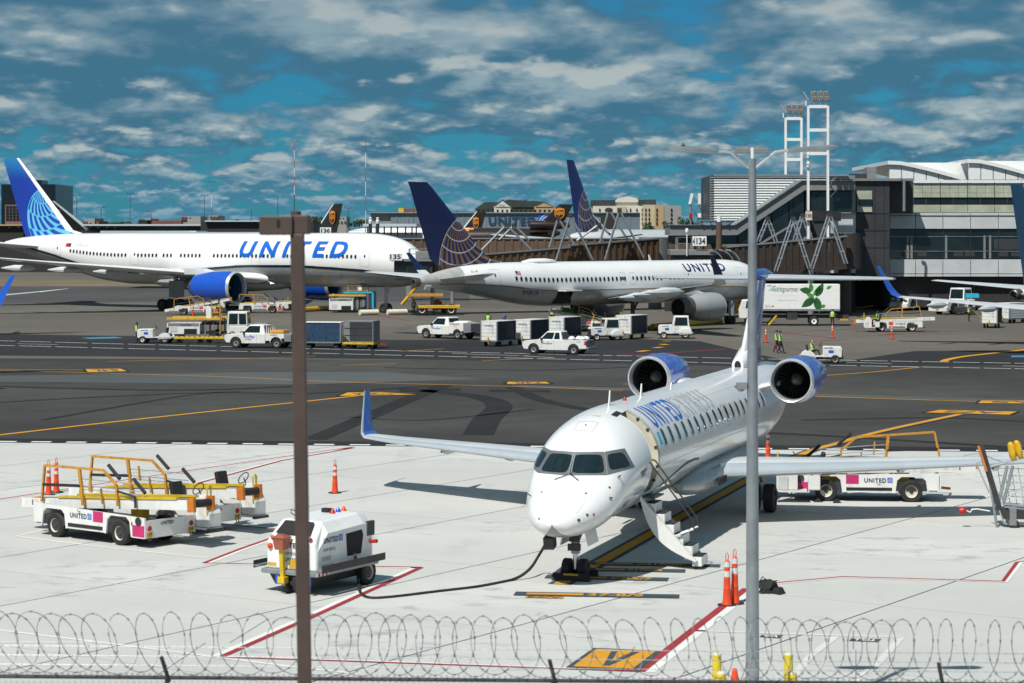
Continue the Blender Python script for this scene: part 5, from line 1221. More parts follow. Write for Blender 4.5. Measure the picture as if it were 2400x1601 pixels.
for ap, fl, fr, Y in (((1187, 527), (1123, 592), (1245, 586), 251), ((1205, 528), (1170, 562), (1240, 562), 254), ((1308, 510), (1288, 580), (1346, 574), 253), ((1337, 503), (1302, 614), (1389, 609), 251), ((1404, 526), (1352, 564), (1431, 551), 258), ((1427, 491), (1405, 573), (1471, 562), 257), ((1452, 492), (1418, 609), (1509, 604), 255)): stay(J2, ap, fl, fr, Y, double=False)
# rear bridge
J1 = thing('jet_bridge', 'rear brown ribbed jet bridge seen behind the gold globe tail', 'jet bridge', (0, 0, 0), group='jet bridges')
tunnel(J1, P(930, 560, 300), P(1480, 560, 296), 3.2, 2.5, M_BROWN, rib=1.1)
for px in (960, 1290): q = P(px, 560, 299); mb = MB(); mb.cyl((q.x, q.y, 0), (q.x, q.y, q.z - 2.4), .5, M_GREYP, n=12); mb.build('support_column', J1)
# bridge at stand 134, shade put into its brown, behind the single aisle jet's nose
J3 = thing('jet_bridge', 'brown jet bridge with shade in its colour sloping down behind gate board 134', 'jet bridge', (0, 0, 0), group='jet bridges')
tunnel(J3, P(1690, 580, 236), P(1968, 555, 240), 3.4, 3.3, M_BROWN_SHADE, rib=.8)
q = P(1980, 551, 242); mb = MB(); mb.cyl((q.x, q.y, 0), (q.x, q.y, q.z - 3.6), .7, M_BROWN_SHADE, n=18); mb.cyl((q.x, q.y, q.z - 3.7), (q.x, q.y, q.z + .2), 1.7, M_BROWN_SHADE, n=26); mb.build('rotunda', J3)
q = P(1632, 605, 236); mb = MB(); mb.box(q.x - 2.6, q.x + 3.2, 234.5, 238.5, ZA(660, 236), ZA(598, 236), M_BROWN_SHADE); mb.build('cab', J3, smooth=False, bevel=.1)
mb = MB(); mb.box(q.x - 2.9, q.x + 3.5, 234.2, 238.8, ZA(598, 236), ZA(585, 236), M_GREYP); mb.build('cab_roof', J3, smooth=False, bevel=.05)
mb = MB(); N = 8
for k in range(6):
    mb.tube([(q.x + 1.2 + k * .35 + 1.6 * math.sin(t * 1.5), 234.0, ZA(586, 236) - 1.9 * (1 - math.cos(t * 1.5))) for t in [i / N for i in range(N + 1)]], .08, M_METAL if k in (0, 3, 5) else M_DARK, 6)
tag(mb.build('canopy_bellows', J3), kind='stuff')
rail_cage(J3, XA(1588, 235), XA(1626, 235), 234.6, 238, ZA(585, 236), 1.3, M_METAL)
gate_sign(J3, 1629, 1656, 554, 577, 234.0, '134'); gate_sign(J3, 1623, 1628.5, 554, 577, 234.3, '4')
mb = MB(); z1 = ZA(520, 236); mb.cyl((XA(1683, 236), 235, ZA(600, 236)), (XA(1683, 236), 235, z1), .32, M_BROWN, n=12); mb.cyl((XA(1683, 236), 235, z1), (XA(1683, 236), 235, z1 + .6), .22, M_WHITE, n=10); mb.build('mast_pillar', J3)
mb = MB(); mb.tube([P(1610, 600, 234), P(1610, 545, 234)], .06, M_WHITE, 6); mb.lathe([(0, .16), (.2, .2), (.45, .12)], P(1610, 545, 234), (0, 0, 1), M_WHITE, 10); mb.build('dome_camera', J3)
for ap, fl, fr, Y, dd in (((1799, 512), (1777, 567), (1819, 567), 240, 1), ((1859, 512), (1818, 636), (1897, 630), 233.5, 1), ((1881, 504), (1862, 564), (1902, 562), 242, 1), ((1944, 503), (1902, 630), (1983, 618), 234, 1)): stay(J3, ap, fl, fr, Y, m=M_CHROME)
for px, py in ((1900, 635), (1716, 650)): s_ = P(px, 640, 236); mb = MB(); mb.cyl((s_.x, 236, 0), (s_.x, 236, ZA(632, 236)), .3, M_GREYP, n=12); mb.build('support_column', J3)
gs = thing('gate_board', 'small white gate board numbered 136 above the wide body fuselage', 'sign', (XA(763, 300), 300, 0)); 
mb = MB(); w_ = .75; z0, z1 = ZA(548, 300), ZA(533, 300); mb.box(-w_, w_, -.1, .1, z0, z1, M_WHITE); g_ = mb.build('gate_sign_box', gs, smooth=False)
sign_text('136', 'gate_number', g_, (0, -.11, (z0 + z1) / 2), (1, 0, 0), (0, 0, 1), M_BLK_T, w=1.2, h=.6, bold=.035, center=True); mb = MB(); mb.cyl((0, 0, 0), (0, 0, z0), .12, M_GREYP, n=10); mb.build('post', gs)

# ================================================================== FAR SKYLINE
M_HANG = mat('hangar_blue_grey', (.155, .20, .235), .5, var=.08, scale=.08)
M_HANGL = mat('hangar_pale_grey', (.26, .29, .30), .5, var=.06, scale=.08)
M_TOWER = mat('tower_dark_glass', (.008, .014, .020), .25, var=.2, scale=.05)
M_PINK = mat('pink_brick_grid', (.22, .12, .115), .7, var=.1, scale=.2)
M_SHED = mat('shed_near_black', (.020, .021, .020), .7, var=.2, scale=.1)
M_ROOFW = mat('pale_roof', (.48, .55, .60), .5, var=.1, scale=.1)
M_HCREAM = mat('hotel_cream', (.48, .42, .29), .7, var=.06, scale=.1)
M_HWHITE = mat('hotel_pale', (.60, .58, .50), .7, var=.06, scale=.1)
M_HTAN = mat('hotel_tan', (.42, .31, .17), .7, var=.06, scale=.1)
M_HGREY = mat('hotel_grey', (.30, .295, .28), .7, var=.06, scale=.1)
M_ROOFG = mat('dark_green_roof', (.030, .042, .040), .7, var=.2, scale=.3)
M_FBRICK = mat('far_brick', (.20, .075, .05), .8, var=.2, scale=.2)
def fbox(parent, name, px0, px1, py0, py1, Y, dep, m): 
    mb = MB(); mb.box(XA(px0, Y), XA(px1, Y), Y, Y + dep, ZA(py1, Y), ZA(py0, Y), m); return mb.build(name, parent, smooth=False)
def fpoly(parent, name, pts, Y, dep, m):
    mb = MB(); mb.prism([(XA(a, Y), ZA(b, Y)) for a, b in pts], Y, Y + dep, m); return mb.build(name, parent, smooth=False)
def gnd(Y): return YH + F * HC / Y
Y = 1500
t = thing('office_tower', 'tall dark glass office block behind the globe tail at far left', 'building')
fbox(t, 'tower_block', 3, 130, 432, gnd(Y), Y, 60, M_TOWER); fbox(t, 'roof_plant', 70, 98, 422, 432, Y + 8, 20, M_TOWER); fbox(t, 'lower_block', 12, 54, 480, gnd(Y), Y - 14, 13, M_PINK)
for r_ in range(5):
    for c_ in range(5): fbox(t, 'window', 14 + c_ * 8, 20.5 + c_ * 8, 482.5 + r_ * 7.4, 488 + r_ * 7.4, Y - 14.3, .3, M_GLASSB)
Y = 520
t = thing('cargo_shed', 'long low near black shed with pale roof strips along left horizon', 'building')
fbox(t, 'shed_wall', -250, 560, 529, gnd(Y), Y, 30, M_SHED); fbox(t, 'higher_wall', 470, 735, 519.5, gnd(Y), Y - 12, 20, M_SHED); fbox(t, 'roof_strip', 150, 470, 525.5, 529.4, Y - 1, 25, M_ROOFW); fbox(t, 'roof_strip', 480, 700, 516.8, 519.6, Y - 13, 20, M_ROOFW)
fbox(t, 'canopy_roof', 235, 460, 541, 549, 360, 14, M_ROOFW); fbox(t, 'canopy_roof', 440, 640, 544, 549, 358, 14, M_ROOFW); fbox(t, 'roof_strip', -200, 60, 526, 529.3, Y - 1, 25, M_HTAN)
for px in (20, 42, 210, 228, 250, 268): fbox(t, 'wall_light', px, px + 3, 532, 534, Y - .4, .3, M_REFL)
for nm, lab, rows in (('low_building', 'low red brick block left of the tall lamp posts on the horizon', [(190, 232, 519, 530, M_FBRICK), (206, 222, 512, 519, M_HGREY)]), ('low_building', 'dark squat block on the left horizon', [(324, 354, 515, 527, M_SHED), (340, 354, 512.5, 516, M_HGREY)]),
                      ('low_building', 'pale roofed block with red wall on the left horizon', [(424, 470, 507, 519, M_HGREY), (424, 436, 508, 515, M_FBRICK), (354, 425, 517, 524, M_FBRICK)]), ('low_building', 'small pale cabin beside the short striped mast', [(489, 512, 505, 519, M_HGREY), (492, 509, 508, 514, M_FBRICK)]),
                      ('low_building', 'pale low rooftops right of the brown post on horizon', [(725, 760, 521, 531, M_ROOFW), (732, 752, 516, 521, M_HGREY)]), ('low_building', 'grey block behind the freighter tail near number 136', [(783, 812, 508, 532, M_HGREY)])):
    t = thing(nm, lab, 'building', group='low blocks on the horizon')
    for a, b, c_, d_, m_ in rows: fbox(t, 'block', a, b, c_, max(d_, 0) if d_ < 519 else gnd(900), 900 + random.random() * 4, 20, m_)
    for k in range(3): fbox(t, 'window', rows[0][0] + 4 + k * 8, rows[0][0] + 8 + k * 8, rows[0][2] + 3, rows[0][2] + 6, 899, .5, M_GLASSB)
# hangar
Y = 880
t = thing('hangar', 'wide blue grey metal hangar with large airline lettering', 'hangar')
fbox(t, 'pale_end', 867, 916, 500, gnd(Y), Y, 60, M_HANGL); fbox(t, 'main_wall', 916, 1500, 499, gnd(Y), Y - 1, 60, M_HANG); fbox(t, 'roof_edge', 866, 1501, 497.8, 499.6, Y - 2, 60, M_HANGL); fbox(t, 'dark_bay', 1408, 1442, 503, gnd(Y), Y - 1.6, 2, M_SHED)
for k in range(22): fbox(t, 'panel_seam', 930 + k * 26, 930.8 + k * 26, 500, gnd(Y), Y - 1.25, .3, M_HANGL)
M_HLET = mat('hangar_letter_navy', (.010, .055, .13), .5, var=.05)
sign_text('UNITED', 'lettering', t, (XA(1145, Y), Y - 1.4, ZA(527, Y)), (1, 0, 0), (0, 0, 1), M_HLET, w=XA(1255, Y) - XA(1145, Y), h=3.4, bold=.035, space=1.15, off=.1)
lg = logo_square(t, (XA(1262, Y), Y - 1.4, ZA(526, Y)), (1, 0, 0), (0, 0, 1), 4.4)
fbox(t, 'yellow_roof_unit', 934, 946, 488, 500, Y + 12, 6, M_LYEL); fbox(t, 'brown_roof_unit', 946.5, 976, 489, 500, Y + 12, 6, M_FBRICK)
# canopy structure in front
t = thing('open_canopy', 'pale flat canopy on slim columns beside the hangar', 'canopy')
Y = 420; fbox(t, 'roof', 850, 976, 524.5, 531, Y, 12, M_ROOFW); fbox(t, 'back_wall', 815, 990, 545, gnd(Y), Y + 9, 2, M_ROOFW)
for px in (860, 880, 899, 915, 930, 949, 964, 974): fbox(t, 'column', px, px + 3.2, 531, gnd(Y), Y + 1, .3, M_DKMETAL)
rail_cage(t, XA(812, Y), XA(868, Y), Y + 1, Y + 5, ZA(548, Y), 1.2, M_GREYP, step=.6)
for px, pt, lab in ((868, 511, 'left pale topped vent stack above the canopy'), (885, 511, 'right pale topped vent stack above the canopy')):
    t = thing('vent_stack', lab, 'chimney', (XA(px, 410), 410, 0), group='vent stacks'); mb = MB(); mb.cyl((0, 0, 0), (0, 0, ZA(524, 410)), .32, M_DKMETAL, n=10); mb.build('pipe', t); mb = MB(); mb.lathe([(0, .3), (.5, .36), (.7, .22), (1.0, .3), (1.15, .1)], (0, 0, ZA(524, 410)), (0, 0, 1), M_WHITE, 12); mb.build('cowl', t)
# hotels
Y = 1150
t = thing('hotel', 'cream hotel with dark green pitched roofs and gables behind hangar', 'hotel')
fbox(t, 'wall', 1114, 1299, 489, gnd(Y), Y, 30, M_HCREAM); fbox(t, 'gable_tower', 1158, 1196, 484, gnd(Y), Y - 3, 8, M_HWHITE); fbox(t, 'end_wing', 1252, 1299, 484, gnd(Y), Y - 3, 8, M_HTAN)
for pts, m_ in (([(1112, 490), (1136, 474), (1165, 474), (1165, 490)], M_ROOFG), ([(1180, 486), (1186, 468), (1270, 472), (1280, 486)], M_ROOFG), ([(1200, 488), (1232, 468), (1262, 488)], M_ROOFG), ([(1155, 485), (1178, 467), (1199, 485)], M_ROOFG), ([(1250, 485), (1275, 473), (1301, 485)], M_ROOFG)): fpoly(t, 'pitched_roof', pts, Y - 1 - random.random(), 20, m_)
for pts, m_ in (([(1160, 485), (1178, 471), (1195, 485)], M_HWHITE), ([(1255, 485), (1275, 476), (1297, 485)], M_HTAN)): fpoly(t, 'gable_face', pts, Y - 3.4, 2, m_)
for px in range(1120, 1298, 11): fbox(t, 'window', px, px + 4.5, 491.5, 496.5, Y - 3.3, .5, M_GLASSB)
sign_text('Radisson', 'hotel_lettering', t, (XA(1177, Y), Y - 3.6, ZA(481, Y)), (1, 0, 0), (0, 0, 1), M_UBLUE, w=3.2, h=1.0, center=True, off=.2)
Y = 1000
t = thing('hotel', 'pale stone hotel with shallow pediment and rows of windows', 'hotel')
fbox(t, 'main_wall', 1390, 1510, 483, gnd(Y), Y, 30, M_HWHITE); fbox(t, 'upper_storey', 1440, 1508, 474, 484, Y + 2, 20, M_HWHITE); fbox(t, 'right_wing', 1508, 1558, 480, gnd(Y), Y - 6, 20, M_HCREAM); fbox(t, 'tan_bay', 1535, 1556, 480, gnd(Y), Y - 7.5, 2, M_HTAN); fbox(t, 'grey_wing', 1557, 1596, 482, gnd(Y), Y - 8, 20, M_HGREY)
fbox(t, 'left_roof', 1388, 1442, 469, 483, Y + 1, 22, M_ROOFG); fbox(t, 'right_roof', 1496, 1538, 468, 480, Y + 1, 22, M_ROOFG); fpoly(t, 'pediment', [(1440, 474), (1452, 464), (1472, 460), (1492, 465), (1500, 474)], Y + 1, 14, M_HWHITE)
fbox(t, 'portico', 1446, 1468, 484, 498, Y - 1.5, 1.4, M_HCREAM)
for r_ in range(4):
    for px in (1404, 1418, 1432, 1476, 1491, 1504, 1512, 1520, 1538, 1572):
        if r_ > 0 and px < 1500: continue
        fbox(t, 'window', px, px + (3.2 if px < 1570 else 4), 489 + r_ * 10.5, 495 + r_ * 10.5, Y - 8.4 if px > 1556 else (Y - 8 if px > 1534 else (Y - 6.4 if px > 1507 else Y - .4)), .5, M_GLASSB)
# masts and lamp posts
def lamp_mast(px, pyt, Y, arms, label, striped=False, cat='lamp post', grp='far lamp posts'):
    x = XA(px, Y); h = ZA(pyt, Y); t = thing('striped_mast' if striped else 'lamp_mast', label, cat, (x, Y, 0), group=grp); w = .55 / F * Y * 1.1
    if striped:
        n = 6 if pyt < 340 else 4; lo = ZA(striped, Y)
        mb = MB(); mb.cyl((0, 0, 0), (0, 0, lo), w * 1.3, M_DKMETAL, n=8); mb.build('lower_pole', t)
        for i in range(n): mb = MB(); mb.cyl((0, 0, lo + (h - lo) * i / n), (0, 0, lo + (h - lo) * (i + 1) / n), w * 1.15, M_RED if i % 2 == (n - 1) % 2 else M_WHITE, n=8); mb.build('mast_section', t)
    else: mb = MB(); mb.cyl((0, 0, 0), (0, 0, h), w * 1.3, M_DKMETAL, w, n=8); mb.build('pole', t)
    k = 7.5 / F * Y
    if arms:
        mb = MB(); mb.bar((-k, 0, h), (k, 0, h), w, w, M_DKMETAL); mb.build('cross_arm', t, smooth=False)
        for s in (-1, 1): mb = MB(); mb.cbox((s * k * .85, 0, h + w), (k * .5, k * .3, w * 2.4), M_DKMETAL, ry=R(-s * 18)); mb.build('lamp_head', t, smooth=False)
for a in ((180, 458, 620, 1, 'first tall lamp post right of the globe tail'), (237, 487, 600, 1, 'short lamp post between two tall ones'), (305, 454, 620, 1, 'second tall lamp post right of the globe tail'), (479, 458, 620, 1, 'tall lamp post beside the short striped mast'), (589, 492, 700, 0, 'short thin pole near the brown sign post'), (651, 461, 620, 0, 'tall thin pole just behind the brown sign post'), (816, 488, 650, 1, 'lamp post right of the freighter tail'), (160, 496, 900, 0, 'thin pole beside the brown freighter tail'), (354, 495, 900, 1, 'thin far pole mid way to the striped mast'), (1071, 492, 860, 0, 'dark flue rising behind the hangar roof'), (970, 470, 600, 0, 'thin dark pole behind the navy tail')): lamp_mast(*a)
for px, pt, lo, lab in ((496, 426, 546, 'short red and white striped mast'), (690, 332, 455, 'tall striped mast just above the brown post head'), (857, 324, 528, 'tall striped mast right of the freighter tail')): lamp_mast(px, pt, 560, 0 if px == 857 else 1, lab, striped=lo, cat='mast', grp='striped masts')
for px, pt, lab in ((1619, 462, 'lattice antenna mast with tilted panels beside the louvred hall'), (1639, 462, 'pale antenna mast with white panel beside the louvred hall')):
    t = thing('antenna_mast', lab, 'antenna', (XA(px, 262), 262, 0)); z0 = ZA(530, 262); z1 = ZA(470, 262)
    mb = MB(); mb.cyl((0, 0, 0), (0, 0, z1), .10, M_METAL, n=8); mb.build('pole', t); mb = MB(); mb.cbox((0, -.1, z1 + .2), (.32, .2, 1.3), M_WHITE, ry=R(12 if px < 1630 else 0)); mb.build('antenna_panel', t, smooth=False)
    mb = MB(); mb.bar((0, 0, z1 - .8), (1.6, 0, z0), .07, .07, M_DKMETAL); mb.build('brace', t); mb = MB(); mb.cbox((0, -.1, ZA(505, 262)), (.4, .2, .5), M_RED if px < 1630 else M_WHITE); mb.build('equipment_box', t, smooth=False)
# trees on the horizon: each with trunk and leafy crown
M_LEAF = mat('far_foliage', (.045, .075, .028), .9, var=.45, scale=.6); M_BARK = mat('bark', (.06, .045, .03), .9)
def tree(px, py, w, h, Y, label, seed):
    rnd = random.Random(seed); t = thing('tree', label, 'tree', (XA(px, Y), Y, 0), group='trees on the horizon'); k = Y / F
    top = ZA(py, Y); cw = w * k / 2; ch = h * k / 2; cz = top - ch
    mb = MB(); mb.cyl((0, 0, 0), (0, 0, cz), .35, M_BARK, .18, n=7)
    for i in range(4): a = rnd.random() * 6.28; mb.cyl((0, 0, cz * .6), (math.cos(a) * cw * .5, math.sin(a) * cw * .5, cz + ch * .3), .15, M_BARK, .05, n=5)
    mb.build('trunk', t); mb = MB(); lobes = [(rnd.uniform(-.7, .7), rnd.uniform(-.5, .5), rnd.uniform(-.6, .6), rnd.uniform(.35, .6)) for _ in range(9)]
    for i in range(520):
        lx, ly, lz, lr = rnd.choice(lobes); v = Vector((rnd.gauss(0, 1), rnd.gauss(0, 1), rnd.gauss(0, 1))).normalized() * lr * rnd.uniform(.6, 1.1)
        c = Vector(((lx + v.x) * cw, (ly + v.y) * cw, cz + (lz + v.z) * ch)); s = rnd.uniform(.035, .08) * (cw + ch)
        a, b = Vector((rnd.gauss(0, 1), rnd.gauss(0, 1), rnd.gauss(0, 1))).normalized(), Vector((rnd.gauss(0, 1), rnd.gauss(0, 1), rnd.gauss(0, 1))).normalized()
        mb.add([c + a * s, c + b * s, c - a * s, c - b * s], [(0, 1, 2, 3)], M_LEAF)
    mb.build('crown', t, smooth=False)
for i, a in enumerate(((738, 507, 46, 30, 900, 'round tree right of the brown sign post'), (760, 512, 28, 26, 920, 'smaller tree touching the freighter fin'), (842, 510, 40, 28, 920, 'tree at the left end of the hangar'), (562, 514, 40, 26, 1000, 'low tree on the left horizon past the striped mast'), (515, 516, 30, 22, 1000, 'low tree right of the small cabin'), (255, 519, 40, 20, 1100, 'low tree beyond the brick block'), (292, 518, 44, 20, 1100, 'low tree between lamp posts at left'), (1515, 517, 20, 30, 960, 'small tree in front of the pale hotel'), (1527, 520, 18, 28, 955, 'slim tree before the tan bay of the hotel'), (1566, 515, 24, 34, 950, 'tree before the grey hotel wing'), (1605, 508, 34, 40, 900, 'tree right of the pale hotel'), (1630, 512, 30, 34, 900, 'tree below the antenna masts'), (700, 512, 40, 28, 950, 'tree half behind the brown post head'))): tree(*a, seed=i)
tl = MB(); rnd = random.Random(3)
for i in range(2600):
    Y = rnd.uniform(1700, 2300); x = rnd.uniform(-.30, .30) * Y; zt = rnd.uniform(2, 13) * (.6 + .4 * math.sin(x * .011)); s = rnd.uniform(2.5, 6)
    a, b = Vector((rnd.gauss(0, 1), rnd.gauss(0, 1), rnd.gauss(0, 1))).normalized(), Vector((rnd.gauss(0, 1), rnd.gauss(0, 1), rnd.gauss(0, 1))).normalized(); c = Vector((x, Y, zt)); tl.add([c + a * s, c + b * s, c - a * s, c - b * s], [(0, 1, 2, 3)], M_LEAF)
tag(tl.build('distant_woodland', smooth=False), 'thin dark line of distant woodland along the horizon', 'woodland', kind='stuff')
# ================================================================== PEOPLE
def lerp3(a, b, t): return tuple(a[i] + (b[i] - a[i]) * t for i in range(3))
POSES = {}
def pose_pts(kind):
    # x forward, y left, z up; standing height 1.75
    p = dict(pel=(0, 0, .95), wai=(0, 0, 1.08), che=(0, 0, 1.30), nek=(0, 0, 1.47), hed=(.01, 0, 1.60), top=(.0, 0, 1.70), nos=(.105, 0, 1.595))
    for s, k in ((1, 'l'), (-1, 'r')):
        p[k + 'sh'] = (0, s * .185, 1.41); p[k + 'el'] = (-.02, s * .24, 1.13); p[k + 'wr'] = (.04, s * .25, .89); p[k + 'ha'] = (.07, s * .25, .79); p[k + 'th'] = (.11, s * .22, .84)
        p[k + 'hi'] = (0, s * .095, .90); p[k + 'kn'] = (.015, s * .10, .50); p[k + 'an'] = (-.02, s * .10, .09); p[k + 'to'] = (.17, s * .11, .035)
    if kind == 'walk':
        p['lkn'] = (.16, .09, .52); p['lan'] = (.26, .09, .10); p['lto'] = (.44, .09, .06); p['rkn'] = (.0, -.09, .50); p['ran'] = (-.26, -.09, .16); p['rto'] = (-.12, -.09, .035)
        p['lel'] = (-.12, .24, 1.15); p['lwr'] = (-.08, .25, .92); p['lha'] = (-.04, .25, .82); p['lth'] = (.0, .22, .86); p['rel'] = (.06, -.24, 1.14); p['rwr'] = (.24, -.22, .98); p['rha'] = (.32, -.21, .93); p['rth'] = (.33, -.18, .97)
    if kind == 'reach':
        for s, k in ((1, 'l'), (-1, 'r')): p[k + 'el'] = (.16, s * .25, 1.20); p[k + 'wr'] = (.36, s * .17, 1.12); p[k + 'ha'] = (.45, s * .14, 1.10); p[k + 'th'] = (.42, s * .10, 1.14)
    if kind == 'bend':
        p['wai'] = (.06, 0, 1.06); p['che'] = (.20, 0, 1.22); p['nek'] = (.33, 0, 1.32); p['hed'] = (.42, 0, 1.40); p['top'] = (.46, 0, 1.49); p['nos'] = (.50, 0, 1.36)
        for s, k in ((1, 'l'), (-1, 'r')): p[k + 'sh'] = (.28, s * .18, 1.28); p[k + 'el'] = (.36, s * .2, 1.02); p[k + 'wr'] = (.5, s * .15, .86); p[k + 'ha'] = (.56, s * .13, .80); p[k + 'th'] = (.58, s * .10, .84)
    if kind == 'sit':
        dz = -.42
        for k in list(p): p[k] = (p[k][0], p[k][1], p[k][2] + dz)
        for s, k in ((1, 'l'), (-1, 'r')):
            p[k + 'hi'] = (.02, s * .1, .50); p[k + 'kn'] = (.42, s * .13, .52); p[k + 'an'] = (.55, s * .12, .10); p[k + 'to'] = (.72, s * .12, .06)
            p[k + 'el'] = (.12, s * .25, .74); p[k + 'wr'] = (.36, s * .17, .72); p[k + 'ha'] = (.44, s * .15, .73); p[k + 'th'] = (.43, s * .11, .77)
    return p
BONES = [('pel', 'wai'), ('wai', 'che'), ('che', 'nek'), ('nek', 'hed'), ('hed', 'top'), ('hed', 'nos')]
for k in 'lr': BONES += [('che', k + 'sh'), (k + 'sh', k + 'el'), (k + 'el', k + 'wr'), (k + 'wr', k + 'ha'), (k + 'wr', k + 'th'), ('pel', k + 'hi'), (k + 'hi', k + 'kn'), (k + 'kn', k + 'an'), (k + 'an', k + 'to')]
RAD = dict(pel=(.155, .115), wai=(.145, .105), che=(.165, .12), nek=(.058, .058), hed=(.088, .098), top=(.06, .065), nos=(.018, .018))
for k in 'lr': RAD.update({k + 'sh': (.062, .062), k + 'el': (.046, .046), k + 'wr': (.030, .034), k + 'ha': (.028, .020), k + 'th': (.013, .013), k + 'hi': (.092, .092), k + 'kn': (.062, .062), k + 'an': (.045, .05), k + 'to': (.038, .034)})
def person_mesh(kind, skin):
    key = (kind, skin.name)
    if key in POSES: return POSES[key]
    p = pose_pts(kind); names = list(p); idx = {n: i for i, n in enumerate(names)}
    me = bpy.data.meshes.new('body'); me.from_pydata([p[n] for n in names], [(idx[a], idx[b]) for a, b in BONES], [])
    o = bpy.data.objects.new('body_tmp', me); COL.objects.link(o)
    m = o.modifiers.new('skin', 'SKIN'); m.use_smooth_shade = True
    for i, n in enumerate(names): v = me.skin_vertices[0].data[i]; v.radius = RAD[n]; v.use_root = (n == 'pel')
    s_ = o.modifiers.new('sub', 'SUBSURF'); s_.levels = 1; s_.render_levels = 1
    dg = bpy.context.evaluated_depsgraph_get(); out = bpy.data.meshes.new_from_object(o.evaluated_get(dg)); out.name = 'body'
    bpy.data.objects.remove(o)
    out.materials.clear()
    for m_ in (M_PANTS, M_SHIRT, skin, M_BLACK): out.materials.append(m_)
    segs = [(Vector(p[a]), Vector(p[b]), a, b) for a, b in BONES]
    for f in out.polygons:
        c = f.center; best = min(segs, key=lambda q: (c - (q[0] + (q[1] - q[0]) * max(0, min(1, (c - q[0]).dot(q[1] - q[0]) / max(1e-6, (q[1] - q[0]).length_squared))))).length)
        a, b = best[2], best[3]
        k = 1
        if b[1:] in ('kn', 'an') or b[1:] == 'hi' or (a == 'pel' and c.z < p['pel'][2]): k = 0
        if b[1:] == 'to': k = 3
        if b in ('hed', 'top', 'nos') or b[1:] in ('wr', 'ha', 'th'): k = 2
        f.material_index = k
    out.shade_smooth(); POSES[key] = (out, p); return POSES[key]
def person(kind, loc, rz, label, vest=None, skin=None, cap=None, grp=None, hair=True):
    skin = skin or M_SKIN; me, p = person_mesh(kind, skin)
    t = thing('person', label, 'person', loc, rz, group=grp); link('body', me, t)
    if vest:
        mb = MB(); rings = []; N = 12
        A, B, Cc = Vector(p['pel']), Vector(p['che']), Vector(p['nek'])
        for q, w, d in ((A + (B - A) * .05, .185, .145), (A.lerp(B, .45), .175, .135), (B, .20, .148), (B.lerp(Cc, .55), .185, .125), (B.lerp(Cc, .85), .10, .09)):
            rings.append([q + Vector((d * math.cos(2 * math.pi * i / N), w * math.sin(2 * math.pi * i / N), 0)) for i in range(N)])
        mb.loft(rings, vest); v = mb.build('safety_vest', t)
        mb = MB(); 
        for tt in (.32, .62):
            q = A.lerp(B, tt); mb.loft([[q + Vector((.152 * math.cos(2 * math.pi * i / N), .196 * math.sin(2 * math.pi * i / N), dz)) for i in range(N)] for dz in (-.022, .022)], M_STRIPE, cap=False)
        mb.build('reflective_stripe', v)
    if hair:
        h = Vector(p['hed']); mb = MB(); mb.lathe([(-.02, .101), (.04, .103), (.085, .085), (.115, .04), (.12, .001)], h + Vector((-.015, 0, 0)), (0, 0, 1), cap or M_HAIR, 14)
        if cap: mb.cbox(h + Vector((.12, 0, .035)), (.12, .15, .015), cap)
        mb.build('cap' if cap else 'hair', t)
    return t

# ================================================================== GROUND VEHICLES
def lettering_side(parent, s, x, y, z, w, h, side, m=None, bold=.03, logo=True, space=1.15):
    """reads correctly when seen from side (+1 = left side, -1 = right side)"""
    u = Vector((-side, 0, 0)); o = Vector((x, y, z))
    if w: sign_text(s, 'lettering', parent, o, u, (0, 0, 1), m or M_NAVY, w=w, h=h, bold=bold, space=space)
    if logo: logo_square(parent, o + u * (w + h * .25), u, (0, 0, 1), h * 1.15)
def delineator(loc, label, h=1.1, grp='orange traffic posts', bands=((.52, .62), (.70, .80)), lean=0.0, rz=0.0):
    t = thing('traffic_post', label, 'traffic cone', loc, rz, group=grp)
    mb = MB(); mb.prism([(.24 * math.cos(R(22.5 + 45 * i)), .24 * math.sin(R(22.5 + 45 * i))) for i in range(8)], 0, .05, M_BLACK, 'xy'); mb.build('rubber_base', t, smooth=False, bevel=.01)
    prof = [(0, .13), (.04, .115), (.12, .10), (.3, .088), (.31, .094), (.33, .086), (.5, .078), (.51, .084), (.53, .076), (.82, .062), (.83, .068), (.86, .05), (.88, .03)]
    mb = MB(); mb.lathe([(a * h + .04, r) for a, r in prof], (0, 0, 0), (0, 0, 1), M_ORANGE, 16); mb.build('post', t)
    for a, b in bands: mb = MB(); mb.lathe([(h * a + .04, .0785), (h * b + .04, .0715)], (0, 0, 0), (0, 0, 1), M_REFL, 16); mb.build('reflective_band', t)
    mb = MB(); z = h * .88 + .04; q = h * .14; mb.tube([(-.03, 0, z), (-.035, 0, z + q * .6), (0, 0, z + q), (.035, 0, z + q * .6), (.03, 0, z)], .012, M_ORANGE, 6, closed=True); mb.build('handle_loop', t)
    return t
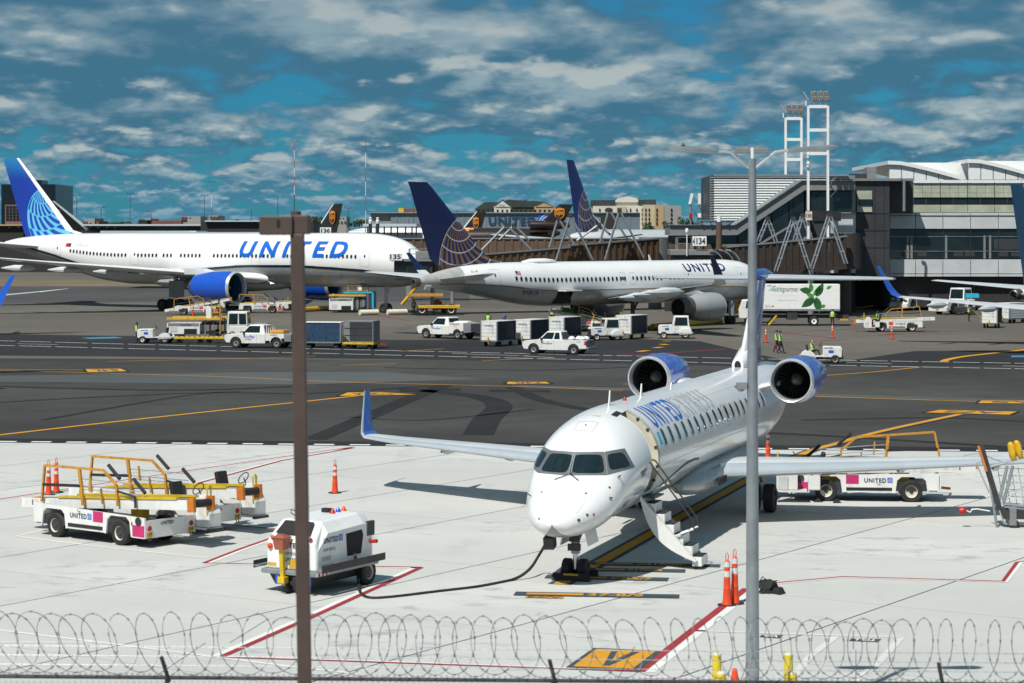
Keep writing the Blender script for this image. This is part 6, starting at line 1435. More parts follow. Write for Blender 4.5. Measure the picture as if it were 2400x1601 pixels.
def belt_loader(label, loc, rz, panel=None, code='BL2186', rail=True, tilt=R(3.6), group='belt loaders', cover='Tug', sc=1.0):
    """x forward (driver's end), chassis about 5 m; conveyor along the centre"""
    t = thing('belt_loader', label, 'belt loader', loc, rz, group=group, sc=sc); panel = panel or M_MAG
    wb0, wb1, R_ = -1.45, 1.35, .37
    def arch(cx, r=.47): return [(cx - r - .06, .32), (cx - r, .74), (cx - r + .14, .86), (cx + r - .14, .86), (cx + r, .74), (cx + r + .06, .32)]
    for s in (1, -1):
        prof = [(-2.35, .98), (2.45, .88), (2.45, .30), (wb1 + .60, .30)] + [(a, b) for a, b in arch(wb1)[::-1]] + [(wb1 - .6, .34), (wb0 + .6, .34)] + [(a, b) for a, b in arch(wb0)[::-1]] + [(wb0 - .56, .42), (-2.35, .42)]
        y0 = s * .94
        if s > 0: prof = [q if q[0] < 2.0 else (1.55 if q[1] > .4 else q[0], q[1]) for q in prof] if False else prof
        mb = MB(); mb.prism(prof, y0 - .03, y0 + .03, M_VWHITE); mb.build('side_panel', t, smooth=False)
        mb = MB(); mb.box(wb0 + .64, wb1 - .66, y0 + s * .035 - .01, y0 + s * .035 + .01, .40, .50, M_BLACKP); mb.build('rub_strip', t, smooth=False)
        mb = MB(); mb.box(.28, .70, y0 + s * .036 - .004, y0 + s * .036 + .004, .62, .92, panel); mb.build('colour_panel', t, smooth=False)
        mb = MB(); mb.box(1.95, 2.44, y0 + s * .036 - .004, y0 + s * .036 + .004, .34, .66, panel); mb.build('colour_panel', t, smooth=False)
        mb = MB(); mb.lathe([(0, .001), (.01, .13), (.02, .12), (-.03, .0)], (2.2, y0 + s * .035, .77), (0, s, 0), M_DKMETAL, 14); mb.build('headlamp_recess', t)
        mb = MB(); mb.box(1.9, 1.95, y0 + s * .034 - .006, y0 + s * .034 + .012, .64, .74, M_RED); mb.build('side_marker', t, smooth=False)
        if s < 0: lettering_side(t, 'UNITED', -.72, y0 - .033, .66, .72, .15, -1); sign_text(cover, 'handwritten_tag', t, (-.42, y0 - .034, .82), (1, 0, 0), (0, 0, 1), M_BLK_T, h=.09); sign_text(code, 'fleet_number', t, (.22, y0 - .034, .93), (1, 0, 0), (0, 0, 1), M_NAVY, w=.26, h=.07)
        else: lettering_side(t, 'UNITED', .1, y0 + .033, .66, .72, .15, 1); sign_text(code, 'fleet_number', t, (.70, y0 + .034, .84), (-1, 0, 0), (0, 0, 1), M_NAVY, w=.34, h=.08); sign_text(cover, 'handwritten_tag', t, (-.3, y0 + .034, .57), (-1, 0, 0), (0, 0, 1), M_BLK_T, h=.08)
        for xx in (wb0, wb1): wheel(t, (xx, s * .80, R_), R_, .26, M_CREAM)
    mb = MB(); mb.box(-2.3, 2.42, -.9, .9, .38, .62, M_DKMETAL); mb.box(2.42, 2.47, -.97, .97, .30, .80, M_VWHITE); mb.box(-2.42, -2.35, -.9, .9, .42, .9, M_VWHITE); mb.build('chassis', t, smooth=False)
    sign_text('UNITED', 'front_lettering', t, (2.475, -.38, .64), (0, 1, 0), (0, 0, 1), M_NAVY, w=.5, h=.10, bold=.03)
    for yy in (-.8, .8):
        mb = MB(); mb.lathe([(0, .08), (.02, .075), (.025, .001)], (2.47, yy, .58), (1, 0, 0), M_RED, 12); mb.build('tail_lamp', t)
        mb = MB(); mb.box(2.47, 2.476, yy - .11, yy + .11, .33, .47, M_YEL); mb.build('tow_plate', t, smooth=False); sign_text('TOW', 'tow_lettering', t, (2.477, yy - .09, .38), (0, 1, 0), (0, 0, 1), M_BLK_T, w=.18, h=.06)
        mb = MB(); mb.tube([(2.47, yy - .05, .32), (2.5, yy - .05, .24), (2.5, yy + .05, .24), (2.47, yy + .05, .32)], .015, M_DKMETAL, 6); mb.build('tow_eye', t)
    # conveyor, rising toward the driver's end
    c, s_ = math.cos(tilt), math.sin(tilt)
    def cv(x, y, z): return Vector((x * c - z * s_, y, 1.06 + x * s_ + z * c))
    def cbx(nm, x0, x1, y0, y1, z0, z1, m, par=None):
        mb = MB(); vs = [cv(x, y, z) for z in (z0, z1) for y in (y0, y1) for x in (x0, x1)]; mb.add(vs, [(0, 2, 3, 1), (4, 5, 7, 6), (0, 1, 5, 4), (2, 6, 7, 3), (0, 4, 6, 2), (1, 3, 7, 5)], m); return mb.build(nm, par or t, smooth=False)
    b = cbx('belt', -3.55, 3.75, -.30, .30, .04, .10, M_BLACK)
    for s in (1, -1):
        cbx('conveyor_beam', -3.6, 3.6, s * .37 - .04, s * .37 + .04, -.14, .14, M_VWHITE); cbx('yellow_edge', -1.9, 3.2, s * .37 - .07, s * .37 + .07, .15, .21, M_LYEL)
        for x in (-3.0, -2.7): cbx('warning_label', x, x + .16, s * .412 - .003, s * .412 + .003, -.06, .10, M_CREAM)
        cbx('black_slot', -3.1, -3.06, s * .413 - .003, s * .413 + .003, -.07, .09, M_BLACKP); cbx('end_plate', 3.6, 3.86, s * .37 - .05, s * .37 + .05, -.2, .2, M_ORG2)
    mb = MB(); mb.cyl(cv(-3.6, -.36, .03), cv(-3.6, .36, .03), .09, M_ORG2, n=12); mb.build('nose_roller', t); mb = MB(); mb.cyl(cv(3.74, -.34, .02), cv(3.74, .34, .02), .11, M_BLACK, n=14); mb.build('head_roller', t)
    for x in (-1.2, 1.2): mb = MB(); mb.bar((x, 0, .6), (x, 0, 1.0 + x * s_), .5, .25, M_YEL); mb.build('lift_arm', t, smooth=False)
    # driver's station on the left front
    mb = MB(); mb.box(2.0, 3.0, .98, 1.55, .38, .44, M_VWHITE); mb.box(2.95, 3.05, .96, 1.57, .34, .42, M_DKMETAL); mb.build('step_plate', t, smooth=False)
    mb = MB(); mb.prism([(2.3, .45), (3.0, .45), (3.0, .85), (2.75, 1.30), (2.5, 1.38), (2.3, 1.1)], 1.0, 1.5, M_VWHITE); mb.build('dash_cowl', t, smooth=False, bevel=.03)
    mb = MB(); mb.cbox((1.75, 1.15, 1.10), (.45, .45, .14), M_BLACKP); mb.cbox((1.50, 1.15, 1.40), (.14, .45, .56), M_BLACKP, ry=R(-14)); mb.box(1.55, 1.95, 1.0, 1.3, .42, 1.04, M_VWHITE); mb.build('seat', t, smooth=False, bevel=.04)
    mb = MB(); mb.tube([(2.35 + .17 * math.cos(q) * .6, 1.2 + .19 * math.sin(q), 1.52 + .17 * math.cos(q)) for q in [2 * math.pi * i / 16 for i in range(16)]], .016, M_BLACKP, 6, closed=True); mb.cyl((2.36, 1.2, 1.52), (2.55, 1.2, 1.2), .02, M_BLACKP); mb.build('steering_wheel', t)
    mb = MB(); mb.tube([(2.95, .98, .85), (2.95, .98, 1.62), (2.95, 1.05, 1.69), (2.95, 1.12, 1.62), (2.95, 1.12, .85)], .028, M_LYEL, 8); mb.build('grab_hoop', t)
    mb = MB(); mb.cbox((2.78, 1.53, .68), (.3, .02, .45), M_REFL); mb.build('chequer_plate', t, smooth=False)
    # rusty yellow handrail on the right edge of the conveyor with grey slide bars
    if rail:
        yy = -.50
        pts = [cv(-2.55, yy, .05), cv(-2.35, yy, 1.12), cv(.25, yy, .98), cv(.78, yy, .55), cv(.80, yy, -.05)]
        for nm, q in (('rail_post', pts[0:2]), ('top_rail', pts[1:4]), ('rail_post', pts[3:5])):
            for a, b2 in zip(q[:-1], q[1:]): mb = MB(); mb.bar(a, b2, .06, .07, M_ORY); mb.build(nm, t, smooth=False)
        for x0 in (-.75,): mb = MB(); mb.bar(cv(x0 - .06, yy, 1.06), cv(x0 + .06, yy, -.05), .07, .10, M_ORY); mb.build('rail_post', t, smooth=False)
        mb = MB(); mb.bar(cv(-2.45, yy, .55), cv(-.75, yy, .52), .07, .08, M_BLACK); mb.build('padded_rail', t, smooth=False)
        for z in (.72, .52, .42): mb = MB(); mb.bar(cv(-.7, yy + .03, z), cv(1.7, yy + .03, z - .14), .025, .025, M_CHROME); mb.build('slide_bar', t, smooth=False)
        for x, z in ((-.35, .82), (.1, .45)): mb = MB(); mb.bar(cv(x, yy, z), cv(x + .04, yy, z - .45), .05, .05, M_ORY); mb.build('slide_bracket', t, smooth=False)
        for x, z in ((.55, .95), (1.6, .55)): mb = MB(); mb.cyl(cv(x - .12, yy + .04, z + .18), cv(x + .34, yy + .04, z - .22), .055, M_BLACK, n=10); mb.build('foam_bumper', t)
        mb = MB(); mb.bar(cv(.82, yy, .38), cv(1.55, yy, .22), .04, .05, M_DKMETAL); mb.bar(cv(1.55, yy, .22), cv(1.55, yy, -.1), .05, .05, M_DKMETAL); mb.build('rear_brace', t, smooth=False)
    mb = MB(); mb.bar((-2.42, -.4, .55), (-2.42, -.4, .36), .07, .07, M_LYEL); mb.bar((-2.42, -.4, .38), (-2.85, -.4, .34), .08, .08, M_ORG2); mb.build('tow_hitch', t, smooth=False)
    return t
GL = 'belt loaders'
h_ = math.atan2(-.62, .785)
ctr = (G(141, 1261) + G(282, 1279)) / 2; d_ = Vector((.785, -.62, 0)); n_ = Vector((.62, .785, 0))
ctr = Vector((ctr.x, ctr.y, 0)) + n_ * .85
belt_loader('front white belt loader with magenta panels and rusty yellow rails at left', ctr, h_, code='BL2186')
belt_loader('white belt loader parked half hidden behind another at the left', ctr + Vector((.95, 2.75, 0)), h_ + R(2), code='BL2199')
c2 = (G(1933, 1175) + G(2144, 1179)) / 2; belt_loader('white belt loader with magenta panels beneath the jet wing at right', Vector((c2.x, c2.y + .85, 0)), math.atan2(.1, -1), code='BL2544', tilt=R(-1.2), cover='Tug')
for px, py in ((1918, 1178), (1962, 1180)): o_ = G(px, py); mb = MB(); mb.prism([(-.16, 0), (.16, 0), (.0, .17)], -.1, .1, M_BLACK); w_ = mb.build('wheel_chock', smooth=False, bevel=.02); w_.location = o_; tag(w_, 'black wheel chock %s the front wheel of the right belt loader' % ('left of' if px < 1930 else 'right of'), 'chock')
for i, dx in enumerate((-.42, .36)):
    o_ = G(1349, 1357); mb = MB(); mb.prism([(-.14, 0), (.14, 0), (.0, .2)], -.5, .5, M_BLACK); mb.box(-.05, .05, -.2, .2, .12, .18, M_YEL); w_ = mb.build('wheel_chock', smooth=False, bevel=.02); w_.location = (o_.x + hx * -dx, o_.y + hy * -dx, 0.02); w_.rotation_euler = (0, 0, math.atan2(hy, hx)); tag(w_, 'black chock %s the regional jet nose wheels' % ('in front of' if i == 0 else 'behind'), 'chock')
# traffic posts
for px, py, lab, hh, grp in ((785, 1157, 'lone orange post on the concrete left of the regional jet', 1.12, 0), (114, 1161, 'left one of two orange posts behind the left belt loaders', 1.16, 0), (132, 1155, 'right one of two orange posts behind the left belt loaders', 1.16, 0), (1800, 1078, 'orange post behind the grey lamp pole by the wing', 1.2, 0), (1704, 1421, 'nearer orange post with three bands beside the grey pole', 1.22, 1), (1722, 1417, 'orange post half behind another beside the grey pole', 1.28, 1),
                             (1795, 803, 'small orange post left of the walking pair', 1.25, 0), (1951, 793, 'small orange post before the catering truck crew', 1.25, 0), (2090, 795, 'small orange post before the driven belt loader', 1.25, 0), (452, 740, 'orange post beside the loader under the blue engine', 1.25, 0), (1988, 727, 'stout orange post at the terminal wall', 1.45, 0), (1994, 727, 'thin orange post at the terminal wall', 1.25, 0)):
    delineator(G(px, py), lab, hh, bands=((.34, .46), (.55, .66), (.74, .84)) if grp else ((.52, .62), (.70, .80)))
cn = G(1722, 1621); t = thing('traffic_cone', 'small plain orange cone beside the yellow bollards at bottom', 'traffic cone', (cn.x, cn.y, 0)); mb = MB(); mb.lathe([(0, .14), (.05, .12), (.45, .04), (.46, .001)], (0, 0, 0), (0, 0, 1), M_ORANGE, 16); mb.build('cone', t); mb = MB(); mb.box(-.18, .18, -.18, .18, 0, .03, M_ORANGE); mb.build('base', t, smooth=False)

# ground power unit -------------------------------------------------
gp = G(752, 1380); GU = thing('ground_power_unit', 'white wheeled ground power unit with raised yellow tow bar', 'power unit', (gp.x, gp.y + .15, 0), R(-28) + math.pi + R(0))
GU.rotation_euler = (0, 0, R(60))          # local x runs from the tow bar end (rear in photo: near) to the far end
# local: x forward = far end, tow bar at x negative
L0, L1, WH = -1.25, 1.25, .80
def gring(x, wb, wt, z0, z1, ch): return [Vector((x, a * b, z)) for a, b, z in ((-1, wb, z0), (-1, wb, z1 - ch), (-1, wt, z1), (1, wt, z1), (1, wb, z1 - ch), (1, wb, z0))]
mb = MB(); mb.loft([gring(L0 - .05, .74, .74, .62, 1.28, .3), gring(L0 + .02, .76, .70, .62, 1.42, .3), gring(L0 + .42, .78, .58, .62, 1.80, .28), gring(.75, .78, .56, .62, 1.86, .28), gring(L1 - .12, .76, .52, .62, 1.80, .28), gring(L1, .72, .44, .62, 1.45, .25)], M_WHITE); mb.build('housing', GU, smooth=False, bevel=.05)
mb = MB(); mb.box(L0 - .14, L1 + .10, -.84, .84, .50, .62, M_METAL); mb.build('deck_rim', GU, smooth=False, bevel=.02)
mb = MB(); mb.loft([[Vector((x, y * k, z)) for x, y, z in ((a, -.74, .5), (a, .74, .5), (a, .55, .24), (a, -.55, .24))] for a, k in ((L0, .95), (L1, .95))], M_DKMETAL); mb.build('under_tray', GU, smooth=False)
mb = MB(); mb.add([(L0 + .04, -.52, 1.48), (L0 + .04, .52, 1.48), (L0 + .35, .44, 1.765), (L0 + .35, -.44, 1.765)], [(0, 1, 2, 3)], M_DARK); q_ = mb.build('grille', GU, smooth=False); q_.location = (-.03, 0, .02)
for s in (1, -1):
    mb = MB(); mb.lathe([(0, .05), (.03, .05), (.06, .02), (.062, .001)], (L0 - .03, s * .58, 1.40), (-1, 0, .3), M_ORG2 if s > 0 else M_RED, 10); mb.build('marker_lamp', GU)
    mb = MB(); mb.box(L0 - .2, L1 + .1, s * .95 - .09, s * .95 + .09, .66, .70, M_METAL); mb.box(L0 - .2, L1 + .1, s * 1.03 - .012, s * 1.03 + .012, .62, .80, M_DKMETAL); mb.build('cable_trough', GU, smooth=False)
    mb = MB(); mb.box(L0 - .15, L0 + .35, s * .845 - .005, s * .845 + .005, .52, .60, M_WHITE); hz = mb.build('hazard_strip', GU, smooth=False)
    for k in range(3): mb = MB(); mb.box(L0 - .1 + k * .16, L0 - .03 + k * .16, s * .853 - .004, s * .853 + .004, .52, .60, M_RED); mb.build('red_stripe', hz, smooth=False)
    mb = MB(); mb.add([(.0, s * .785, .85), (.62, s * .785, .85), (.72, s * .785, 1.3), (.66, s * .785, 1.45), (-.05, s * .785, 1.42)], [(0, 1, 2, 3, 4)], M_DARK); mb.build('side_vent', GU, smooth=False)
    wheel(GU, (.95, s * .72, .33), .33, .2, M_CREAM)
    wheel(GU, (-1.1, s * .16, .30), .30, .16, M_DKMETAL)
sign_text('UNITED', 'lettering', GU, (L0 - .056, .42, 1.16), (0, -1, 0), (0, 0, 1), M_NAVY, w=.72, h=.13, bold=.02)
sign_text('SERVICE', 'lettering', GU, (L0 - .056, .25, .98), (0, -1, 0), (0, 0, 1), M_NAVY, w=.5, h=.08); sign_text('GP2027', 'fleet_number', GU, (L0 - .056, .25, .80), (0, -1, 0), (0, 0, 1), M_BLK_T, w=.5, h=.12)
mb = MB(); mb.box(L0 - .062, L0 - .054, .45, .70, .70, .77, M_YEL); mb.build('amber_label', GU, smooth=False); mb = MB(); mb.box(L0 - .062, L0 - .054, -.3, .05, .66, .88, M_YEL); mb.build('warning_plate', GU, smooth=False)
lettering_side(GU, 'UNITED', -1.02, -.785, 1.28, .62, .14, -1); sign_text('RAMP SERVICE', 'lettering', GU, (-1.02, -.785, 1.08), (1, 0, 0), (0, 0, 1), M_NAVY, w=.5, h=.08); sign_text('GP2027', 'fleet_number', GU, (-1.1, -.785, .86), (1, 0, 0), (0, 0, 1), M_NAVY, w=.38, h=.10); sign_text('90/28.5 KVA', 'rating_text', GU, (-1.1, -.785, .70), (1, 0, 0), (0, 0, 1), M_BLK_T, w=.5, h=.07)
mb = MB(); mb.lathe([(0, .07), (.05, .07), (.09, .03), (.092, .001)], (L0 - .05, .62, 1.18), (-1, 0, .1), M_ORANGE, 12); mb.build('round_lamp', GU)
for x, c in ((.35, M_RED), (.6, M_BLUE), (.85, M_ORANGE)): mb = MB(); mb.lathe([(0, .08), (.05, .06), (.13, .01)], (x, -.1, 1.85), (0, 0, 1), c, 10); mb.build('roof_beacon', GU)
mb = MB(); mb.cbox((.45, .15, 1.9), (.16, .22, .10), M_BLACKP); mb.build('roof_box', GU, smooth=False)
mb = MB(); mb.tube([(-.6, .3, 1.84), (-.62, .34, 1.98), (-.72, .42, 2.02), (-.8, .36, 1.95), (-.7, .28, 1.86)], .012, M_BLACKP, 6); mb.build('roof_cable', GU)
mb = MB(); mb.add([(L1 + .005, -.34, 1.0), (L1 + .005, .34, 1.0), (L1 - .05, .30, 1.55), (L1 - .05, -.30, 1.55)], [(0, 1, 2, 3)], M_DARK); cp = mb.build('control_panel', GU, smooth=False); cp.location = (.03, 0, 0)
mb = MB(); mb.box(L1 - .35, L1 - .02, -.80, -.70, 1.25, 1.62, M_DGREY); mb.build('side_gauge', GU, smooth=False, bevel=.02); mb = MB(); mb.cyl((L1 - .2, -.75, 1.1), (L1 - .2, -.98, 1.12), .05, M_RED, n=10); mb.build('emergency_stop', GU)
mb = MB(); mb.bar((-1.42, .16, .40), (-1.48, .16, 1.16), .11, .10, M_LYEL); mb.cbox((-1.42, .16, .38), (.2, .2, .16), M_LYEL); tbx = mb.build('tow_bar', GU, smooth=False, bevel=.01)
M_TERRA = mat('faded_red_box', (.33, .09, .055), .6, var=.15); mb = MB(); mb.loft([[Vector((-1.48 + dx, .16 + dy, z)) for dx, dy in ((-w, -w), (w, -w), (w, w), (-w, w))] for z, w in ((1.14, .12), (1.40, .16), (1.44, .19), (1.52, .05))], M_TERRA); mb.build('tow_bar_hood', tbx, smooth=False)
mb = MB(); mb.cyl((-1.2, -.05, .30), (-1.2, .37, .30), .06, M_DKMETAL); mb.cbox((-1.28, .16, .3), (.25, .1, .15), M_METAL); mb.build('steer_axle', GU)
for yy in (.35, -.6): mb = MB(); mb.box(L0 - .145, L0 - .135, yy - .05, yy + .05, .26, .5, M_BLUE); mb.build('blue_strap', GU, smooth=False)
# power cable from the unit to the jet
cab = [G(832, 1300, 0.9), G(838, 1340, .35), G(843, 1385, .06), G(865, 1402, .03), G(920, 1400, .03), G(1020, 1388, .03), G(1120, 1376, .03), G(1200, 1359, .05), G(1240, 1335, .25), G(1264, 1300, .55), P(1280, 1272, 56.6)]
sp = []
for i in range(len(cab) - 1):
    a, b, c, d = (cab[max(0, i - 1)], cab[i], cab[i + 1], cab[min(len(cab) - 1, i + 2)])
    for k in range(8): q = k / 8; sp.append(.5 * (2 * b + (c - a) * q + (2 * a - 5 * b + 4 * c - d) * q * q + (3 * b - a - 3 * c + d) * q ** 3))
sp.append(cab[-1]); mb = MB(); mb.tube([Vector((v.x, v.y, max(v.z, .045))) for v in sp], .038, M_BLACK, 8); tag(mb.build('power_cable'), 'thick black power cable running from the power unit to the jet', 'cable')
# ---------------------------------------------------------------- shared vehicle pieces
def arch_pts(cx, cz, r, n=8): return [(cx + r * math.cos(math.pi * i / n), cz + r * math.sin(math.pi * i / n)) for i in range(n + 1)]
def side_quad(mb, xb0, xb1, xt0, xt1, zb, zt, yb, yt, s, m, u0, u1, v0, v1, off=.008):
    def q(u, v):
        x = (xb0 + (xb1 - xb0) * u) * (1 - v) + (xt0 + (xt1 - xt0) * u) * v
        return (x, s * ((yb * (1 - v) + yt * v) + off), zb + (zt - zb) * v)
    mb.add([q(u0, v0), q(u1, v0), q(u1 if not isinstance(u1, tuple) else u1[1], v1), q(u0, v1)], [(0, 1, 2, 3)], m)
def cab_shell(t, xb0, xb1, xt0, xt1, zb, zt, yb, yt, doors=(( .06, .46), (.52, .94)), m=None, rear=True, front=True):
    m = m or M_VWHITE
    mb = MB(); mb.loft([[Vector((x, y, z)) for x, y in ((x0, -w), (x1, -w), (x1, w), (x0, w))] for x0, x1, w, z in ((xb0, xb1, yb, zb), (xt0, xt1, yt, zt))], m); c = mb.build('cab', t, smooth=False, bevel=.06)
    for s in (1, -1):
        for a, b in doors:
            mb = MB(); side_quad(mb, xb0, xb1, xt0, xt1, zb, zt, yb, yt, s, M_GLASS, a, b, .12, .86); mb.build('side_window', c, smooth=False)
    for on, xb, xt, sg in ((front, xb1, xt1, 1), (rear, xb0, xt0, -1)):
        if not on: continue
        mb = MB(); v0, v1 = .12, .88; pts = []
        for v in (v0, v1):
            x = xb * (1 - v) + xt * v + sg * .01; w = (yb * (1 - v) + yt * v) * .86; z = zb + (zt - zb) * v; pts += [(x, -w, z), (x, w, z)]
        mb.add([pts[0], pts[1], pts[3], pts[2]], [(0, 1, 2, 3)], M_GLASS); mb.build('windscreen' if sg > 0 else 'rear_window', c, smooth=False)
    return c
def pickup(label, loc, rz, style, text='', text2='', code='', sc=1.0):
    t = thing('pickup_truck', label, 'pickup truck', loc, rz, group='pickup trucks on the ramp', sc=sc)
    fx, rx, r = 1.72, -1.68, .41; rear_end = -2.75 if style == 'bed' else -.75
    top = [(2.62, .55), (2.70, .72), (2.64, .98), (2.50, 1.06), (1.30, 1.16), (rear_end, 1.16), (rear_end, .50)]
    bot = ([(rx - .5, .50)] + arch_pts(rx, .40, .48)[::-1] + [(rx + .52, .36)] if style == 'bed' else [(rear_end, .38)]) + [(fx - .52, .36)] + arch_pts(fx, .40, .48)[::-1] + [(2.55, .42)]
    mb = MB(); mb.prism(top + bot, -.94, .94, M_VWHITE); b = mb.build('body', t, smooth=False, bevel=.045)
    cab_shell(t, -.72, 1.36, -.52, .62, 1.14, 1.84, .88, .72, doors=((.10, .36), (.42, .92)) if style == 'bed' else ((.22, .92),))
    for s in (1, -1):
        for xx in (fx, rx): wheel(t, (xx, s * .80, r), r, .26, M_GREYP if style != 'bed' else M_METAL)
        mb = MB(); mb.cbox((1.02, s * 1.03, 1.22), (.12, .2, .2), M_BLACKP); mb.build('mirror', t, smooth=False, bevel=.02)
        mb = MB(); mb.box(2.58, 2.70, s * .80 - .14, s * .80 + .12, .80, .98, M_REFL); mb.build('headlamp', t, smooth=False)
        mb = MB(); mb.box(.40, .52, s * .944 - .004, s * .944 + .012, .98, 1.02, M_BLACKP); mb.build('door_handle', t, smooth=False)
        for x0 in (-.05, 1.05): mb = MB(); mb.box(x0, x0 + .012, s * .942 - .003, s * .942 + .003, .42, 1.12, M_GREYP); mb.build('door_seam', t, smooth=False)
        if text: sign_text(text, 'door_lettering', t, (.12 if s < 0 else .95, s * .945, .78), (-s, 0, 0), (0, 0, 1), M_UBLUE, w=.82, h=.17, bold=.02, shear=.2)
        if text2: sign_text(text2, 'door_lettering', t, (.2 if s < 0 else .9, s * .945, .64), (-s, 0, 0), (0, 0, 1), M_NAVY, w=.5, h=.09, bold=.02)
    mb = MB(); mb.box(2.60, 2.76, -.9, .9, .42, .62, M_DKMETAL); mb.build('front_bumper', t, smooth=False, bevel=.03); mb = MB(); mb.box(2.69, 2.715, -.5, .5, .70, .92, M_BLACKP); mb.build('grille', t, smooth=False)
    if style == 'bed':
        mb = MB(); mb.box(-2.62, -.82, -.76, .76, 1.162, 1.168, M_DARK); mb.build('bed_floor', t, smooth=False)
        for s in (1, -1): mb = MB(); mb.box(-2.78, -2.60, s * .88 - .06, s * .88 + .065, .78, 1.10, M_RED); mb.build('tail_lamp', t, smooth=False)
        mb = MB(); mb.box(-2.785, -2.75, -.78, .78, .62, 1.17, M_GREYP); mb.build('tailgate', t, smooth=False); mb = MB(); mb.box(-2.80, -2.76, -.14, .14, .92, 1.08, M_BLACKP); mb.build('tailgate_handle', t, smooth=False); mb = MB(); mb.box(-2.92, -2.76, -.88, .88, .46, .62, M_METAL); mb.build('rear_bumper', t, smooth=False, bevel=.03)
        rnd = random.Random(4)
        for i, (x, y) in enumerate(((-1.3, .3), (-1.7, -.25), (-2.2, .3), (-2.3, -.3))): mb = MB(); mb.lathe([(0, .28), (.12, .30), (.24, .2), (.32, .03)], (x, y, 1.15), (.1, .05, 1), M_WHITE, 12); mb.build('white_sack', t)
        if code:
            for s in (1, -1): sign_text(code, 'fleet_number', t, (-2.25 if s < 0 else -1.95, s * .945, .98), (-s, 0, 0), (0, 0, 1), M_UBLUE, h=.11)
    elif style == 'tank':
        mb = MB(); mb.prism([(-.80, .50), (-.80, 1.42), (-2.35, 1.42), (-2.35, .72)] + [(rx - .42, .72)] + arch_pts(rx, .42, .46)[::-1] + [(rx + .5, .5)], -.98, .98, M_VWHITE); mb.build('service_body', t, smooth=False, bevel=.05)
        mb = MB(); mb.prism([(-2.36, .55), (-2.36, 1.40), (-3.15, 1.36), (-3.15, .62)], -.98, .98, M_GREYP); mb.build('pump_cabinet', t, smooth=False, bevel=.03)
        mb = MB(); mb.loft([[Vector((x, .7 * k * math.cos(a), 1.40 + .16 * k * math.sin(a))) for a in [math.pi * i / 8 for i in range(9)]] for x, k in ((-.9, .7), (-1.3, 1), (-2.1, 1), (-2.3, .6))], M_WHITE, closed=False); mb.build('tank_top', t)
        mb = MB(); mb.box(-3.2, -.7, -.4, .4, .42, .56, M_DKMETAL); mb.build('frame_rail', t, smooth=False)
        for s in (1, -1): sign_text('POTABLE WATER', 'tank_lettering', t, (-2.05 if s < 0 else -.95, s * .985, 1.24), (-s, 0, 0), (0, 0, 1), M_RED, w=1.0, h=.11, bold=.03); sign_text('ONLY', 'tank_lettering', t, (-1.65 if s < 0 else -1.4, s * .985, 1.10), (-s, 0, 0), (0, 0, 1), M_RED, w=.3, h=.08)
    else:
        mb = MB(); mb.prism([(-.80, .62), (-.80, 1.16), (-2.35, 1.16), (-2.35, .80)] + [(rx - .42, .80)] + arch_pts(rx, .42, .50)[::-1] + [(rx + .54, .62)], -1.0, 1.0, M_VWHITE); mb.build('cargo_body', t, smooth=False, bevel=.04)
        mb = MB(); mb.box(-2.95, -2.36, -1.0, 1.0, .55, 1.12, M_GREYP); mb.build('rear_locker', t, smooth=False, bevel=.03); mb = MB(); mb.box(-3.05, -.7, -.4, .4, .42, .58, M_DKMETAL); mb.build('frame_rail', t, smooth=False)
        for s in (1, -1): sign_text('CARGO', 'body_lettering', t, (-1.9 if s < 0 else -1.2, s * 1.003, 1.0), (-s, 0, 0), (0, 0, 1), M_NAVY, w=.6, h=.11)
        for y in (-.8, -.4, 0, .4, .8): mb = MB(); mb.bar((-.82, y, 1.16), (-.82, y, 1.78), .05, .05, M_WHITE); mb.build('headboard_bar', t, smooth=False)
        mb = MB(); mb.bar((-.82, -.85, 1.78), (-.82, .85, 1.78), .06, .06, M_WHITE); mb.build('headboard_top', t, smooth=False); mb = MB(); mb.cbox((-1.6, 0, 1.3), (1.2, 1.4, .25), M_ORY); mb.build('cargo_net', t, smooth=False, bevel=.08)
    return t
def hd(dx, dy): return math.atan2(dy, dx)
a, b = G(1268, 830), G(1348, 832); m_ = (a + b) / 2; pickup('white extended cab pickup carrying white sacks in the middle', (m_.x, m_.y + .75, 0), hd(-(b - a).x, -(b - a).y - .15), 'bed', text='Prosped', code='4198', sc=.93)
a, b = G(1008, 793), G(1093, 796); m_ = (a + b) / 2; pickup('white potable water service truck left of the baggage carts', (m_.x, m_.y + .8, 0), hd(-(b - a).x, -(b - a).y), 'tank', text='Prosped', sc=1.0)
a, b = G(576, 816), G(641, 817); m_ = (a + b) / 2; pickup('white cargo pickup with flat body left of the brown post', (m_.x, m_.y + .8, 0), hd(-(b - a).x, -(b - a).y), 'cargo', text='UNITED', text2='CARGO', sc=1.0)
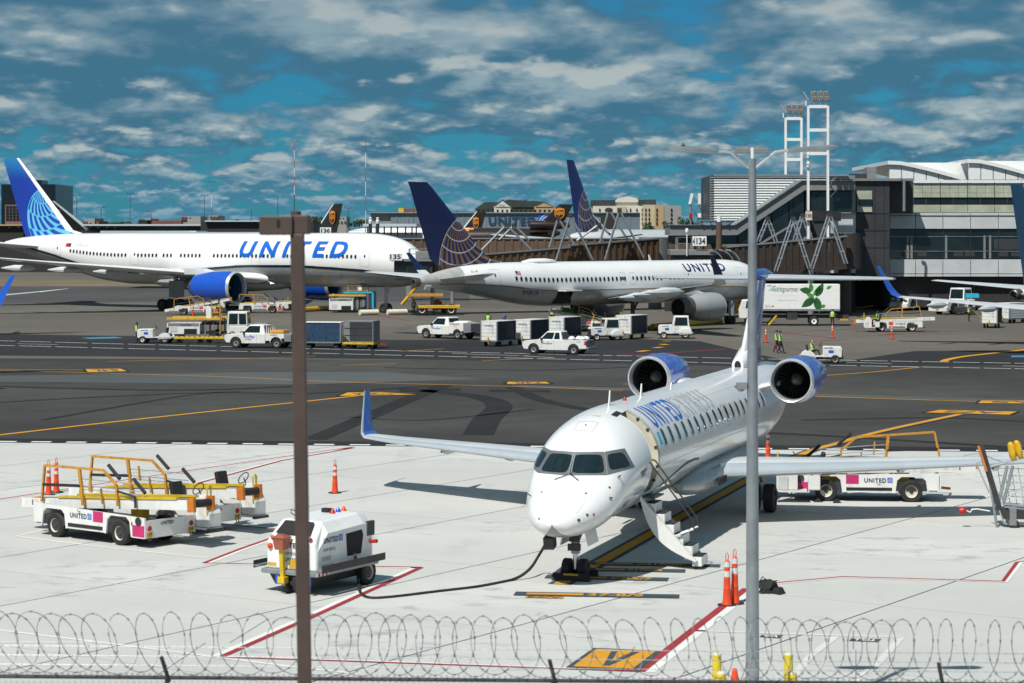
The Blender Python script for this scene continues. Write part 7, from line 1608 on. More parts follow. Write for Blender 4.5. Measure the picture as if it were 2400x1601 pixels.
def bag_cart(label, loc, rz, side=None, L=2.9, group='baggage carts', open_end=False, slats=False):
    t = thing('baggage_cart', label, 'baggage cart', loc, rz, group=group); side = side or M_CURT; Wd = 1.46; z0, z1 = .50, 1.98
    mb = MB(); mb.box(-L / 2, L / 2, -Wd / 2, Wd / 2, .40, .50, M_METAL); mb.build('deck', t, smooth=False); mb = MB(); mb.box(-L / 2 - .03, L / 2 + .03, -Wd / 2 - .03, Wd / 2 + .03, z1, z1 + .06, M_WHITE); mb.build('roof', t, smooth=False, bevel=.02)
    for sx in (1, -1):
        for k in range(5):
            mb = MB(); zz = z0 + (z1 - z0) * k / 5; mb.box(sx * L / 2 - .03, sx * L / 2 + .03, -Wd / 2, Wd / 2, zz + .008, zz + (z1 - z0) / 5 - .008, M_VWHITE); mb.build('end_slat', t, smooth=False)
        sign_text('UNITED', 'end_lettering', t, (sx * (L / 2 + .032), -sx * .40, 1.60), (0, sx, 0), (0, 0, 1), M_NAVY, w=.58, h=.12, bold=.03); logo_square(t, (sx * (L / 2 + .032), sx * .22, 1.58), (0, sx, 0), (0, 0, 1), .16)
        for sy in (1, -1): mb = MB(); mb.box(sx * L / 2 - .05, sx * L / 2 + .05, sy * Wd / 2 - .05, sy * Wd / 2 + .05, .45, z1, M_GREYP); mb.build('corner_post', t, smooth=False)
    for sy in (1, -1):
        if slats:
            for k in range(6): mb = MB(); zz = z0 + (z1 - z0) * k / 6; mb.box(-L / 2 + .05, L / 2 - .05, sy * Wd / 2 - .02, sy * Wd / 2 + .02, zz + .02, zz + (z1 - z0) / 6 - .02, M_PANEL); mb.build('side_slat', t, smooth=False)
        else:
            mb = MB(); N = 22; vs = []
            for i in range(N + 1):
                x = -L / 2 + .06 + (L - .12) * i / N
                for z in (z0 + .02, (z0 + z1) / 2, z1 - .02): vs.append((x, sy * (Wd / 2 - .02 + .025 * math.sin(i * 2.1 + z)), z))
            mb.add(vs, [(3 * i + k, 3 * i + k + 1, 3 * i + k + 4, 3 * i + k + 3) for i in range(N) for k in range(2)], side); mb.build('curtain', t)
        for sx in (1, -1): wheel(t, (sx * L * .36, sy * .52, .21), .21, .16, M_DKMETAL, n=14)
    mb = MB(); mb.bar((L / 2, 0, .44), (L / 2 + .12, 0, .44), .2, .1, M_DKMETAL); mb.bar((L / 2 + .08, 0, .25), (L / 2 + .16, 0, .75), .08, .10, M_LYEL); mb.build('tow_bar', t, smooth=False)
    return t
ca = hd(-.5, -.87)
for (px, py), lab in (((1168, 811), 'nearest white ended baggage cart with navy curtain, left of the pickup with sacks'), ((1246, 807), 'second baggage cart of the train, half behind the nearest one'), ((1324, 799), 'third baggage cart, partly hidden by the pickup with sacks'), ((1480, 794), 'baggage cart standing alone beside the jet engine')):
    bag_cart(lab, G(px, py), ca)
bag_cart('white slatted baggage cart being unloaded near the right edge', G(2324, 768), hd(-.35, -.94), group='baggage carts'); 
bag_cart('grey slatted baggage cart coupled behind another at the right edge', G(2372, 757), hd(-.75, -.66), slats=True)
def uld_dolly(label, loc, rz, kind):
    t = thing('container_dolly', label, 'cargo dolly', loc, rz, group='cargo dollies'); L, Wd = 2.6, 1.9
    mb = MB(); mb.box(-L / 2, L / 2, -Wd / 2, -Wd / 2 + .16, .36, .52, M_LYEL); mb.box(-L / 2, L / 2, Wd / 2 - .16, Wd / 2, .36, .52, M_LYEL)
    for x in (-L / 2, -.4, .4, L / 2 - .14): mb.box(x, x + .14, -Wd / 2, Wd / 2, .34, .50, M_LYEL)
    mb.build('frame', t, smooth=False, bevel=.02)
    for k in range(6): mb = MB(); mb.cyl((-L / 2 + .3 + k * .42, -Wd / 2 + .18, .50), (-L / 2 + .3 + k * .42, Wd / 2 - .18, .50), .05, M_METAL, n=8); mb.build('roller', t)
    for sx in (1, -1):
        for sy in (1, -1): wheel(t, (sx * .85, sy * .7, .19), .19, .15, M_DKMETAL, n=14)
    mb = MB(); mb.bar((L / 2, 0, .40), (L / 2 + .7, 0, .34), .1, .08, M_RED); mb.build('tow_bar', t, smooth=False)
    return t
def uld(label, loc, rz, m, m2, L=2.4, Wd=1.7, H=1.62, chamfer=True):
    t = thing('cargo_container', label, 'container', loc, rz, group='cargo containers')
    pr = [(-L / 2, .0), (L / 2, .0), (L / 2, H), (-L / 2, H)] if not chamfer else [(-L / 2 + .45, 0), (L / 2, 0), (L / 2, H), (-L / 2, H), (-L / 2, .55)]
    mb = MB(); mb.prism(pr, -Wd / 2, Wd / 2, M_GREYP); mb.build('shell', t, smooth=False)
    for s in (1, -1):
        mb = MB(); mb.box(-L / 2 + (.5 if chamfer else .08), L / 2 - .08, s * (Wd / 2 + .012) - .01, s * (Wd / 2 + .012) + .01, .08, H - .08, m); mb.build('curtain', t, smooth=False)
        for z in (.5, 1.05): mb = MB(); mb.box(-L / 2 + .06, L / 2 - .06, s * (Wd / 2 + .03) - .008, s * (Wd / 2 + .03) + .008, z, z + .03, M_DKMETAL); mb.build('strap', t, smooth=False)
        mb = MB(); mb.box(s * (L / 2 + .012) - .01, s * (L / 2 + .012) + .01, -Wd / 2 + .06, Wd / 2 - .06, .6, H - .08, m2); mb.build('end_panel', t, smooth=False)
        sign_text('UNITED', 'end_lettering', t, (s * (L / 2 + .024), -s * .6, H - .4), (0, s, 0), (0, 0, 1), M_UBLUE, w=1.1, h=.18, bold=.03)
    return t
q = G(848, 817); dl = R(-14)
uld_dolly('yellow dolly carrying the rightmost grey container near the brown post', q, dl, 0); uld('grey container with dark front on a yellow dolly', (q.x, q.y, .56), dl, M_DGREY, M_GREYP)
q = G(760, 815); bag_cart('low wheeled cart with dark blue tarpaulin sides right of the brown post', q, R(-10), side=M_CURTB, L=3.0, group='baggage carts')
for px, lab in ((447, 'empty yellow dolly behind the small tug at left'), (516, 'empty yellow dolly beside the cargo pickup')): uld_dolly(lab, G(px, 804), R(2), 0)
def tractor(label, loc, rz, driver=False, canopy=False, sc=1.0, front_len=1.1):
    """small baggage tractor, x forward, bonnet in front"""
    t = thing('baggage_tractor', label, 'tug', loc, rz, group='baggage tractors', sc=sc)
    mb = MB(); mb.prism([(.15, .42), (1.45, .42), (1.48, 1.02), (1.40, 1.16), (.15, 1.18)], -.60, .60, M_VWHITE); bn = mb.build('bonnet', t, smooth=False, bevel=.04)
    mb = MB(); mb.box(1.475, 1.50, -.48, .48, .55, 1.0, M_BLACKP); mb.build('radiator_grille', bn, smooth=False); mb = MB(); mb.box(1.42, 1.58, -.66, .66, .30, .50, M_DKMETAL); mb.build('front_bumper', t, smooth=False)
    mb = MB(); mb.box(-1.4, 1.45, -.42, .42, .30, .46, M_DKMETAL); mb.box(-1.45, .15, -.62, .62, .46, .54, M_VWHITE); mb.build('chassis', t, smooth=False)
    for s in (1, -1):
        mb = MB(); pr = [(-1.42, .5)] + [(x, z) for x, z in [(-.85 + .52 * math.cos(math.pi * (1 - i / 8)), .42 + .46 * math.sin(math.pi * (1 - i / 8))) for i in range(9)]] + [(-.33, .5)]; mb.prism(pr, s * .70 - .16, s * .70 + .16, M_VWHITE); mb.build('mudguard', t, smooth=False, bevel=.03)
        wheel(t, (-.85, s * .66, .40), .40, .28, M_CREAM); wheel(t, (1.0, s * .62, .30), .30, .22, M_CREAM)
        lettering_side(t, 'UNITED', .25 if s < 0 else 1.15, s * .605, 1.02, .6, .10, s, logo=False); mb = MB(); mb.box(.55, .9, s * .606 - .003, s * .606 + .003, .72, .92, M_UBLUE); mb.build('blue_decal', t, smooth=False)
    mb = MB(); mb.cbox((-.62, 0, .72), (.5, .55, .14), M_BLACKP); mb.cbox((-.90, 0, 1.02), (.14, .55, .55), M_BLACKP, ry=R(-10)); mb.build('seat', t, smooth=False, bevel=.04)
    mb = MB(); mb.tube([(.0 + .10 * math.cos(q), .2 * math.sin(q), 1.30 + .17 * math.cos(q)) for q in [2 * math.pi * i / 14 for i in range(14)]], .018, M_BLACKP, 6, closed=True); mb.cyl((0, 0, 1.3), (.2, 0, 1.05), .025, M_BLACKP); mb.build('steering_wheel', t)
    mb = MB(); mb.cbox((-1.5, 0, .42), (.2, .3, .14), M_DKMETAL); mb.build('rear_hitch', t, smooth=False)
    if canopy:
        c = cab_shell(t, -1.2, .35, -1.1, .15, 1.0, 1.95, .64, .58, doors=((.10, .86),))
        mb = MB(); mb.prism([(-1.4, .5), (.2, .5), (.35, 1.02), (-1.25, 1.02)], -.64, .64, M_VWHITE); mb.build('cab_base', t, smooth=False, bevel=.03)
    return t
q = G(364, 805); tractor('small open white tug parked at far left beside a worker', (q.x, q.y + .6, 0), hd(-1, .08), sc=1.0)
q = G(1925, 852); TD = tractor('small open white tug being driven behind the regional jet engine', (q.x, q.y + .5, 0), hd(1, -.12), sc=1.0)
q = G(1585, 794); tractor('white tug with closed cab beneath the grey jet engine', (q.x, q.y + .6, 0), hd(-1, .10), canopy=True, sc=1.0)
q = G(1420, 798); tractor('white tug with closed cab between baggage carts', (q.x, q.y + .6, 0), hd(-1, -.25), canopy=True, sc=.95)
# pushback tractors
def pushback(label, loc, rz, cab=False, text=True):
    t = thing('pushback_tractor', label, 'pushback tug', loc, rz, group='pushback tractors')
    mb = MB(); mb.prism([(2.7, .45), (2.75, .9), (2.6, 1.45), (-2.6, 1.60), (-2.7, .45), (-2.35, .45)] + arch_pts(-1.5, .6, .75)[::-1] + [(-.7, .45), (.55, .45)] + arch_pts(1.35, .6, .75)[::-1] + [(2.15, .45)], -1.15, 1.15, M_VWHITE); mb.build('body', t, smooth=False, bevel=.07)
    mb = MB(); mb.box(2.6, 3.0, -1.2, 1.2, .35, .85, M_VWHITE); mb.build('front_bumper', t, smooth=False, bevel=.05); mb = MB(); mb.box(2.99, 3.03, -.2, .2, .5, .75, M_YEL); mb.build('hitch_plate', t, smooth=False)
    for s in (1, -1):
        for x in (1.35, -1.5): wheel(t, (x, s * .92, .60), .60, .42, M_GREYP)
        mb = MB(); mb.box(2.66, 2.76, s * .85 - .17, s * .85 + .17, 1.05, 1.25, M_BLACKP); mb.build('headlamp', t, smooth=False)
        mb = MB(); mb.box(-.5, .6, s * 1.153 - .004, s * 1.153 + .004, .6, 1.4, M_GREYP); mb.build('side_hatch', t, smooth=False)
    mb = MB(); mb.lathe([(0, .16), (.03, .17), (.05, .001)], (2.72, -.45, 1.28), (1, 0, .2), M_RED, 14); mb.build('fire_extinguisher_door', t)
    mb = MB(); mb.add([(2.70, .05, 1.1), (2.70, .75, 1.1), (2.62, .75, 1.38), (2.62, .05, 1.38)], [(0, 1, 2, 3)], M_BLACKP); mb.build('vent', t, smooth=False)
    if text: sign_text('UNITED', 'lettering', t, (2.785, -.6, .92), (0, 1, 0), (0, 0, 1), M_NAVY, w=1.0, h=.17, bold=.03)
    if cab: cab_shell(t, -2.3, -.6, -2.2, -.8, 1.55, 2.9, 1.0, .92, doors=((.1, .9),))
    return t
pushback('white pushback tractor before the terminal wall, left of the other', G(2134, 727), hd(-.62, -.78)); pushback('white pushback tractor with tall rear cab under the blue winglet wing', G(2234, 736), hd(-.72, -.69), cab=True)
# passenger van
q = G(2345, 722); t = thing('passenger_van', 'white long passenger van behind the right hand wing', 'van', q, hd(-1, -.1)); mb = MB(); mb.prism([(2.9, .45), (2.95, .95), (2.1, 1.2), (1.5, 2.15), (-2.9, 2.2), (-2.95, .45), (-2.3, .45)] + arch_pts(-1.75, .4, .48)[::-1] + [(1.2, .45)] + arch_pts(1.85, .4, .48)[::-1] + [(2.4, .45)], -1.0, 1.0, M_VWHITE); mb.build('body', t, smooth=False, bevel=.08)
for s in (1, -1):
    for x0, x1 in ((-2.75, -2.0), (-1.9, -1.05), (-.95, -.1), (.0, .75), (.85, 1.55)): mb = MB(); mb.box(x0, x1, s * 1.003 - .006, s * 1.003 + .006, 1.35, 1.98, M_GLASS); mb.build('side_window', t, smooth=False)
    for x in (1.85, -1.75): wheel(t, (x, s * .85, .36), .36, .24, M_GREYP)
mb = MB(); mb.add([(2.06, -.85, 1.27), (2.06, .85, 1.27), (1.56, .8, 2.07), (1.56, -.8, 2.07)], [(0, 1, 2, 3)], M_GLASS); w_ = mb.build('windscreen', t, smooth=False); w_.location = (.03, 0, .02)
q = G(2258, 738); t = thing('service_lift', 'dark wheeled lift with cyan cover behind the sweeping worker', 'lift', q); mb = MB(); mb.box(-1, 1.2, -.7, .7, .3, .9, M_DGREY); mb.build('base', t, smooth=False, bevel=.04); mb = MB(); mb.box(.2, 1.6, -.6, .6, 1.9, 2.35, M_CYAN); mb.box(.3, .5, -.5, .5, .9, 1.9, M_VWHITE); mb.build('covered_deck', t, smooth=False)
for sx in (-.7, .8):
    for s in (1, -1): wheel(t, (sx, s * .6, .35), .35, .25, M_DKMETAL)
# catering truck: body faces the camera with its left rear toward us
q = G(1884, 764); CT = thing('catering_truck', 'white high box catering truck with printed green leaves', 'truck', (q.x + .05, q.y + 1.1, 0), R(180 - 4)); 
bx0, bx1, bw = -3.5, 4.1, 1.2; zt0, zt1 = 1.62, 4.05
mb = MB(); mb.box(bx0, bx1, -bw, bw, zt0, zt1, M_WHITE); mb.build('box_body', CT, smooth=False, bevel=.04)
mb = MB(); mb.box(bx0, bx1, -bw - .01, bw + .01, zt0 - .16, zt0, M_METAL); mb.build('body_sill', CT, smooth=False); mb = MB(); mb.box(bx0 - .9, 5.0, -.5, .5, .75, 1.05, M_DKMETAL); mb.build('frame_rail', CT, smooth=False)
mb = MB(); mb.box(bx0 - .02, bx0 + 0, -.55, .45, 1.7, 3.6, M_DARK); mb.build('rear_doorway', CT, smooth=False)
mb = MB(); mb.prism([(4.2, .7), (6.2, .7), (6.25, 1.5), (5.9, 2.5), (4.2, 2.6)], -1.1, 1.1, M_VWHITE); mb.build('driver_cab', CT, smooth=False, bevel=.08)
for s in (1, -1):
    wheel(CT, (5.2, s * .98, .48), .48, .3, M_WHITE); 
    for yy in (.75, 1.05): wheel(CT, (-1.0, s * yy, .48), .48, .26, M_WHITE)
    mb = MB(); mb.add([(4.4, s * 1.11, 1.7), (5.6, s * 1.11, 1.7), (5.5, s * 1.11, 2.4), (4.4, s * 1.11, 2.4)], [(0, 1, 2, 3)], M_GLASS); mb.build('cab_window', CT, smooth=False)
    mb = MB(); mb.bar((2.6, s * 1.1, 1.0), (3.4, s * 1.5, .1), .14, .12, M_LYEL); mb.build('outrigger', CT, smooth=False); mb = MB(); mb.box(.6, 1.6, s * .9 - .25, s * .9 + .25, .6, 1.3, M_DKMETAL); mb.build('tool_box', CT, smooth=False)
mb = MB(); mb.box(bx0 - .75, bx0, -1.1, 1.1, .55, .68, M_YEL); mb.build('tail_lift', CT, smooth=False)
yl = bw + .006
sign_text('Gate', 'lettering', CT, (3.0, yl, 3.34), (-1, 0, 0), (0, 0, 1), M_GRN_T, w=.92, h=.56, bold=.0); sign_text('gourmet', 'lettering', CT, (2.05, yl, 3.18), (-1, 0, 0), (0, 0, 1), M_BLK_T, w=1.5, h=.55, bold=.0)
sign_text('a gategroup member', 'lettering', CT, (2.5, yl, 2.38), (-1, 0, 0), (0, 0, 1), M_LGREY, w=1.9, h=.22); sign_text('6040', 'fleet_number', CT, (3.5, yl, 3.84), (-1, 0, 0), (0, 0, 1), M_BLK_T, w=.4, h=.14)
for k in range(3): mb = MB(); mb.box(2.85 - k * .12, 3.4 - k * .1, yl - .003, yl + .003, 3.42 + k * .12, 3.45 + k * .12, M_GRN_T); mb.build('green_flash', CT, smooth=False)
mb = MB(); mb.box(.6, 3.1, yl - .003, yl + .003, 2.92, 2.94, M_LGREY); mb.build('print_rule', CT, smooth=False)
mb = MB(); mb.box(3.2, 3.75, yl - .003, yl + .003, 1.8, 2.05, M_LGREY); mb.build('data_print', CT, smooth=False); mb = MB(); mb.box(2.85, 3.1, yl - .003, yl + .003, 1.85, 1.95, M_RED); mb.build('red_print', CT, smooth=False)
def leaf(cx, cz, L_, W_, ang, m):
    pts = []
    for i in range(10): s_ = i / 9; pts.append((s_ * L_, W_ * math.sin(math.pi * s_ ** .8) * .5))
    for i in range(8, 0, -1): s_ = i / 9; pts.append((s_ * L_, -W_ * math.sin(math.pi * s_ ** .8) * .5))
    c_, s2 = math.cos(ang), math.sin(ang); mb = MB(); mb.add([(cx - (a * c_ - b * s2), yl + .002, cz + a * s2 + b * c_) for a, b in pts], [tuple(range(len(pts)))], m); mb.build('leaf_print', CT, smooth=False)
for a in ((-.75, 3.35, 1.2, .62, R(170), M_DGREENP), (-.8, 3.35, .95, .42, R(100), M_FGREEN), (-.9, 2.95, 1.4, .5, R(45), M_FGREEN), (-1.0, 2.75, .9, .45, R(150), M_FGREEN), (-1.05, 2.7, 1.55, .75, R(215), M_DGREENP), (-1.2, 2.8, 1.6, .75, R(282), M_DGREENP), (-1.2, 2.85, 1.5, .7, R(62), M_DGREENP), (-2.2, 3.6, .6, .3, R(30), M_FGREEN), (-2.1, 2.0, .55, .35, R(200), M_FGREEN)): leaf(*a)

# cargo loaders -----------------------------------------------------
def cargo_loader(label, loc, rz, deck_z, L=4.8, cover=False):
    t = thing('cargo_loader', label, 'cargo loader', loc, rz, group='cargo loaders'); Wd = 2.6
    mb = MB(); mb.box(-L / 2, L * .1, -Wd / 2, Wd / 2, .30, deck_z - .35, M_VWHITE); mb.build('engine_housing', t, smooth=False, bevel=.05); mb = MB(); mb.box(-L / 2 + .1, L * .08, -Wd / 2 - .01, Wd / 2 + .01, deck_z - .62, deck_z - .36, M_GREYP); mb.build('upper_band', t, smooth=False)
    for s in (1, -1):
        mb = MB(); mb.box(-L / 2 + .3, -L / 2 + .9, s * (Wd / 2 + .012) - .01, s * (Wd / 2 + .012) + .01, .55, .95, M_LGREY); mb.build('louvre_panel', t, smooth=False); mb = MB(); mb.box(-.9, .2, s * (Wd / 2 + .014) - .01, s * (Wd / 2 + .014) + .01, .32, .78, M_DARK); mb.build('wheel_bay', t, smooth=False)
        mb = MB(); mb.box(-L / 2, L / 2, s * Wd / 2 - .12, s * Wd / 2 + .06, deck_z - .1, deck_z + .12, M_YEL); mb.build('deck_edge', t, smooth=False, bevel=.03)
        sign_text('UNITED', 'lettering', t, (-1.2 if s < 0 else -.2, s * (Wd / 2 + .03), deck_z - .56), (-s, 0, 0), (0, 0, 1), M_NAVY, w=.9, h=.14)
        for x in (.9, 1.6, 2.2): mb = MB(); mb.box(x - .06, x + .06, s * Wd * .42 - .06, s * Wd * .42 + .06, .3, deck_z - .1, M_METAL); mb.build('lift_mast', t, smooth=False)
        for x in (-L * .33, L * .33): wheel(t, (x, s * (Wd / 2 - .18), .34), .34, .25, M_DKMETAL)
    mb = MB(); mb.box(L * .1, L / 2, -Wd * .4, Wd * .4, .32, .5, M_DKMETAL); mb.box(L * .12, L / 2, -Wd * .38, Wd * .38, deck_z - .5, deck_z - .2, M_DGREY); mb.build('lift_frame', t, smooth=False)
    for k in range(9): mb = MB(); mb.cyl((-L / 2 + .3 + k * L / 9, -Wd / 2 + .1, deck_z), (-L / 2 + .3 + k * L / 9, Wd / 2 - .1, deck_z), .07, M_METAL, n=8); mb.build('deck_roller', t)
    # control stand and ladder
    mb = MB(); mb.prism([(1.05, deck_z), (1.45, deck_z), (1.45, deck_z + .95), (1.1, deck_z + 1.15), (.95, deck_z + .9)], -Wd / 2 - .05, -Wd / 2 + .55, M_WHITE); mb.build('control_console', t, smooth=False, bevel=.03)
    lx = L / 2 - .15
    for y in (-Wd / 2 - .14, -Wd / 2 + .26):
        mb = MB(); mb.bar((lx, y, .35), (lx, y, deck_z + 1.15), .06, .06, M_ORY); mb.build('ladder_rail', t, smooth=False)
    for k in range(9): mb = MB(); mb.bar((lx, -Wd / 2 - .14, .45 + k * .2), (lx, -Wd / 2 + .26, .45 + k * .2), .05, .05, M_ORY); mb.build('rung', t, smooth=False)
    rail_cage(t, -.2 if cover else 1.5, L / 2 - .2, -Wd / 2 - .1, -Wd / 2 + .9, deck_z + .05, 1.05, M_ORY if cover else M_YEL, step=.9)
    if cover:
        mb = MB(); mb.box(-.6, L / 2 + .5, -Wd / 2 - .2, -Wd / 2 - .1, deck_z + .25, deck_z + .45, M_CYAN); mb.box(L / 2 + .3, L / 2 + .5, -Wd / 2 - .2, Wd / 2, .5, deck_z + .45, M_CYAN); mb.build('cyan_frame', t, smooth=False); mb = MB(); mb.box(L / 2 - .4, L / 2 + .28, -Wd / 2 - .12, Wd / 2 - .2, .5, deck_z + .25, M_CURTB); mb.build('blue_tarp', t, smooth=False)
    return t
q = G(458, 792); cargo_loader('white and yellow cargo loader with a worker standing on its deck', (q.x, q.y + 1.2, 0), R(-3), 1.62)
q = G(820, 733); cargo_loader('cargo loader with bright cyan frame beneath the wide body nose', (q.x, q.y + 1.2, 0), R(-3), 1.95, L=4.6, cover=True)
q = G(556, 792); t = thing('loader_cab', 'white upright glazed operator cab behind the cargo pickup', 'vehicle cab', (q.x, q.y + .9, 0), R(-4)); mb = MB(); mb.box(-.85, .95, -.8, .8, .35, 1.0, M_VWHITE); mb.build('cab_base', t, smooth=False, bevel=.05); cab_shell(t, -.85, .95, -.78, .88, 1.0, 2.25, .8, .75, doors=((.08, .52), (.58, .94))); wheel(t, (-.4, -.7, .3), .3, .2); wheel(t, (.5, -.7, .3), .3, .2); mb = MB(); mb.box(.95, 2.6, -.8, .8, .5, 1.25, M_GREYP); mb.build('rear_deck', t, smooth=False)
# belt loaders at the big jets
q = G(460, 738); bl = belt_loader('belt loader raised under the blue engine of the wide body', (q.x, q.y + .9, 0), hd(1, .05), panel=M_ORPAN, tilt=R(10), code='BL21'); 
q = G(610, 734); belt_loader('white belt loader with orange panels right of the blue engine', (q.x, q.y + .9, 0), hd(1, .02), panel=M_ORPAN, tilt=R(2), code='BL30')
q = G(2101, 778); BD = belt_loader('white belt loader with orange panels driven past the terminal', (q.x, q.y + .9, 0), hd(-1, .02), panel=M_ORPAN, tilt=R(-2), code='BL25', rail=True)
q = G(1375, 775); belt_loader('belt loader raised to the open hold carrying a green bag', (q.x, q.y, 0), hd(1, -.35), panel=M_ORPAN, tilt=R(-13), code='BL31')
t = thing('duffel_bag', 'bright green duffel bag riding up the belt at the open hold', 'bag', (XA(1330, 206), 206, ZA(733, 206))); mb = MB(); mb.lathe([(-.55, .05), (-.5, .22), (0, .26), (.5, .22), (.55, .05)], (0, 0, .2), (1, -.1, -.1), mat('green_bag', (.01, .38, .06), .6), 14); mb.build('bag_body', t); mb = MB(); mb.tube([(-.25, -.2, .3), (-.1, -.26, .5), (.1, -.26, .5), (.25, -.2, .3)], .02, M_BLACKP, 6); mb.build('handle', t)
# lavatory cart, hoses, tow bars
q = G(1030, 733); t = thing('hose_cart', 'small yellow cart with red hose drum under the grey jet tail', 'cart', q, R(-10)); mb = MB(); mb.lathe([(-.3, .0), (-.3, .62), (-.25, .45), (.25, .45), (.3, .62), (.3, 0)], (-.3, 0, .85), (0, 1, 0), M_ORPAN, 20); mb.build('hose_drum', t); rail_cage(t, -.7, .6, -.5, .5, .3, .8, M_YEL, name='frame')
for s in (1, -1): wheel(t, (.65, s * .5, .42), .42, .25, M_DKMETAL)
def hose(px, r, m, lab, nm='air_hose', Y0=None):
    pts = [G(a, b, r) for a, b in px]; mb = MB(); n = 40; P_ = []
    for i in range(n + 1):
        f = i / n * (len(pts) - 1); k = min(int(f), len(pts) - 2); P_.append(pts[k].lerp(pts[k + 1], f - k))
    mb.tube(P_, [r * (1 + .12 * (i % 2)) for i in range(n + 1)], m, 10); tag(mb.build(nm), lab, 'hose' if nm == 'air_hose' else 'tow bar')
hose([(690, 727), (772, 722)], .28, M_LYEL, 'thick yellow air hose lying beside the wide body jet'); hose([(1528, 766), (1590, 760), (1690, 752)], .26, M_LYEL, 'thick yellow air hose under the grey jet engine')
hose([(843, 733), (886, 732)], .3, M_CREAM, 'left dusty cream roller bar on the ramp', 'tow_bar'); hose([(908, 732), (956, 731)], .3, M_CREAM, 'right dusty cream roller bar on the ramp', 'tow_bar')
for i, px in enumerate((2010, 2028, 2042)):
    q = G(px, 722); mb = MB(); mb.lathe([(0, .16), (1.35, .16), (1.45, .1), (1.47, .001)], (0, 0, 0), (0, 0, 1), M_ORY, 14); o_ = mb.build('bollard'); o_.location = q; tag(o_, '%s of three yellow bollards at the terminal wall' % ('leftmost', 'middle', 'rightmost')[i], 'bollard', 'terminal bollards')
q = G(1540, 668); mb = MB(); mb.lathe([(0, .3), (3.4, .3), (3.5, .001)], (0, 0, 0), (0, 0, 1), M_ORY, 14); o_ = mb.build('bollard'); o_.location = (XA(1727, 250), 250, 0); tag(o_, 'tall yellow pillar beneath the jet bridge', 'bollard')
rail = thing('barrier', 'low orange plastic barrier rails by the terminal bollards', 'barrier', G(2020, 727)); 
for a, b in (((-1.6, 0, .5), (-.2, 0, .3)), ((-.2, 0, .3), (1.4, 0, .55))): mb = MB(); mb.bar(a, b, .08, .12, M_ORG2); mb.build('rail', rail, smooth=False)

# crew
W_G = 'ramp workers'
person('stand', G(321, 804), R(200), 'worker in green vest standing beside the tug at far left', M_VEST, M_SKIND, grp=W_G)
q = G(458, 792); person('reach', (q.x + 1.95, q.y + .55, 1.66), R(180), 'worker in green vest standing on the cargo loader deck', M_VEST, M_SKIND, grp=W_G)
person('stand', G(1294, 760), R(60), 'worker in green vest standing below the open hold', M_VEST, M_SKIND, cap=M_SHIRT, grp=W_G)
person('stand', G(1144, 776), R(270), 'worker in green vest just behind the nearest baggage cart', M_VEST, M_SKIND, grp=W_G)
person('bend', G(1176, 778), R(30), 'stooping worker in dark clothes behind the baggage carts', None, M_SKIND, cap=M_SHIRT, grp=W_G)
person('stand', G(970, 738), R(90), 'worker in orange vest beneath the jet tail cone', M_VORG, M_SKIND, grp=W_G)
person('reach', G(1016, 737), R(0), 'worker in bright green vest at the hose cart', M_VEST, M_SKIND, grp=W_G)
person('stand', G(1951, 766), R(80), 'worker in green vest on the ground behind the catering truck', M_VEST, M_SKIN, grp=W_G)
q = G(1961, 764); person('reach', (q.x + .1, q.y, .70), R(150), 'worker in green vest on the catering truck tail lift', M_VEST, M_SKIND, grp=W_G)
person('walk', G(1829, 829), R(-10), 'nearer of two workers walking together past the jet engine', M_VEST, M_SKIN, grp=W_G); q = G(1823, 828); person('walk', (q.x, q.y + .7, 0), R(-10), 'further of two workers walking together, carrying a red bag', M_VEST, M_SKIN, grp=W_G)
q = G(1819, 829); t = thing('backpack', 'dark red bag swinging beside the walking workers', 'bag', (q.x - .05, q.y - .1, .35)); mb = MB(); mb.cbox((0, 0, .15), (.22, .18, .34), mat('maroon_bag', (.12, .012, .02), .7)); mb.build('bag_body', t, smooth=False, bevel=.05)
tl_ = TD.location; person('sit', (tl_.x - .55, tl_.y + .1, .36), TD.rotation_euler[2], 'bald driver in green vest seated on the moving tug', M_VEST, M_SKIN, grp=W_G, hair=False)
bl_ = BD.location; person('sit', (bl_.x - 1.75, bl_.y - 1.15, .62), BD.rotation_euler[2], 'driver in green vest seated on the belt loader by the terminal', M_VEST, M_SKIND, grp=W_G)
PB = person('reach', G(2271, 754), R(-20), 'worker in green vest holding a pole near the right baggage cart', M_VEST, M_SKIND, grp=W_G)
q = G(2271, 754); mb = MB(); mb.cyl((q.x + .35, q.y - .1, 1.2), (q.x + 1.5, q.y - .4, .1), .035, M_ORY, n=8); tag(mb.build('broom_pole'), 'orange pole held by the worker near the right baggage cart', 'pole')

# ================================================================== NEAR FOREGROUND
# pile of black rubber blocks
q = G(1802, 1392); t = thing('rubber_block_pile', 'untidy pile of black rubber chocks right of the grey pole', 'chocks', q)
for i, (x, y, z, a, b) in enumerate(((-.08, 0, 0, .2, 0), (.16, .05, 0, 1.1, 0), (.05, .05, .16, .6, .2), (-.14, .12, .15, 2.0, -.2), (.22, -.08, .0, 2.5, 0))):
    mb = MB(); mb.prism([(-.17, 0), (.17, 0), (.06, .17), (-.06, .17)], -.13, .13, M_BLACK); o_ = mb.build('block', t, smooth=False, bevel=.015); o_.location = (x, y, z); o_.rotation_euler = (b, 0, a)
mb = MB(); mb.tube([(-.25, -.05, .02), (-.3, 0, .2), (-.15, .05, .42), (.0, .05, .3), (.2, -.1, .34)], .014, M_BLACK, 6); mb.build('cord', t)
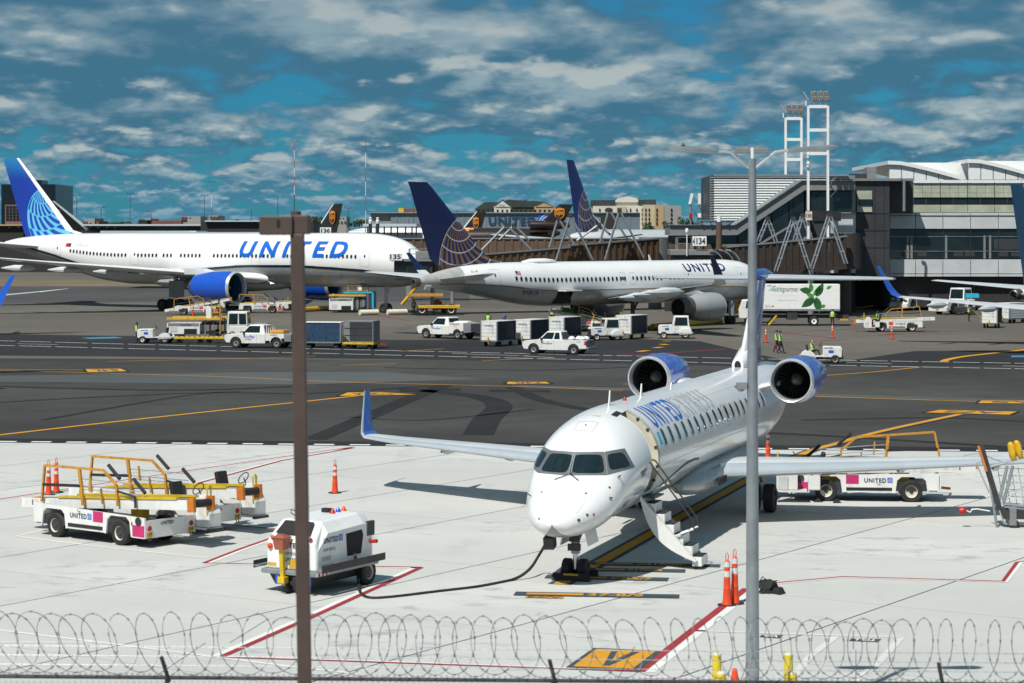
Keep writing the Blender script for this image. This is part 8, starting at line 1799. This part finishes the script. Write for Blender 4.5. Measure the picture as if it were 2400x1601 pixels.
# folded wire cart at the right edge
q = G(2345, 1238); s_ = q.y / F; WC = thing('wire_frame_cart', 'folded grey wire frame cart with orange pads at the right edge', 'cart', (q.x, q.y, 0))
def wp(px, py, dy=0.0): v = P(px, py, q.y + dy); return Vector((v.x - q.x, dy, v.z))
mb = MB(); mb.bar(wp(2298, 1042), wp(2343, 1195), .12, .16, M_DKMETAL); mb.build('main_beam', WC, smooth=False); mb = MB(); mb.bar(wp(2293, 1046, -.1), wp(2312, 1105, -.1), .05, .07, M_ORG2); mb.build('orange_strip', WC, smooth=False)
for a, b, r in (((2318, 1094), (2420, 1068), .03), ((2308, 1068), (2360, 1088), .02), ((2288, 1086), (2312, 1080), .02), ((2288, 1086), (2318, 1155), .022), ((2316, 1105), (2337, 1238), .04), ((2361, 1092), (2340, 1180), .05), ((2374, 1092), (2352, 1178), .05), ((2333, 1160), (2344, 1200), .03), ((2344, 1200), (2354, 1228), .025), ((2330, 1160), (2383, 1128), .025), ((2346, 1178), (2400, 1140), .03), ((2350, 1180), (2440, 1192), .035), ((2355, 1188), (2440, 1200), .035)):
    mb = MB(); mb.cyl(wp(*a), wp(*b), r, M_CHROME if r < .04 else M_METAL, n=8); mb.build('frame_tube', WC)
for k in range(7): mb = MB(); mb.cyl(wp(2338 + k * 16, 1095, .2), wp(2352 + k * 16, 1185, .2), .012, M_CHROME, n=6); mb.build('wire', WC)
for k in range(6): mb = MB(); mb.cyl(wp(2336 + k * 3, 1098 + k * 16, .22), wp(2450, 1100 + k * 17, .22), .012, M_CHROME, n=6); mb.build('wire', WC)
for a, b in (((2368, 1036), (2376, 1080)), ((2382, 1032), (2392, 1075))): mb = MB(); mb.loft([[wp(a[0] + (b[0] - a[0]) * t, a[1] + (b[1] - a[1]) * t) + Vector((.11 * k * math.cos(w), .13 * k * math.sin(w), 0)) for w in [2 * math.pi * i / 10 for i in range(10)]] for t, k in ((0, .4), (.12, .9), (.5, 1.1), (.85, .95), (1, .4))], M_YEL); mb.build('orange_pad', WC)
mb = MB(); mb.tube([wp(2320, 1198), wp(2290, 1193), wp(2278, 1194), wp(2274, 1201), wp(2264, 1196)], .022, M_WHITE, 6); mb.build('knob_arm', WC); mb = MB(); mb.lathe([(-.12, .02), (-.1, .09), (0, .125), (.1, .09), (.12, .02)], wp(2256, 1197), (1, 0, 0), M_RED, 14); mb.build('red_ball', WC)
mb = MB(); mb.box(.10, 1.6, -.1, .4, .28, .55, M_DKMETAL); mb.box(.25, .45, -.15, .45, .10, .60, M_GREYP); mb.build('undercarriage', WC, smooth=False)
for x in (.4, 1.4): wheel(WC, (x, -.1, .14), .14, .08, M_DKMETAL, n=12)
# grey double arm lamp post
YP = 39.0; xp = XA(1763.5, YP)
LP = thing('lamp_post', 'tall grey steel lamp post with two flat lamp heads right of centre', 'lamp post', (xp, YP, 0)); lz = lambda py: ZA(py, YP); lx = lambda px: XA(px, YP) - xp
mb = MB(); mb.lathe([(0, .16), (.02, .128), (lz(1601), .121), (lz(1100), .105), (lz(700), .083), (lz(372), .066), (lz(371), .001)], (0, 0, 0), (0, 0, 1), M_METAL, 24); mb.build('pole', LP)
for py in (1556, 1010, 690): mb = MB(); mb.lathe([(-.012, .118 if py > 1200 else .1), (.012, .118 if py > 1200 else .1)], (0, 0, lz(py)), (0, 0, 1), M_DKMETAL, 20); mb.build('joint_band', LP) if py == 1556 else None
mb = MB(); mb.box(-.28, -.10, -.08, .08, lz(912), lz(897), M_GREYP); mb.build('junction_box', LP, smooth=False)
for pts in ([(1757, 394), (1713, 357), (1700, 355), (1681, 355)], [(1770, 394), (1817, 356), (1830, 354), (1849, 353)]): mb = MB(); mb.tube([(lx(a), 0, lz(b)) for a, b in pts], .028, M_CHROME, 10); mb.build('arm', LP)
for a, b, tilt in (((1567, 347.5), (1683, 355), 1), ((1847, 353.5), (1964, 344.5), -1)):
    x0, x1 = lx(a[0]), lx(b[0]); z0, z1 = lz(a[1]), lz(b[1]); mb = MB(); rings = []
    for t_ in (0, .08, .5, .85, 1):
        wy = .17 * (.35 + .65 * min(1, t_ * 6, (1 - t_) * 8 + .3)); th = .035 if t_ in (0, 1) else .08; c_ = Vector((x0 + (x1 - x0) * t_, 0, z0 + (z1 - z0) * t_)); rings.append([c_ + Vector((0, y, z)) for y, z in ((-wy, -th * .5), (wy, -th * .5), (wy, th * .2), (wy * .6, th * .6), (-wy * .6, th * .6), (-wy, th * .2))])
    mb.loft(rings, M_METAL); h = mb.build('lamp_head', LP); mb = MB(); mb.add([(x0 + (x1 - x0) * t_, y, z0 + (z1 - z0) * t_ - .032) for t_, y in ((.2, -.12), (.9, -.12), (.9, .12), (.2, .12))], [(0, 1, 2, 3)], M_REFL); mb.build('lens', h, smooth=False)
mb = MB(); mb.cyl((0, 0, lz(372)), (0, 0, lz(346)), .03, M_WHITE, n=10); mb.build('top_spigot', LP)
for a, b in ((1722, 1756), (1769, 1801)): mb = MB(); mb.box(lx(a), lx(b), -.06, .02, lz(360), lz(347), M_GREYP); mb.build('panel', LP, smooth=False, bevel=.01)
mb = MB(); mb.lathe([(0, .03), (.03, .04), (.07, .01)], (lx(1601), 0, lz(345)), (0, 0, 1), M_DKMETAL, 8); mb.build('photocell', LP)
# brown post with box head
YB = 21.0; BP = thing('brown_post', 'dark brown post with a box head, out of focus left of centre', 'post', (XA(726, YB), YB, 0)); x0 = XA(726, YB); bz = lambda py: ZA(py, YB); bxx = lambda px: XA(px, YB) - x0
mb = MB(); mb.bar((bxx(733), 0, 0), (bxx(697), 0, bz(548)), .135, .125, M_POST); mb.build('post', BP, smooth=False, bevel=.01)
mb = MB(); mb.box(bxx(610), bxx(688), -.09, .16, bz(551), bz(506), M_POST); mb.build('box_head', BP, smooth=False, bevel=.012); mb = MB(); mb.box(bxx(689), bxx(724), -.06, .20, bz(549), bz(504), M_POST); mb.build('side_housing', BP, smooth=False, bevel=.012)
mb = MB(); mb.cyl((bxx(693), .02, bz(505)), (bxx(693), .02, bz(495)), .05, M_POST, n=14); mb.build('cap', BP); mb = MB(); mb.box(bxx(651), bxx(658), -.096, -.088, bz(532), bz(515), M_DARK); mb.build('slot', BP, smooth=False)
# yellow bollards
for px, pt, Y, lab in ((1680, 1532, 41.2, 'tall yellow bollard left of the grey pole'), (1690, 1576, 40.2, 'front yellow bollard left of the grey pole'), (1848, 1532, 41.2, 'tall yellow bollard right of the grey pole'), (1857, 1576, 40.2, 'front yellow bollard right of the grey pole')):
    z = ZA(pt, Y); mb = MB(); mb.lathe([(0, .085), (z - .02, .085)], (0, 0, 0), (0, 0, 1), mat('bollard_yellow', (.66, .50, .015), .45, dirt=.15), 20); mb.lathe([(z - .02, .086), (z, .078), (z + .02, .04), (z + .022, .001)], (0, 0, 0), (0, 0, 1), M_CREAM, 20); o_ = mb.build('bollard'); o_.location = (XA(px, Y), Y, 0); tag(o_, lab, 'bollard', 'yellow bollards by the fence')
# chain link fence with razor coil
YF = 27.4; FE = thing('security_fence', 'chain link security fence topped with coiled razor wire', 'fence', (0, YF, 0)); xl, xr = -8.2, 8.2
zr = lambda x: 3.39 - .008 * x
mb = MB(); mb.cyl((xl, 0, zr(xl)), (xr, 0, zr(xr)), .024, M_DKMETAL, n=10); mb.build('top_rail', FE)
for px in (-506, 391, 1297, 2205, 3100):
    x = XA(px, YF); mb = MB(); mb.cyl((x, .03, 0), (x, .03, zr(x)), .03, M_DKMETAL, n=10); p_ = mb.build('post', FE); mb = MB(); mb.bar((x + .03, 0, zr(x) - .05), (x - .05, -.12, zr(x) + .28), .035, .035, M_DKMETAL); mb.build('outrigger_arm', p_, smooth=False)
mb = MB(); step = .072; n = int((xr - xl) / step); hgt = 3.39
for i in range(-int(hgt / step), n):
    for sg in (1, -1):
        xa = xl + i * step if sg > 0 else xl + (i + int(hgt / step)) * step; xb = xa + sg * hgt
        pa, pb = Vector((xa, sg * .003, 0.02)), Vector((xb, sg * .003, hgt - .01))
        lo, hi = 0.0, 1.0
        for lim, up in ((xl, sg > 0), (xr, sg < 0)):
            t = (lim - xa) / (xb - xa)
            if (up and sg > 0) or (not up and sg < 0): lo = max(lo, t)
            else: hi = min(hi, t)
        if sg < 0: lo = max(0, (xr - xa) / (xb - xa)) if xa > xr else 0; hi = min(1, (xl - xa) / (xb - xa)) if xb < xl else 1
        else: lo = max(0, (xl - xa) / (xb - xa)) if xa < xl else 0; hi = min(1, (xr - xa) / (xb - xa)) if xb > xr else 1
        if hi <= lo: continue
        a, b = pa.lerp(pb, lo), pa.lerp(pb, hi); mb.bar(a, b, .0035, .0035, M_METAL)
tag(mb.build('chain_link_mesh', FE, smooth=False), kind='stuff')
mb = MB()
for i in range(int((xr - xl) / .036)): x = xl + i * .036; mb.bar((x, 0, zr(x)), (x + (.012 if i % 2 else -.012), 0, zr(x) + .055), .005, .005, M_DKMETAL)
tag(mb.build('wire_twists', FE, smooth=False), kind='stuff')
for k, z in enumerate((.16, .28, .40)):
    mb = MB(); mb.cyl((xl, -.05 - k * .03, zr(xl) + z), (xr, -.05 - k * .03, zr(xr) + z), .0035, M_METAL, n=5)
    for i in range(int((xr - xl) / .12)): x = xl + i * .12; mb.bar((x - .012, -.05 - k * .03, zr(x) + z - .012), (x + .012, -.05 - k * .03, zr(x) + z + .012), .004, .004, M_METAL)
    mb.build('barbed_strand', FE)
M_RAZOR = mat('dull_razor_wire', (.19, .21, .22), .5, metal=.4)
rnd = random.Random(12); pts = []; x = xl; th = 0.0; N = 30
while x < xr:
    pit = .275 + .06 * math.sin(x * 1.3) + .03 * math.sin(th * .7) - .004 * x; th += 2 * math.pi / N; x += pit / N
    rr = .372 + .014 * math.sin(x * 2.7) + .012 * math.sin(th * .37) + .01 * math.sin(th * .51 + x)
    pts.append(Vector((x + (.235 + .05 * math.sin(x * 1.9)) * math.cos(th + .25 + .25 * math.sin(x * .9)), -.02 + rr * math.cos(th) * .55, zr(x) + .42 + rr * math.sin(th))))
mb = MB(); mb.tube(pts, .0046, M_RAZOR, 4)
for i in range(0, len(pts) - 1, 3):
    d = (pts[i + 1] - pts[i]).normalized(); u = d.cross(Vector((0, 1, .3))).normalized(); c = pts[i]
    mb.add([c + d * .016 + u * .017, c + u * .004, c - d * .018 + u * .018, c - d * .018 - u * .018, c - u * .004, c + d * .018 - u * .018], [(0, 1, 2, 3, 4, 5)], M_RAZOR)
tag(mb.build('razor_coil', FE, smooth=False), kind='stuff')
for a, b in (((365, 1585), (482, 1507)), ((538, 1507), (625, 1453)), ((1445, 1599), (1487, 1516)), ((2000, 1522), (2000, 1478)), ((2006, 1601), (2006, 1523)), ((1734, 1601), (1752, 1552))): v0, v1 = P(*a, YF - .3), P(*b, YF - .3); mb = MB(); mb.cyl((v0.x, -.3, v0.z), (v1.x, -.3, v1.z), .0045, M_DKMETAL, n=5); mb.build('loose_wire', FE)
